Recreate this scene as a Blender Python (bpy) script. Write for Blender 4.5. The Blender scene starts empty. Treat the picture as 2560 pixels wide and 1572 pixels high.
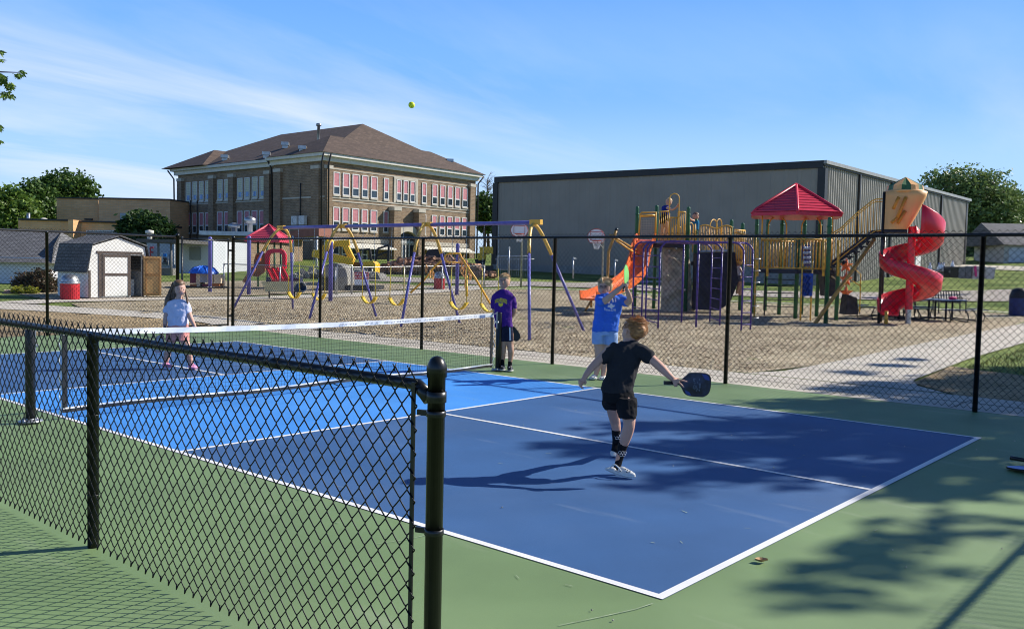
import bpy, bmesh, math, random
import numpy as np
from mathutils import Vector, Matrix, noise
PI = math.pi
# ---- survey of the place: camera pose and terrain, in metres (x across the court, y along it) ----
CAM = np.array([-3.762, -2.2435, 1.6277]); YAW, PITCH, ROLL, FPX = -.8559, .0542, .022, 2227.25
def _axes():
    cy, sy, cp, sp = math.cos(YAW), math.sin(YAW), math.cos(PITCH), math.sin(PITCH)
    f = np.array([-sy*cp, cy*cp, -sp]); r = np.array([cy, sy, 0.]); u = np.cross(r, f)
    cr, sr = math.cos(ROLL), math.sin(ROLL)
    return r*cr+u*sr, -r*sr+u*cr, f
RT, UP, FW = _axes()
def gz(x, y):
    dx, dy = x-CAM[0], y-CAM[1]
    D = .755*dx+.655*dy; L = .655*dx-.755*dy
    a = max(0., D-33.); a = a*a/(a+6.) if a > 0 else 0.
    a = min(a, 95.)
    b = max(0., L-20.); b = min(b*b/(b+8.), 60.)
    return .036*a+.055*b
def ray(px, py): return FW+RT*(px-1280)/FPX-UP*(py-786)/FPX
def G(px, py, h=0.):
    "point of the terrain (plus h) surveyed from the photo"
    d = ray(px, py); k = 1.; step = .25; lk = 0.
    while k < 400:
        p = CAM+d*k
        if p[2] <= gz(p[0], p[1])+h: break
        lk = k; k += step*(1+k*.02)
    for _ in range(30):
        m = (lk+k)/2; p = CAM+d*m
        if p[2] <= gz(p[0], p[1])+h: k = m
        else: lk = m
    return CAM+d*k
def W(px, py, D): return CAM+ray(px, py)*D
def DEP(p): return float(np.dot(np.asarray(p)-CAM, FW))
def PJ(p):
    q = np.asarray(p, float)-CAM; w = q@FW
    return 1280+FPX*(q@RT)/w, 786-FPX*(q@UP)/w
def HT(px, py, x, y):
    d = ray(px, py); k = math.hypot(x-CAM[0], y-CAM[1])/math.hypot(d[0], d[1]); return CAM[2]+k*d[2]
S = bpy.context.scene
# ---- camera ----
cam = bpy.data.cameras.new('camera'); co = bpy.data.objects.new('camera', cam); S.collection.objects.link(co)
cam.sensor_width = 36; cam.lens = 36*FPX/2560; cam.clip_start = .05; cam.clip_end = 3000
m = Matrix.Identity(4)
for i in range(3): m[i][0] = RT[i]; m[i][1] = UP[i]; m[i][2] = -FW[i]; m[i][3] = CAM[i]
co.matrix_world = m; S.camera = co
S.render.resolution_x = 1024; S.render.resolution_y = 628
# ---- light: morning sun from the right ----
SUN_EL = math.radians(33.6); SD = Vector((.869*math.cos(SUN_EL), -.495*math.cos(SUN_EL), math.sin(SUN_EL)))  # towards the sun
sl = bpy.data.lights.new('sun', 'SUN'); sl.energy = 4.8; sl.angle = math.radians(.53); sl.color = (1., .945, .86)
so = bpy.data.objects.new('sun', sl); S.collection.objects.link(so); so.rotation_euler = SD.to_track_quat('Z', 'Y').to_euler()
w = bpy.data.worlds.new('World'); S.world = w; w.use_nodes = True
nt = w.node_tree; N = nt.nodes; LK = nt.links.new
bg = N['Background']; bg.inputs[1].default_value = .12
sky = N.new('ShaderNodeTexSky'); sky.sky_type = 'NISHITA'; sky.sun_disc = False
sky.sun_elevation = SUN_EL; sky.sun_rotation = math.atan2(SD.x, SD.y); sky.air_density = 1.15; sky.dust_density = .25; sky.ozone_density = 2.6
# thin cirrus streaks, laid out by sky direction
tc = N.new('ShaderNodeTexCoord'); sp = N.new('ShaderNodeSeparateXYZ'); LK(tc.outputs['Generated'], sp.inputs[0])
zz = N.new('ShaderNodeMath'); zz.operation = 'ADD'; LK(sp.outputs[2], zz.inputs[0]); zz.inputs[1].default_value = .12
dv = N.new('ShaderNodeVectorMath'); dv.operation = 'DIVIDE'; cb = N.new('ShaderNodeCombineXYZ')
for i in range(3): LK(zz.outputs[0], cb.inputs[i])
LK(tc.outputs['Generated'], dv.inputs[0]); LK(cb.outputs[0], dv.inputs[1])
mp = N.new('ShaderNodeMapping'); LK(dv.outputs[0], mp.inputs[0]); mp.inputs['Rotation'].default_value = (0, 0, -.62); mp.inputs['Scale'].default_value = (.38, 1.0, 0); mp.inputs['Location'].default_value = (2.7, 2.6, 0)
n1 = N.new('ShaderNodeTexNoise'); n1.inputs['Scale'].default_value = 1.15; n1.inputs['Detail'].default_value = 9; n1.inputs['Roughness'].default_value = .58; n1.inputs['Distortion'].default_value = .45; LK(mp.outputs[0], n1.inputs[0])
r1 = N.new('ShaderNodeValToRGB'); r1.color_ramp.elements[0].position = .43; r1.color_ramp.elements[1].position = .74; LK(n1.outputs[0], r1.inputs[0])
# blue of the clear morning air, paler towards the horizon, unseen zenith darkened to cut ambient light, laid over the physical sky
sz = N.new('ShaderNodeValToRGB'); e = sz.color_ramp.elements; e[0].position = 0; e[0].color = (.50, .66, .88, 1); e[1].position = 1; e[1].color = (.010, .028, .09, 1)
for p_, c_ in ((.10, (.34, .56, .90)), (.20, (.175, .41, .90)), (.36, (.085, .285, .84)), (.52, (.03, .09, .27))): e.new(p_).color = c_+(1,)
sz.color_ramp.interpolation = 'EASE'; LK(sp.outputs[2], sz.inputs[0])
sv = N.new('ShaderNodeVectorMath'); sv.operation = 'SCALE'; sv.inputs['Scale'].default_value = 7.4; LK(sz.outputs[0], sv.inputs[0])
m0 = N.new('ShaderNodeMixRGB'); m0.inputs[0].default_value = .93; LK(sky.outputs[0], m0.inputs[1]); LK(sv.outputs[0], m0.inputs[2])
mx = N.new('ShaderNodeMixRGB'); mx.blend_type = 'MIX'; mx.inputs[2].default_value = (5.0, 5.5, 6.6, 1)
ml = N.new('ShaderNodeMath'); ml.operation = 'MULTIPLY'; ml.inputs[1].default_value = .85; 
# the cirrus bank lies low in the north-west, thinner elsewhere, none overhead
dt = N.new('ShaderNodeVectorMath'); dt.operation = 'DOT_PRODUCT'; LK(tc.outputs['Generated'], dt.inputs[0]); dt.inputs[1].default_value = (.30, .94, .16)
ma = N.new('ShaderNodeMapRange'); ma.interpolation_type = 'SMOOTHSTEP'; LK(dt.outputs['Value'], ma.inputs[0]); ma.inputs[1].default_value = .78; ma.inputs[2].default_value = .985; ma.inputs[3].default_value = .30; ma.inputs[4].default_value = 1.
mb_ = N.new('ShaderNodeMapRange'); LK(sp.outputs[2], mb_.inputs[0]); mb_.inputs[1].default_value = .16; mb_.inputs[2].default_value = .30; mb_.inputs[3].default_value = 1.; mb_.inputs[4].default_value = .12
mc = N.new('ShaderNodeMath'); mc.operation = 'MULTIPLY'; LK(ma.outputs[0], mc.inputs[0]); LK(mb_.outputs[0], mc.inputs[1])
md = N.new('ShaderNodeMath'); md.operation = 'MULTIPLY'; LK(mc.outputs[0], md.inputs[0]); LK(r1.outputs[0], md.inputs[1])
LK(md.outputs[0], ml.inputs[0]); LK(ml.outputs[0], mx.inputs[0])
LK(m0.outputs[0], mx.inputs[1]); LK(mx.outputs[0], bg.inputs[0])
S.view_settings.view_transform = 'Standard'; S.view_settings.look = 'None'; S.view_settings.exposure = .5; S.view_settings.gamma = 1
S.render.engine = 'CYCLES'; S.cycles.filter_width = 1.05; S.cycles.pixel_filter_type = 'BLACKMAN_HARRIS'

# ---- materials ----
MATS = {}
def mat(name, col, rough=.6, metal=0., vary=.12, vscale=3., bump=0., bscale=60., spec=.4, col2=None, stretch=(1, 1, 1), detail=4, sub=0.):
    if name in MATS: return MATS[name]
    m = bpy.data.materials.new(name); m.use_nodes = True; t = m.node_tree; n = t.nodes; l = t.links.new; b = n['Principled BSDF']
    b.inputs['Roughness'].default_value = rough; b.inputs['Metallic'].default_value = metal; b.inputs['Specular IOR Level'].default_value = spec
    tc = n.new('ShaderNodeTexCoord'); mp = n.new('ShaderNodeMapping'); l(tc.outputs['Object'], mp.inputs[0]); mp.inputs['Scale'].default_value = stretch
    tx = n.new('ShaderNodeTexNoise'); tx.inputs['Scale'].default_value = vscale; tx.inputs['Detail'].default_value = detail; l(mp.outputs[0], tx.inputs[0])
    rp = n.new('ShaderNodeValToRGB'); l(tx.outputs[0], rp.inputs[0])
    c1 = tuple(c*(1-vary) for c in col); c2 = tuple(min(1, c*(1+vary)) for c in (col2 or col))
    rp.color_ramp.elements[0].position = .36; rp.color_ramp.elements[1].position = .64
    rp.color_ramp.elements[0].color = c1+(1,); rp.color_ramp.elements[1].color = c2+(1,)
    l(rp.outputs[0], b.inputs['Base Color'])
    if bump:
        t2 = n.new('ShaderNodeTexNoise'); t2.inputs['Scale'].default_value = bscale; t2.inputs['Detail'].default_value = 3; l(mp.outputs[0], t2.inputs[0])
        bp = n.new('ShaderNodeBump'); bp.inputs['Strength'].default_value = bump; bp.inputs['Distance'].default_value = .02; l(t2.outputs[0], bp.inputs['Height']); l(bp.outputs[0], b.inputs['Normal'])
    if sub: b.inputs['Subsurface Weight'].default_value = sub; b.inputs['Subsurface Radius'].default_value = (.02, .008, .004)
    MATS[name] = m; return m
def nodes_of(m): return m.node_tree.nodes, m.node_tree.links.new, m.node_tree.nodes['Principled BSDF']
def brickmat(name, c1, c2, mortar, bw=.22, bh=.075, ms=.012, rough=.85, axis='xz', vary=.2, off=.5):
    m = bpy.data.materials.new(name); m.use_nodes = True; n, l, b = nodes_of(m); b.inputs['Roughness'].default_value = rough
    tc = n.new('ShaderNodeTexCoord'); mp = n.new('ShaderNodeMapping'); l(tc.outputs['UV'], mp.inputs[0])
    bt = n.new('ShaderNodeTexBrick'); bt.inputs['Scale'].default_value = 1; bt.inputs['Brick Width'].default_value = bw; bt.inputs['Row Height'].default_value = bh; bt.inputs['Mortar Size'].default_value = ms; bt.offset = off
    bt.inputs['Color1'].default_value = c1+(1,); bt.inputs['Color2'].default_value = c2+(1,); bt.inputs['Mortar'].default_value = mortar+(1,); bt.inputs['Bias'].default_value = -.2
    l(mp.outputs[0], bt.inputs[0])
    tx = n.new('ShaderNodeTexNoise'); tx.inputs['Scale'].default_value = .9; tx.inputs['Detail'].default_value = 6; l(mp.outputs[0], tx.inputs[0])
    mr = n.new('ShaderNodeMapRange'); mr.inputs[1].default_value = .3; mr.inputs[2].default_value = .7; mr.inputs[3].default_value = 1-vary; mr.inputs[4].default_value = 1+vary; l(tx.outputs[0], mr.inputs[0])
    mm = n.new('ShaderNodeVectorMath'); mm.operation = 'SCALE'; l(bt.outputs[0], mm.inputs[0]); l(mr.outputs[0], mm.inputs['Scale']); l(mm.outputs[0], b.inputs['Base Color'])
    MATS[name] = m; return m

# ---- mesh building ----
class MB:
    def __init__(s): s.v = []; s.f = []; s.sm = []; s.uv = {}
    def add(s, vs, fs, smooth=False):
        o = len(s.v); s.v += [tuple(v) for v in vs]; s.f += [tuple(i+o for i in f) for f in fs]; s.sm += [smooth]*len(fs)
    def box(s, c, d, rz=0., rx=0., ry=0., R=None):
        R = R or (Matrix.Rotation(rz, 3, 'Z')@Matrix.Rotation(ry, 3, 'Y')@Matrix.Rotation(rx, 3, 'X'))
        vs = [Vector(c)+R@Vector((d[0]*i/2, d[1]*j/2, d[2]*k/2)) for i in (-1, 1) for j in (-1, 1) for k in (-1, 1)]
        s.add(vs, [(0, 1, 3, 2), (4, 6, 7, 5), (0, 4, 5, 1), (2, 3, 7, 6), (0, 2, 6, 4), (1, 5, 7, 3)]); return s
    def bar(s, a, b, wd, ht, up=(0, 0, 1)):   # beam of rectangular section from a to b
        a, b = Vector(a), Vector(b); d = (b-a); L = d.length; d.normalize(); sd = d.cross(Vector(up)); 
        if sd.length < 1e-4: sd = d.cross(Vector((1, 0, 0)))
        sd.normalize(); u = sd.cross(d); R = Matrix((d, sd, u)).transposed(); s.box((a+b)/2, (L, wd, ht), R=R); return s
    def tube(s, pts, r, n=8, cap=True, closed=False):
        pts = [Vector(p) for p in pts]; K = len(pts); rr = r if isinstance(r, (list, tuple)) else [r]*K
        vs = []; prev = None
        for i, p in enumerate(pts):
            if closed: d = pts[(i+1) % K]-pts[i-1]
            else: d = pts[min(i+1, K-1)]-pts[max(i-1, 0)]
            if d.length < 1e-9: d = Vector((0, 0, 1))
            d.normalize()
            if prev is None:
                a = Vector((0, 0, 1)) if abs(d.z) < .9 else Vector((1, 0, 0)); u = a.cross(d).normalized()
            else:
                u = prev-d*prev.dot(d)
                if u.length < 1e-6: u = Vector((1, 0, 0)).cross(d)
                u.normalize()
            prev = u; v = d.cross(u)
            vs += [p+(u*math.cos(2*PI*k/n)+v*math.sin(2*PI*k/n))*rr[i] for k in range(n)]
        fs = [(i*n+k, i*n+(k+1) % n, (i+1)*n+(k+1) % n, (i+1)*n+k) for i in range(K-1) for k in range(n)]
        if closed: fs += [((K-1)*n+k, (K-1)*n+(k+1) % n, (k+1) % n, k) for k in range(n)]
        s.add(vs, fs, n > 4)
        if cap and not closed: o = len(s.v)-len(vs); s.f += [tuple(o+k for k in range(n))[::-1], tuple(o+(K-1)*n+k for k in range(n))]; s.sm += [False, False]
        return s
    def lathe(s, c, prof, n=20, smooth=True, R=None):   # prof: (radius, height)
        vs = []; c = Vector(c)
        for r, h in prof:
            for k in range(n):
                p = Vector((r*math.cos(2*PI*k/n), r*math.sin(2*PI*k/n), h)); vs.append(c+(R@p if R else p))
        K = len(prof); fs = [(i*n+k, i*n+(k+1) % n, (i+1)*n+(k+1) % n, (i+1)*n+k) for i in range(K-1) for k in range(n)]
        s.add(vs, fs, smooth); return s
    def ball(s, c, r, n=12, m=8, R=None):
        r = (r, r, r) if not isinstance(r, (tuple, list)) else r; c = Vector(c); vs = []
        for i in range(m+1):
            a = PI*i/m
            for k in range(n):
                p = Vector((r[0]*math.sin(a)*math.cos(2*PI*k/n), r[1]*math.sin(a)*math.sin(2*PI*k/n), r[2]*math.cos(a))); vs.append(c+(R@p if R else p))
        s.add(vs, [(i*n+k, (i+1)*n+k, (i+1)*n+(k+1) % n, i*n+(k+1) % n) for i in range(m) for k in range(n)], True); return s
    def prism(s, poly, off):   # planar polygon extruded by the vector off
        off = Vector(off); n = len(poly); P = [Vector(p) for p in poly]
        s.add(P+[p+off for p in P], [tuple(range(n))[::-1], tuple(range(n, 2*n))]+[(i, (i+1) % n, n+(i+1) % n, n+i) for i in range(n)]); return s
    def quad(s, *p): s.add(p, [tuple(range(len(p)))]); return s
    def build(s, name, m, parent=None, uv=False, label=None, mods=None):
        me = bpy.data.meshes.new(name); off = Vector((0, 0, 0)); q = parent
        while q is not None: off += q.location; q = q.parent
        me.from_pydata([tuple(Vector(v)-off) for v in s.v], [], s.f); me.update()
        me.polygons.foreach_set('use_smooth', s.sm[:len(me.polygons)])
        if uv:
            ul = me.uv_layers.new(); vv = me.vertices
            for p in me.polygons:
                nr = p.normal
                if abs(nr.z) > .92: ax, ay = Vector((1, 0, 0)), Vector((0, 1, 0))
                else: ax = Vector((-nr.y, nr.x, 0)).normalized(); ay = nr.cross(ax)
                for li in p.loop_indices:
                    c = vv[me.loops[li].vertex_index].co; ul.data[li].uv = (c.dot(ax), c.dot(ay))
        if isinstance(m, (list, tuple)):
            for x in m: me.materials.append(x)
        else: me.materials.append(m)
        o = bpy.data.objects.new(name, me); S.collection.objects.link(o)
        if parent is not None: o.parent = parent
        if label: o['label'] = label
        return o
def tag(o, label=None, cat=None, group=None, kind=None):
    if label: o['label'] = label
    if cat: o['category'] = cat
    if group: o['group'] = group
    if kind: o['kind'] = kind
    return o
def thing(name, loc, label, cat, group=None):
    o = bpy.data.objects.new(name, None); o.empty_display_size = .1; o.location = Vector([float(c) for c in loc]); S.collection.objects.link(o); return tag(o, label, cat, group)
def dup(root, loc, rz=0., label=None, sc=1.):
    def cp(o, par):
        c = o.copy(); S.collection.objects.link(c); c.parent = par
        for ch in list(o.children):
            cp(ch, c)
        return c
    r = cp(root, None); r.location = Vector([float(c) for c in loc]); r.rotation_euler = (0, 0, rz); r.scale = (sc, sc, sc)
    if label: r['label'] = label
    return r
SRC = set()
def protect(root):
    SRC.add(root.name)
    for c in root.children: protect(c)
def rnd(a, b): return random.uniform(a, b)
# ================= SETTING =================
def struct(o): o['kind'] = 'structure'; return o
def grid_ground():
    ax = [-260, -160, -100, -60, -40]+list(range(-30, 110, 2))+[115, 130, 150, 180, 220, 300, 420]
    ay = [-200, -120, -80, -50, -30]+list(range(-24, 120, 2))+[125, 140, 170, 220, 300, 420]
    mb = MB(); ny = len(ay)
    for x in ax:
        for y in ay: mb.v.append((x, y, gz(x, y)-.02))
    for i in range(len(ax)-1):
        for j in range(ny-1): mb.f.append((i*ny+j, (i+1)*ny+j, (i+1)*ny+j+1, i*ny+j+1)); mb.sm.append(True)
    return mb
grass = mat('grass_lawn', (.105, .165, .035), .95, vary=.25, vscale=.35, col2=(.17, .21, .06), bump=.9, bscale=22, spec=.1, detail=8)
struct(grid_ground().build('ground', grass))
def sheet(name, A, B, z, m, step=1.2, relief=0.):   # strip between two edge polylines, draped on the terrain
    def res(P, K):
        P = [Vector((p[0], p[1])) for p in P]; L = [0]
        for a, b in zip(P, P[1:]): L.append(L[-1]+(b-a).length)
        o = []
        for k in range(K+1):
            t = L[-1]*k/K; i = max(j for j in range(len(L)-1) if L[j] <= t+1e-6) if t > 0 else 0
            u = (t-L[i])/max(1e-6, L[i+1]-L[i]); o.append(P[i].lerp(P[i+1], min(1, u)))
        return o
    LA = sum((Vector(a[:2])-Vector(b[:2])).length for a, b in zip(A, A[1:])); K = max(2, int(LA/step)); a, b = res(A, K), res(B, K)
    wd = max((p-q).length for p, q in zip(a, b)); M_ = max(1, int(wd/step)); mb = MB()
    for p, q in zip(a, b):
        for j in range(M_+1):
            r = p.lerp(q, j/M_); h = relief*noise.noise(Vector((r.x*1.3, r.y*1.3, 0))) if relief and 0 < j < M_ else 0
            mb.v.append((r.x, r.y, gz(r.x, r.y)+z+h))
    for i in range(K):
        for j in range(M_): mb.f.append((i*(M_+1)+j, i*(M_+1)+j+1, (i+1)*(M_+1)+j+1, (i+1)*(M_+1)+j)); mb.sm.append(True)
    o = mb.build(name, m)
    if o.data.polygons[0].normal.z < 0: o.data.flip_normals()
    return struct(o)
def flat(name, rects, z, m):
    mb = MB()
    for x0, y0, x1, y1 in rects: mb.quad((x0, y0, z), (x1, y0, z), (x1, y1, z), (x0, y1, z))
    return struct(mb.build(name, m))
def paint(name, col, scuff, rough=.62):   # acrylic court paint with fine grit, scuffs and faint dust
    m = bpy.data.materials.new(name); m.use_nodes = True; n, l, b = nodes_of(m); b.inputs['Specular IOR Level'].default_value = .35
    tc = n.new('ShaderNodeTexCoord')
    def nz(sc, det, st=(1, 1, 1), rot=0):
        mp = n.new('ShaderNodeMapping'); l(tc.outputs['Object'], mp.inputs[0]); mp.inputs['Scale'].default_value = st; mp.inputs['Rotation'].default_value = (0, 0, rot)
        x = n.new('ShaderNodeTexNoise'); x.inputs['Scale'].default_value = sc; x.inputs['Detail'].default_value = det; l(mp.outputs[0], x.inputs[0]); return x
    a = nz(.9, 6); r = n.new('ShaderNodeMapRange'); r.inputs[1].default_value = .3; r.inputs[2].default_value = .7; r.inputs[3].default_value = .85; r.inputs[4].default_value = 1.15; l(a.outputs[0], r.inputs[0])
    g_ = nz(420, 2); r2 = n.new('ShaderNodeMapRange'); r2.inputs[1].default_value = .25; r2.inputs[2].default_value = .75; r2.inputs[3].default_value = .86; r2.inputs[4].default_value = 1.14; l(g_.outputs[0], r2.inputs[0])
    mu = n.new('ShaderNodeMath'); mu.operation = 'MULTIPLY'; l(r.outputs[0], mu.inputs[0]); l(r2.outputs[0], mu.inputs[1])
    sc = n.new('ShaderNodeVectorMath'); sc.operation = 'SCALE'; sc.inputs[0].default_value = col; l(mu.outputs[0], sc.inputs['Scale'])
    s1 = nz(3.2, 8, (1, .22, 1), .9); c1 = n.new('ShaderNodeValToRGB'); c1.color_ramp.elements[0].position = .62; c1.color_ramp.elements[1].position = .76; c1.color_ramp.elements[1].color = (.7, .7, .7, 1); l(s1.outputs[0], c1.inputs[0])
    s2 = nz(.55, 7); c2 = n.new('ShaderNodeValToRGB'); c2.color_ramp.elements[0].position = .45; c2.color_ramp.elements[1].position = .8; c2.color_ramp.elements[1].color = (.3, .3, .3, 1); l(s2.outputs[0], c2.inputs[0])
    ad = n.new('ShaderNodeMath'); ad.operation = 'ADD'; ad.use_clamp = True; l(c1.outputs[0], ad.inputs[0]); l(c2.outputs[0], ad.inputs[1])
    mx = n.new('ShaderNodeMixRGB'); l(ad.outputs[0], mx.inputs[0]); l(sc.outputs[0], mx.inputs[1]); mx.inputs[2].default_value = scuff+(1,); l(mx.outputs[0], b.inputs['Base Color'])
    b.inputs['Roughness'].default_value = rough
    bp = n.new('ShaderNodeBump'); bp.inputs['Strength'].default_value = .35; bp.inputs['Distance'].default_value = .003; l(g_.outputs[0], bp.inputs['Height']); l(bp.outputs[0], b.inputs['Normal'])
    MATS[name] = m; return m
flat('court_apron', [(-14, -2.75, 7.97, 16.85)], .002, paint('court_green', (.165, .25, .103), (.28, .345, .20)))
CW, CL, K1, K2 = 6.096, 13.585, 4.705, 9.04
flat('court_surface', [(0, 0, CW, CL)], .0035, paint('court_dark_blue', (.039, .110, .262), (.14, .21, .34)))
flat('court_kitchen', [(0, K1, CW, K2)], .005, paint('court_light_blue', (.055, .265, .70), (.12, .33, .66)))
lw = .051; cx = CW/2+.005
flat('court_lines', [(0, 0, CW, lw), (0, CL-lw, CW, CL), (0, lw, lw, CL-lw), (CW-lw, lw, CW, CL-lw), (lw, K1, CW-lw, K1+lw), (lw, K2-lw, CW-lw, K2), (cx-lw/2, lw, cx+lw/2, K1), (cx-lw/2, K2, cx+lw/2, CL-lw)], .0065,
     paint('court_white', (.80, .80, .79), (.62, .62, .6)))
conc = mat('concrete', (.52, .475, .395), .9, vary=.10, vscale=1.2, bump=.3, bscale=90, detail=9)
def slabs(name, A, B, z, every=1.6):
    sheet(name, A, B, z, conc, .8)
slabs('concrete_strip', [(7.98, -6), (7.98, 17.2)], [(9.38, -6), (9.38, 17.2)], .004)
slabs('footpath', [(9.38, 17.2), (9.9, 20.2), (9.4, 23), (8.6, 27), (7.7, 30.7), (6.4, 36)], [(7.98, 17.2), (8.3, 19), (8.1, 20.9), (7.3, 24), (6.3, 26.8), (4.6, 30)], .012)
slabs('footpath', [(7.6, 31.2), (10.1, 32.8), (14.2, 32.2), (17.7, 30.9), (26.2, 31.2), (32.8, 31.9)], [(8.3, 29.4), (9.4, 30.4), (13.4, 30.7), (16.7, 29.3), (23.9, 28.7), (30.6, 29.8)], .016)
slabs('footpath', [(9.38, 4.2), (10.2, 3.9), (12.5, 3.95), (18.9, 4.25), (31.4, 4.7), (39, 5.6), (60, 6)], [(9.38, 1.2), (10.2, 2.0), (15.3, 2.4), (21, 2.6), (32, 3.0), (40, 3.7), (60, 4)], .012)
kerbA = [(30.6, 29.9), (33.2, 29.2), (36.0, 26), (34.6, 18), (36.2, 12.9), (39.3, 7.9), (38.6, 5.7)]
sheet('kerb_strip', kerbA, [(p[0]-.55, p[1]-.25) for p in kerbA], .05, conc, .8)
slabs('footpath', [(28, 33.4), (36.5, 31.9), (48, 30.6), (62, 26)], [(27.4, 32.2), (36, 30.6), (47.4, 29.0), (60, 24.6)], .02)
# wood-chip mulch
def mulchmat(name, ca, cb, cc, sc=19):
    m = bpy.data.materials.new(name); m.use_nodes = True; n, l, b = nodes_of(m); b.inputs['Roughness'].default_value = .95; b.inputs['Specular IOR Level'].default_value = .1
    tc = n.new('ShaderNodeTexCoord'); mp = n.new('ShaderNodeMapping'); l(tc.outputs['Object'], mp.inputs[0]); mp.inputs['Scale'].default_value = (1, 1.0, 1)
    v = n.new('ShaderNodeTexVoronoi'); v.inputs['Scale'].default_value = sc; l(mp.outputs[0], v.inputs[0])
    r = n.new('ShaderNodeValToRGB'); e = r.color_ramp.elements; e[0].color = ca+(1,); e[1].color = cc+(1,); e[0].position = 0; x = e.new(.5); x.color = cb+(1,); l(v.outputs['Color'], r.inputs[0])
    t = n.new('ShaderNodeTexNoise'); t.inputs['Scale'].default_value = .7; t.inputs['Detail'].default_value = 8; l(mp.outputs[0], t.inputs[0])
    mr = n.new('ShaderNodeMapRange'); mr.inputs[1].default_value = .3; mr.inputs[2].default_value = .7; mr.inputs[3].default_value = .72; mr.inputs[4].default_value = 1.22; l(t.outputs[0], mr.inputs[0])
    s = n.new('ShaderNodeVectorMath'); s.operation = 'SCALE'; l(r.outputs[0], s.inputs[0]); l(mr.outputs[0], s.inputs['Scale']); l(s.outputs[0], b.inputs['Base Color'])
    bp = n.new('ShaderNodeBump'); bp.inputs['Strength'].default_value = 1.; bp.inputs['Distance'].default_value = .05; l(v.outputs['Distance'], bp.inputs['Height']); l(bp.outputs[0], b.inputs['Normal'])
    MATS[name] = m; return m
mulch = mulchmat('mulch', (.19, .145, .09), (.45, .37, .245), (.72, .64, .46))
drydirt = mulchmat('dry_mulch', (.24, .17, .09), (.40, .30, .17), (.52, .41, .25), 17)
sheet('mulch_bed', [(9.38, 17.2), (10, 20.2), (9.5, 23), (8.7, 27), (9.6, 29.8), (13.4, 30.6), (16.7, 29.2), (23.9, 28.6), (30.4, 29.7), (32.7, 28.9), (35.5, 25.9), (34.1, 18), (35.7, 12.9), (38.7, 7.8), (38, 5.5)],
      [(9.38, 14), (9.38, 13), (9.38, 11.5), (9.38, 10), (9.38, 9), (9.38, 8), (9.38, 7), (9.38, 6), (9.38, 5), (9.38, 4.2), (11.5, 3.95), (16, 4.1), (22, 4.35), (30, 4.65), (38, 5.5)], .006, mulch, .7, .05)
sheet('mulch_bed', [(10.0, 33.2), (14, 32.7), (18, 31.6), (26, 31.7), (31, 32.6)], [(11, 40), (15, 42), (19, 43), (25, 42), (30, 36)], .01, mulch, 1, .05)
sheet('dry_bed', [(-14, 16.9), (7.95, 16.9), (7.98, 17.3), (8.2, 19), (8.0, 20.9)], [(-14, 30), (0, 29.5), (4.6, 30), (6.2, 26.8), (7.3, 24)], .002, drydirt, 1, .04)
sheet('dry_bed', [(9.4, 1.1), (10.3, 1.95), (13.5, 2.25)], [(9.4, -3), (10.8, -1.2), (12.6, .6)], .004, drydirt, .6, .03)
gravel = mat('gravel', (.36, .32, .27), .95, vary=.2, vscale=2.5, bump=.6, bscale=40, detail=9)
sheet('gravel_road', [(30, 40), (33, 35), (37.6, 27), (38.9, 18.5), (47, 7.7), (56, -3), (66, -12)], [(35, 42), (37.2, 36.1), (42.6, 29.5), (43.8, 21.2), (56.9, 9.7), (68, -2), (78, -12)], .03, gravel, 1.5)
q1, q2, q3, q4 = [G(*p) for p in ((2340, 668), (2600, 680), (2340, 660), (2600, 668))]
sheet('driveway', [q1, q2], [q3, q4], .04, conc, 2)
# loose chips lying on top of the bed
random.seed(5); mb = MB()
for i in range(15000):
    y = rnd(4.3, 27); x = 9.5+abs(random.gauss(0, 7.5))
    if y < 5.2 and x > 11: continue
    if x > 33 or (x > 8.5 and y > 17 and x < 10.2): continue
    L, wd = rnd(.03, .10), rnd(.010, .028); a = rnd(0, PI); ti = rnd(-.5, .5)
    R = Matrix.Rotation(a, 3, 'Z')@Matrix.Rotation(ti, 3, 'Y')@Matrix.Rotation(rnd(-.6, .6), 3, 'X')
    c = Vector((x, y, gz(x, y)+rnd(.012, .05)))
    mb.add([c+R@Vector((sx*L/2, sy*wd/2, 0)) for sx, sy in ((-1, -1), (1, -1), (1, 1), (-1, 1))], [(0, 1, 2, 3)])
m1 = [mat('chip_a', (.50, .41, .29), .9, vscale=9, vary=.3), mat('chip_b', (.20, .14, .09), .9, vscale=9, vary=.3)]
o = mb.build('wood_chips', m1); tag(o, 'loose tan wood chips scattered over the playground mulch', 'wood chips', kind='stuff')
for i, p in enumerate(o.data.polygons): p.material_index = 0 if i % 5 < 3 else 1
# grass blades beside the path on the right
mb = MB()
for i in range(26000):
    x, y = rnd(10.5, 30), rnd(-4, 2.9)
    if y > 1.9+.04*(x-10) or (x < 13.2 and y < 2.3 and x-10.8 < (y+1.2)*1.1+.6 and random.random() < .93): continue
    h = rnd(.03, .09); a = rnd(0, PI); d = Vector((math.cos(a), math.sin(a), 0))*rnd(.005, .012); b0 = Vector((x, y, gz(x, y)-.02)); tp = b0+Vector((rnd(-.04, .04), rnd(-.04, .04), h))
    mb.add([b0-d, b0+d, tp], [(0, 1, 2)])
tag(mb.build('grass_blades', mat('grass_blade', (.16, .2, .045), .8, vary=.35, vscale=1.5, col2=(.3, .27, .09))), 'short green and yellow grass beside the concrete path', 'grass', kind='stuff')

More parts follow.
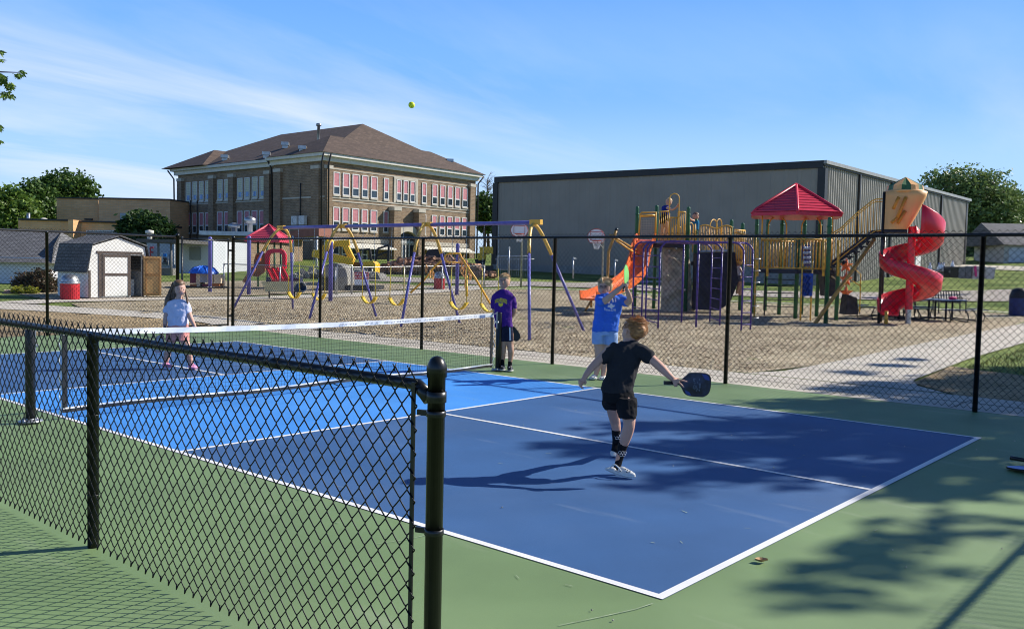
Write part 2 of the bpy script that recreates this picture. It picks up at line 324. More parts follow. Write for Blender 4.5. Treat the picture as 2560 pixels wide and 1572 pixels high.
def arc_mark(name, pts, wd, m):
    P = [Vector((p[0], p[1], 0)) for p in pts]; Q = []
    for i in range(len(P)-1):
        for k in range(10): Q.append(P[i].lerp(P[i+1], k/10))
    mb = MB()
    for i in range(len(Q)-1):
        if noise.noise(Q[i]*9) < -.25: continue
        d = (Q[i+1]-Q[i]).normalized(); s_ = Vector((-d.y, d.x, 0))*wd*(.5+.5*abs(noise.noise(Q[i]*5))); mb.quad(Q[i]-s_+Vector((0, 0, .0085)), Q[i+1]-s_+Vector((0, 0, .0085)), Q[i+1]+s_+Vector((0, 0, .0085)), Q[i]+s_+Vector((0, 0, .0085)))
    return mb
scf = mat('scuff_pale', (.30, .36, .24), .9, vary=.3, vscale=20)
mb = MB()
for pts, wd in (([G(1370, 1572), G(1500, 1545), G(1590, 1525), G(1660, 1502)], .004), ([G(940, 1262+100), G(1020, 1330+20), G(1100, 1332)], .003), ([G(1290, 1440), G(1310, 1462), G(1325, 1470)], .003)):
    q = arc_mark('', pts, wd, scf); mb.add(q.v, q.f)
random.seed(15)
for i in range(70):
    x, y = rnd(-.9, 6.5), rnd(-2.2, 5.5); L = rnd(.01, .06); a = rnd(0, PI); z = .0085; d = Vector((math.cos(a), math.sin(a), 0))*L/2; s_ = Vector((-d.y, d.x, 0)).normalized()*rnd(.001, .004); c = Vector((x, y, z)); mb.quad(c-d-s_, c+d-s_, c+d+s_, c-d+s_)
tag(mb.build('scuff_marks', scf), kind='structure')
mb = MB()
for i in range(46):
    x, y = rnd(-1.2, 6.5), rnd(-2.2, 6.5); mb.ball((x, y, .010), (rnd(.003, .008), rnd(.003, .006), .004), 6, 4)
tag(mb.build('court_grit', mat('grit', (.5, .46, .38), .9, vary=.5, vscale=30)), 'tiny pale crumbs and seeds scattered over the court', 'debris', kind='stuff')

# joints between the concrete slabs
mb = MB()
for k in range(16): y = -5.2+k*1.5; mb.quad((7.99, y, .0085), (9.37, y, .0085), (9.37, y+.014, .0085), (7.99, y+.014, .0085))
for k in range(22):
    x = 10.6+k*1.5; t = (x-10)/21.; y0, y1 = 2.05+.6*t, 3.92+.72*t; z = .0175
    mb.quad((x, y0, z+gz(x, y0)), (x+.014, y0, z+gz(x, y0)), (x+.014, y1, z+gz(x, y1)), (x, y1, z+gz(x, y1)))
struct(mb.build('slab_joints', mat('joint_dark', (.12, .11, .09), .95)))
# ================= FENCES =================
blk = mat('black_vinyl', (.009, .010, .011), .33, vary=.2, vscale=20, spec=.45)
blkm = mat('black_wire', (.005, .0055, .006), .42, vary=.1, spec=.28)
def weave(P0, P1, z0, z1, r, dv=.084, n=5, fine=False, dh=None, jit=0.):
    """chain-link fabric: one bent wire per column, woven with its neighbours"""
    P0, P1 = Vector(P0), Vector(P1); L = (P1-P0).length; U = (P1-P0)/L; Nn = Vector((0, 0, 1)).cross(U); dh = dh or dv; nc = int(L/(dh/2)); mb = MB()
    rows = int((z1-z0)/(dv/2))
    for c in range(nc):
        u0 = c*dh/2; pts = []
        for k in range(rows+1):
            s = 1 if (k+c) % 2 == 0 else -1; z = z0+(z1-z0)*k/rows; j = jit*noise.noise(Vector((u0*3, z*3, 1)))
            if k == 0 or k == rows:     # cut ends: knuckled below, twisted barbs above
                e = dh*.25*s
                pts.append(P0+U*(u0+e+j)+Vector((0, 0, z)))
                continue
            off = dh*.25*s+.0012*s+j
            if fine:
                d = r*1.15
                pts += [P0+U*(u0+off-s*dh*.055)+Nn*d*s+Vector((0, 0, z-dv*.062)), P0+U*(u0+off)+Vector((0, 0, z-dv*.022)), P0+U*(u0+off)+Vector((0, 0, z+dv*.022)), P0+U*(u0+off-s*dh*.055)-Nn*d*s+Vector((0, 0, z+dv*.062))]
            else: pts.append(P0+U*(u0+off)+Nn*r*.8*s+Vector((0, 0, z)))
        mb.tube(pts, r, n, cap=False)
    return mb
def band(mb, x, y, z, r, d):   # clamp round a post, with its bolt lug pointing along d
    mb.lathe((x, y, z), [(r+.001, -.011), (r+.004, -.010), (r+.004, .010), (r+.001, .011)], 20)
    d = Vector(d); mb.bar(Vector((x, y, z))+d*r, Vector((x, y, z))+d*(r+.042), .012, .02)
def post(x, y, h, r=.03, cap='dome'):
    mb = MB(); pr = [(0, 0), (r, 0), (r, h)]
    if cap == 'dome': pr += [(r+.004, h-.035), (r+.005, h), (r*.97, h+.016), (r*.75, h+.030), (r*.4, h+.038), (0, h+.041)]
    else: pr += [(r+.003, h-.03), (r+.003, h+.006), (r*.5, h+.014), (0, h+.014)]
    mb.lathe((x, y, 0), pr, 22); return mb
# low foreground fence
FX = -1.565; H1 = 1.205
ff = thing('chain_link_fence', (FX, 2.7, 0), 'waist-high black chain-link fence across the left foreground', 'fence', 'black chain-link fences')
post(FX, .01, 1.265, .0315).build('end_post', blk, ff)
for y in (2.74, 5.5, 8.26): post(FX, y, H1-.01, .031, 'flat').build('line_post', blk, ff)
mb = MB(); mb.tube([(FX, .055, H1-.04), (FX, .10, H1-.012), (FX, 12, H1-.012)], .0215, 18)
for y in (1.0, 7.1): mb.tube([(FX, y-.05, H1-.012), (FX, y+.05, H1-.012)], .0245, 18)
mb.build('top_rail', blk, ff)
XW = FX-.03
WM = weave((XW, .10, 0), (XW, 8.9, 0), .035, H1+.048, .0029, .0850, 6, True, .078, .004)
mb = MB(); mb.bar((XW+.002, .098, .04), (XW+.002, .098, H1+.0), .018, .006, (1, 0, 0)); mb.build('tension_bar', blk, ff)
for z in (.25, .676, 1.10): mb = MB(); band(mb, FX, .01, z, .0315, (-.35, .93, 0)); mb.build('clamp_band', blk, ff)
mb = MB(); mb.lathe((FX, .01, H1-.045), [(.032, -.02), (.0365, -.019), (.0365, .019), (.032, .02)], 20)
mb.tube([(FX, .045, H1-.06), (FX-.004, .07, H1-.035), (FX, .10, H1-.02)], .024, 12); mb.build('rail_cup', blk, ff)
mb = MB()
for y in [.55+.52*i for i in range(16)]:      # wire ties round the rail
    mb.tube([Vector((FX-.034*math.cos(a), y+.004*math.sin(3*a), H1-.012+.028*math.sin(a))) for a in [k*PI/4 for k in range(9)]], .0018, 5)
    mb.tube([(XW, y-.03, H1-.058), (XW-.006, y, H1-.05), (XW, y+.03, H1-.056)], .0022, 5)
for yy in (2.74, 5.5):
    for z in (.3, .75): mb.lathe((FX, yy, z), [(.032, -.002), (.0345, 0), (.032, .002)], 16)
mb.build('wire_ties', mat('tie_wire', (.06, .06, .06), .35, metal=.7), ff)
mb = WM   # twisted barbs above the rail and bent ends at the ground
k = 0
nc = int(8.8/(.078/2))
for c in range(nc):
    s = 1 if (c+28) % 2 == 0 else -1
    if s > 0:
        y = .10+c*.039+.0195; b = Vector((XW, y, H1+.044))
        mb.tube([b+Vector((-.003, -.004, -.012)), b+Vector((.0, .0035, .0)), b+Vector((.008, .001, .016))], [.0024, .0028, .0019], 6)
        mb.tube([b+Vector((.003, .008, -.012)), b+Vector((-.001, .002, .001)), b+Vector((-.006, .006, .015))], [.0024, .0026, .0019], 6)
        y2 = y; mb.tube([(XW, y2-.012, .050), (XW-.004, y2+.0, .024), (XW, y2+.006, .050)], [.003, .0045, .003], 6)
mb.build('wire_mesh', blkm, ff)
# tall fences round the court
def tall(root, P0, P1, posts, H=2.12, ends=(), sag=.0, dv=.0865):
    P0, P1 = Vector(P0), Vector(P1); U = (P1-P0).normalized(); Nn = Vector((0, 0, 1)).cross(U)
    for s, big in posts:
        p = P0+U*s; post(p.x, p.y, H+(.04 if big else -.01), .038 if big else .030, 'dome' if big else 'flat').build('line_post', blk, root)
    MB().tube([P0+Vector((0, 0, H)), P1+Vector((0, 0, H))], .0215, 12).build('top_rail', blk, root)
    q = -Nn*.034
    weave(P0+q, P1+q, .04, H+.058, .0032, dv, 4, False, .083, .004).build('wire_mesh', blkm, root)
    MB().tube([P0+q+Vector((0, 0, .11)), P1+q+Vector((0, 0, .11))], .0022, 5).build('tension_wire', blkm, root)
bx_ = 7.93
fb = thing('chain_link_fence', (bx_, 7, 0), 'tall black chain-link fence running behind the players along the playground', 'fence', 'black chain-link fences')
tall(fb, (bx_, 16.75, 0), (bx_, -2.7, 0), [(0, 1), (3.4, 0), (6.57, 0), (9.76, 0), (12.95, 0), (16.24, 0), (19.45, 1)])
fl = thing('chain_link_fence', (1, 16.75, 0), 'tall black chain-link fence on the far left in front of the shed', 'fence', 'black chain-link fences')
tall(fl, (6.52, 16.75, 0), (-8.5, 16.75, 0), [(0, 1), (2.82, 0), (5.75, 0), (8.7, 0), (11.6, 0), (14.5, 0)])
fn = thing('chain_link_fence', (3, -2.7, 0), 'tall black chain-link fence at the near end of the court', 'fence', 'black chain-link fences')
tall(fn, (7.93, -2.7, 0), (-1.2, -2.7, 0), [(3.05, 0), (6.1, 0), (9.13, 1)])
# gate between the far fence and the corner post
gt = thing('fence_gate', (7.2, 16.75, 0), 'narrow black chain-link gate beside the corner of the tall fence', 'gate')
mb = MB(); r = .021
for x in (6.63, 7.80): mb.tube([(x, 16.75, .06), (x, 16.75, 2.12)], r, 10); mb.lathe((x, 16.75, 2.12), [(r+.003, -.03), (r+.003, .0), (r*.6, .016), (0, .02)], 12)
for z in (.09, .98, 2.08): mb.tube([(6.63, 16.75, z), (7.80, 16.75, z)], r*.9, 10)
mb.build('gate_frame', blk, gt)
weave((6.66, 16.73, 0), (7.78, 16.73, 0), .09, 2.09, .0032, .0865, 4, False, .083).build('wire_mesh', blkm, gt)
mb = MB()
for z in (.3, 1.85): MB().box((7.86, 16.75, z), (.10, .03, .05)).build('hinge', blk, gt)
MB().box((6.59, 16.72, 1.0), (.11, .04, .06)).build('latch', mat('galv', (.38, .39, .40), .4, metal=.8), gt)
# ================= NET =================
white = mat('white_vinyl', (.78, .78, .77), .5, vary=.06, vscale=14)
def net_post(x, y, s, label):
    t = thing('net_post', (x, y, 0), label, 'net post', 'net posts'); r = .045
    mb = MB(); mb.lathe((x, y, 0), [(0, 0), (r, 0), (r, .90), (r*.9, .912), (0, .914)], 22); mb.build('post', blk, t)
    mb = MB(); mb.lathe((x, y, .02), [(0, 0), (.11, 0), (.11, .008), (.05, .02), (r, .03)], 24); mb.build('base_plate', mat('galv', (.38, .39, .40)), t)
    mb = MB()
    for a in range(4): mb.lathe((x+.085*math.cos(a*PI/2+.5), y+.085*math.sin(a*PI/2+.5), .028), [(.012, 0), (.012, .018), (0, .02)], 8)
    mb.build('bolts', MATS['galv'], t)
    mb = MB(); mb.bar((x-s*.047, y, .66), (x-s*.047, y, .92), .02, .008); mb.lathe((x-s*.05, y, .76), [(.0, -.03), (.018, -.03), (.018, .03), (0, .03)], 12, R=Matrix.Rotation(PI/2, 3, 'X')); mb.build('winch', MATS['galv'], t)
NX0, NX1, NY = -.33, 6.47, 6.90
net_post(NX0, NY, -1, 'near black net post seen through the left part of the low fence'); net_post(NX1, NY, 1, 'far black net post beside the boy in purple')
nt_ = thing('pickleball_net', (3.07, NY, 0), 'sagging black pickleball net with a white top tape', 'net')
xa, xb = NX0+.30, NX1-.14
def ztop(x): u = (x-xa)/(xb-xa); return .905-.045*4*u*(1-u)*1.0
def zbot(x): return .07+.012*math.sin(x*2.1)
mb = MB(); K = 60
def tape(zt, zb, th, wob):
    vs = []
    for i in range(K+1):
        x = xa+(xb-xa)*i/K; wv = .004*math.sin(x*9)*wob+.003*math.sin(x*23+1)*wob
        for dy, z in ((-th+wv, zt(x)), (th+wv, zt(x)), (th-wv, zb(x)), (-th-wv, zb(x))): vs.append((x, NY+dy, z))
    fs = [(i*4+k, i*4+(k+1) % 4, (i+1)*4+(k+1) % 4, (i+1)*4+k) for i in range(K) for k in range(4)]+[(0, 1, 2, 3), (K*4+3, K*4+2, K*4+1, K*4)]
    return vs, fs
mb.add(*tape(ztop, lambda x: ztop(x)-.058, .010, 1)); mb.build('top_tape', white, nt_)
mb = MB(); mb.add(*tape(lambda x: zbot(x)+.034, zbot, .006, .6)); mb.build('bottom_band', mat('net_black', (.02, .02, .02), .45, spec=.5), nt_)
mb = MB(); mb.add(*[(lambda vs, fs: ([(v[0], v[1]-.004, v[2]) for v in vs], fs))(*tape(lambda x: zbot(x)+.052, lambda x: zbot(x)+.036, .004, .6))][0]); mb.build('bottom_cord', white, nt_)
for x, nm in ((xa+.022, 'side_band'), (xb-.022, 'side_band')):
    MB().box((x, NY, .485), (.045, .014, .83)).build(nm, MATS['net_black'], nt_)
mb = MB(); st = .044; random.seed(2)
x = xa+.05
while x < xb-.05:
    pts = []; z = zbot(x)+.03
    while z < ztop(x)-.05: pts.append((x+rnd(-.005, .005), NY+rnd(-.003, .003), z)); z += st
    pts.append((x, NY, ztop(x)-.052)); mb.tube(pts, .0016, 4, cap=False); x += st
for k in range(1, 19):
    pts = []
    for i in range(0, 141):
        x = xa+.03+(xb-xa-.06)*i/140; z = zbot(x)+.03+k*st+rnd(-.003, .003)
        if z < ztop(x)-.05: pts.append((x, NY, z))
    if len(pts) > 2: mb.tube(pts, .0015, 4, cap=False)
mb.build('netting', mat('net_cord', (.012, .012, .014), .8), nt_)
mb = MB(); mb.tube([(NX0+.04, NY, .895), (xa, NY, .88)], .003, 6); mb.tube([(NX1-.04, NY, .90), (xb, NY, .89)], .003, 6)
zz_ = [(xa+(-.03 if i % 2 else 0), NY+.01, .86-.8*i/9) for i in range(10)]; mb.tube(zz_, .006, 6)
zz_ = [(xb+(.05 if i % 2 else 0), NY, .86-.8*i/9) for i in range(10)]; mb.tube(zz_, .005, 6); mb.build('lacing_rope', white, nt_)
# printed lettering on the tape (blurred dark marks in the photo) and a small label
mb = MB(); random.seed(8); x = 3.4; ink = mat('tape_ink', (.30, .33, .38), .7)
while x < 5.95:
    wd = rnd(.02, .045); z = ztop(x)-.029; h = rnd(.018, .026)
    yy = NY-.0150
    if random.random() < .82:
        for q in range(random.choice((1, 2, 2))): mb.quad((x+q*wd*.5, yy, z-h/2), (x+q*wd*.5+.007, yy, z-h/2), (x+q*wd*.5+.010, yy, z+h/2), (x+q*wd*.5+.003, yy, z+h/2))
        if random.random() < .6: zz = z+random.choice((-h/2, 0, h/2-.005)); mb.quad((x, yy, zz), (x+wd*.6, yy, zz), (x+wd*.6, yy, zz+.005), (x, yy, zz+.005))
    x += wd+.012
mb.build('tape_lettering', ink, nt_)
mb = MB(); mb.quad((6.02, NY-.0152, .832), (6.14, NY-.0152, .836), (6.14, NY-.0152, .884), (6.02, NY-.0152, .880)); mb.build('tape_label', mat('label_blue', (.1, .16, .3), .6, vary=.6, vscale=30), nt_)
# ================= BUILDINGS =================
def ld(L, D, z=0.): return Vector((CAM[0]+.655*L+.755*D, CAM[1]-.755*L+.655*D, z))
def kpx(px, py): d = ray(px, py); return (.655*d[0]-.755*d[1])/(.755*d[0]+.655*d[1])
glass = mat('window_glass', (.03, .045, .06), .08, spec=.8, vary=.3)
pinkb = mat('pink_blind', (.50, .20, .22), .8, vary=.12, vscale=5)
wframe = mat('window_frame_white', (.62, .62, .60), .6)
stone = mat('limestone', (.48, .44, .36), .85, vary=.1, vscale=2)
brick = brickmat('school_brick', (.185, .12, .068), (.31, .205, .115), (.26, .21, .15), .45, .16, .02)
roofm = brickmat('shingle_brown', (.082, .055, .040), (.125, .086, .064), (.05, .036, .03), .6, .28, .02, vary=.12)
crm = mat('cornice_cream', (.62, .60, .52), .7, vary=.06)
dkm = mat('dark_metal', (.02, .02, .022), .5)
C0 = Vector((-18.9, 88)); UA = Vector((-.765, .643)); UB = Vector((.622, .783)); ZE = 12.5
def sp(a, b, z): q = C0+UA*a+UB*b; return ld(q.x, q.y, z)
def solve_b(px, py, a): k = kpx(px, py); q = C0+UA*a; return (k*q.y-q.x)/(UB.x-k*UB.y)
def solve_a(px, py, b): k = kpx(px, py); q = C0+UB*b; return (k*q.y-q.x)/(UA.x-k*UA.y)
sc_ = thing('school_building', sp(0, 0, 1.8), 'three storey brown brick school with hipped shingle roof', 'school')
def blockf(mb, P, a0, a1, b0, b1, z0, z1):
    A = [P(a0, b0, z0), P(a1, b0, z0), P(a1, b1, z0), P(a0, b1, z0)]; mb.prism(A, (0, 0, z1-z0)); return mb
def fixn(o):
    bm = bmesh.new(); bm.from_mesh(o.data); bmesh.ops.recalc_face_normals(bm, faces=bm.faces); bm.to_mesh(o.data); bm.free(); return o
def bld(mb, name, m, par, uv=False, label=None):
    o = fixn(mb.build(name, m, par, label=label))
    if uv:
        me = o.data; ul = me.uv_layers.new()
        for p in me.polygons:
            nr = p.normal; ax = Vector((-nr.y, nr.x, 0)); ax = ax.normalized() if ax.length > .05 else Vector((1, 0, 0)); ay = nr.cross(ax)
            for li in p.loop_indices: c = me.vertices[me.loops[li].vertex_index].co; ul.data[li].uv = (c.dot(ax), c.dot(ay))
    return o
IN = .9
mb = MB(); blockf(mb, sp, IN, 9.4, IN, 23.9, 0, 11.65); bld(mb, 'front_wall', brick, sc_, True)
mb = MB(); blockf(mb, sp, 9.4, 30.1, IN+.8, 23.9, 0, 11.65); bld(mb, 'side_wall', brick, sc_, True)
mb = MB(); blockf(mb, sp, IN-.35, 9.75, IN-.35, 24.2, 11.65, 12.1); blockf(mb, sp, IN-.75, 9.95, IN-.75, 24.4, 12.1, 12.42); blockf(mb, sp, 9.6, 30.5, IN+.45, 24.1, 11.66, 12.11); blockf(mb, sp, 9.7, 30.8, IN+.1, 24.3, 12.11, 12.4); bld(mb, 'cornice', crm, sc_)
def hip(mb, a0, a1, b0, b1, ra0, rb0, ra1, rb1, z0, z1, P=sp):   # hip roof: eave rectangle, ridge from (ra0,rb0) to (ra1,rb1)
    A, B, C_, D_ = P(a0, b0, z0), P(a1, b0, z0), P(a1, b1, z0), P(a0, b1, z0); r0, r1 = P(ra0, rb0, z1), P(ra1, rb1, z1)
    mb.add([A, B, C_, D_, r0, r1], [(0, 3, 2, 1), (0, 1, 4) if abs(rb0-rb1) > 1 else (0, 3, 4), (2, 3, 5) if abs(rb0-rb1) > 1 else (1, 2, 5)]+([(0, 4, 5, 3), (1, 2, 5, 4)] if abs(rb0-rb1) > 1 else [(0, 1, 5, 4), (3, 4, 5, 2)]))
mb = MB(); hip(mb, 0, 9.6, 0, 24.8, 4.8, 4.8, 4.8, 20, 12.42, 14.95); bld(mb, 'front_roof', roofm, sc_, True)
mb = MB(); hip(mb, .9, 31.5, 1.0, 23.8, 8.4, 12.4, 24.1, 12.4, 12.45, 17.5); bld(mb, 'main_roof', roofm, sc_, True)
mb = MB(); hip(mb, 22.5, 31.8, .4, 24.8, 27.1, 4.8, 27.1, 20, 12.43, 14.9); bld(mb, 'rear_roof', roofm, sc_, True)
# stone courses and water table
mb = MB()
for z, h, t in ((8.05, .16, .06), (7.75, .10, .05), (3.7, .45, .12), (10.95, .10, .04)):
    blockf(mb, sp, IN-t, IN, IN-t, 23.9, z, z+h)
    if z != 10.95 and z != 7.75: blockf(mb, sp, IN, 9.4, IN-t, IN, z, z+h-.01); blockf(mb, sp, 9.4, 30.1, IN+.8-t, IN+.8, z, z+h-.02)
bld(mb, 'stone_courses', stone, sc_)
def sx(x): return 400+.344*x
def window(fac, u0, u1, z0, z1, kind):
    """fac 'R': wall plane a=IN, u runs along b; fac 'L': wall plane b=pb, u runs along a"""
    if fac == 'R': P = lambda u, d, z: sp(IN-d, u, z)
    else: P = lambda u, d, z: sp(u, IN+.8-d, z)
    w_ = .09
    def bx(mb, ua, ub, d0, d1, za, zb): mb.prism([P(ua, d0, za), P(ub, d0, za), P(ub, d0, zb), P(ua, d0, zb)], P(ua, d1, za)-P(ua, d0, za)); return mb
    mb = MB(); bx(mb, u0, u0+w_, 0, .09, z0, z1); bx(mb, u1-w_, u1, 0, .09, z0, z1); bx(mb, u0+w_, u1-w_, 0, .09, z1-w_, z1); bx(mb, u0+w_, u1-w_, 0, .085, z0, z0+w_)
    zm = z0+(z1-z0)*(.36 if kind != 'block' else .34)
    if kind != 'block': bx(mb, u0+w_, u1-w_, 0, .08, zm-.05, zm+.07)
    f = bld(mb, 'window', wframe, sc_)
    mb = MB(); bx(mb, u0-.05, u1+.05, 0, .16, z0-.16, z0); bld(mb, 'sill', stone, f)
    if kind == 'block':
        mb = MB(); bx(mb, u0+w_, u1-w_, 0, .04, z0+w_, z1-w_); bld(mb, 'glass_block', GB, f, True)
        mb = MB(); uc = (u0+u1)/2; bx(mb, uc-.26, uc-.02, .03, .07, z0+.25, z0+.78); bx(mb, uc+.03, uc+.26, .03, .07, z0+.25, z0+.78); bld(mb, 'vent_pane', BP, f)
    else:
        mb = MB(); bx(mb, u0+w_, u1-w_, 0, .035, z0+w_, zm-.05); bld(mb, 'pane', glass, f)
        if kind == 'blind': mb = MB(); bx(mb, u0+w_, u1-w_, 0, .05, zm+.07, z1-w_); bld(mb, 'blind', pinkb, f)
        else: mb = MB(); bx(mb, u0+w_, u1-w_, 0, .035, zm+.07, z1-w_); bld(mb, 'pane', glass, f)
GB = brickmat('glass_block', (.60, .60, .42), (.70, .69, .52), (.36, .35, .24), .2, .2, .02, .7, off=0, vary=.05)
BP = mat('blue_pane', (.12, .28, .55), .2)
RW = [(1257, 1305), (1325, 1375), (1395, 1445), (1465, 1510), (1530, 1578), (1625, 1660), (1717, 1752), (1767, 1802), (1817, 1852), (1902, 1935), (1977, 2014), (2034, 2071), (2089, 2126), (2143, 2180), (2197, 2234)]
for i, (x0, x1) in enumerate(RW):
    b0, b1 = solve_b(sx(x0), 470, IN), solve_b(sx(x1), 470, IN)
    window('R', b0, b1, 8.42, 10.7, 'blind')
    if not 5 < i < 9: window('R', b0, b1, 4.95, 7.2, 'blind')
    if i in (0, 1, 2, 3, 4, 10, 11, 12, 13): window('R', b0, b1, 1.9, 3.45, 'plain')
LW = [(192, 225), (240, 272), (288, 320), (333, 368), (420, 458), (472, 510), (565, 603), (618, 655), (672, 712), (728, 768)]
for x0, x1 in LW:
    a0, a1 = solve_a(sx(x1), 470, IN+.8), solve_a(sx(x0), 470, IN+.8)
    window('L', a0, a1, 8.4, 10.75, 'block'); window('L', a0, a1, 4.7, 7.1, 'blind')
# pilasters, with stone caps
def pil(P, z1, par=sc_):
    mb = MB(); blockf(mb, sp, *P, 0, z1); o = bld(mb, 'pilaster', brick, par, True); a0, a1, b0, b1 = P
    mb = MB(); blockf(mb, sp, a0-.05, a1+.05, b0-.05, b1+.05, z1, z1+.35); bld(mb, 'stone_cap', stone, o)
for x in (1141, 865):
    a = solve_a(sx(x), 470, IN); pil((max(IN+.1, a-.6), a+.6, IN-.3, IN), 10.9)
for x in (390, 533, 160, 795): a = solve_a(sx(x), 470, IN+.8); pil((a-.5, a+.5, IN+.4, IN+.8), 10.9)
for x in (1212, 2265): b = solve_b(sx(x), 470, IN); pil((IN-.3, IN, max(IN+.05, b-.5), b+.5), 10.9)
for x in (1690, 1868): b = solve_b(sx(x), 470, IN); pil((IN-.9, IN, b-.5, b+.5), 7.3)
# stone surround of the middle triple window
b0, b1 = solve_b(sx(1705), 470, IN), solve_b(sx(1864), 470, IN); mb = MB()
for q in ((b0-.15, b0+.15, 8.2, 10.95), (b1-.15, b1+.15, 8.2, 10.95), (b0+.15, b1-.15, 10.72, 10.93)): blockf(mb, sp, IN-.1, IN, *q)
bld(mb, 'stone_surround', stone, sc_)
# arched entrance
bm_, hw = solve_b(sx(1785), 470, IN), 1.55
mb = MB(); P = [(IN-.5, 0)]; arc = [(bm_+hw*math.cos(t), 4.0+1.15*math.sin(t)) for t in [PI*k/12 for k in range(13)]]; out = [(bm_+(hw+.55)*math.cos(t), 4.0+1.8*math.sin(t)) for t in [PI*k/12 for k in range(13)]]
for i in range(12): mb.prism([sp(IN-.55, *arc[i]), sp(IN-.55, *arc[i+1]), sp(IN-.55, *out[i+1]), sp(IN-.55, *out[i])], sp(IN, 0, 0)-sp(IN-.55, 0, 0))
for s in (-1, 1): blockf(mb, sp, IN-.55, IN, bm_+s*(hw+.27)-.27, bm_+s*(hw+.27)+.27, 1, 4.0)
bld(mb, 'entrance_arch', stone, sc_)
mb = MB(); blockf(mb, sp, IN-.1, IN, bm_-hw, bm_+hw, 1, 4.9); d = bld(mb, 'entrance_door', glass, sc_)
mb = MB()
for u in (-1.5, -.55, .0, .55, 1.5): blockf(mb, sp, IN-.18, IN-.1, bm_+u-.06, bm_+u+.06, 1.2, 4.3)
blockf(mb, sp, IN-.17, IN-.1, bm_-1.5, bm_+1.5, 3.9, 4.05); bld(mb, 'door_frame', wframe, d)
# canopies over the basement windows, downspouts, roof fittings, wall units
for xa_, xb_ in ((1310, 1670), (1900, 2240)):
    mb = MB(); b0, b1 = solve_b(sx(xa_), 560, IN), solve_b(sx(xb_), 560, IN); mb.prism([sp(IN, b0, 3.65), sp(IN-1.2, b0, 3.15), sp(IN-1.2, b0, 3.05), sp(IN, b0, 3.5)], sp(0, b1, 0)-sp(0, b0, 0)); bld(mb, 'canopy', crm, sc_)
for pts in ([(0, .1, 12.3), (.6, .3, 11.3), (.7, .55, 2)], [(-.05, 1.0, 12.3), (.45, 1.1, 11.4), (.5, 1.2, 2)], [(9.7, .2, 12.3), (9.8, .9, 11.4), (9.8, 1.3, 2)], [(0, 24.4, 12.2), (.5, 23.9, 11.3), (.5, 23.9, 2)], [(30.6, .6, 12.2), (30.2, 1.2, 11.2), (30.1, 1.3, 2)]):
    MB().tube([sp(*p) for p in pts], .09, 8).build('downspout', dkm, sc_)
mb = MB(); q = sp(8.6, 6.2, 15.6); mb.lathe(q, [(.16, -1), (.16, .8), (.30, .85), (.30, 1.05), (.15, 1.12), (0, 1.12)], 14); mb.build('vent_pipe', MATS['galv'], sc_)
for a, b, z in ((13, 5, 14.4), (12, 1.8, 12.9), (5, 1.3, 13.0), (3, 21.5, 13.7), (21, 2.4, 13.2)):
    mb = MB(); mb.box(sp(a, b, z+.25), (1.1, .8, .35), .86); mb.box(sp(a, b, z), (.7, .6, .5), .86); mb.build('roof_vent', MATS['galv'], sc_)
for x in (975, 1030):
    a = solve_a(sx(x), 540, IN-.45); mb = MB(); blockf(mb, sp, a-.45, a+.45, IN-.5, IN-.1, 5.35, 6.25); u = bld(mb, 'air_conditioner', wframe, sc_)
    mb = MB(); c = sp(a-.1, IN-.51, 5.8); mb.lathe(c, [(.30, 0), (.34, .02), (.30, .04)], 20, R=(ld(UB.x, UB.y)-ld(0, 0)).to_track_quat('Z', 'Y').to_matrix()); mb.build('fan_grille', dkm, u)
MB().tube([sp(solve_a(sx(1020), 540, IN-.1), IN-.12, 6.1), sp(solve_a(sx(1020), 540, IN-.1), IN-.12, 9.6)], .06, 6).build('conduit', dkm, sc_)
for x in (225, 275): a = solve_a(sx(x), 560, IN+.7); MB().tube([sp(a, IN+.6, 3), sp(a, IN+.6, 8.6)], .05, 6).build('conduit', dkm, sc_)
# low flat-roofed extension in front of the school
def pxbox(mb, px0, px1, D0, D1, z0, z1, row=600):   # box standing between two depths
    k0, k1 = kpx(px0, row), kpx(px1, row); mb.prism([ld(k0*D0, D0, z0), ld(k1*D0, D0, z0), ld(k1*D0+ (D1-D0)*.15, D1, z0), ld(k0*D0+(D1-D0)*.15, D1, z0)], (0, 0, z1-z0)); return mb
def zr(row, px, D): return float(W(px, row, D)[2])
tanb = brickmat('tan_brick', (.72, .38, .16), (.82, .47, .22), (.56, .38, .22), .6, .2, .02, vary=.08)
D = 76; ex = thing('flat_roof_building', ld(-16, D, 1.4), 'low dark brick annex with flat white-edged roof in front of the school', 'building')
mb = MB(); pxbox(mb, 520, 655, D, D+9, .5, zr(590, 600, D)); bld(mb, 'wall', brick, ex, True)
mb = MB(); pxbox(mb, 498, 672, D-.8, D+9, zr(590, 600, D)+.002, zr(580, 600, D)); bld(mb, 'flat_roof', mat('roof_membrane', (.55, .57, .60), .7), ex)
for px, r0, r1 in ((585, 583, 557), (625, 583, 541)):
    h = zr(r1, px, D+3)-zr(r0, px, D+3); MB().lathe(ld(kpx(px, 570)*(D+3), D+3, zr(r0, px, D+3)-.2), [(.22, 0), (.22, h*.7), (.5, h*.72), (.5, h), (.1, h+.2), (0, h+.2)], 14).build('vent_pipe', MATS['galv'], ex)
D = 72; br = thing('covered_walkway', ld(-13, D, 1.2), 'brown sloping canopy roof at the foot of the school corner', 'canopy')
mb = MB(); P = [W(645, 592, D), W(797, 566, D), W(797, 590, D), W(660, 600, D)]; mb.prism(P, ld(0, D+5)-ld(0, D)); bld(mb, 'canopy_roof', mat('brown_metal', (.22, .085, .055), .5, vary=.1), br)
for px in (665, 730, 790): k = kpx(px, 620); MB().tube([ld(k*D, D+.3, .6), ld(k*D, D+.3, zr(590, px, D))], .1, 8).build('column', wframe, br)
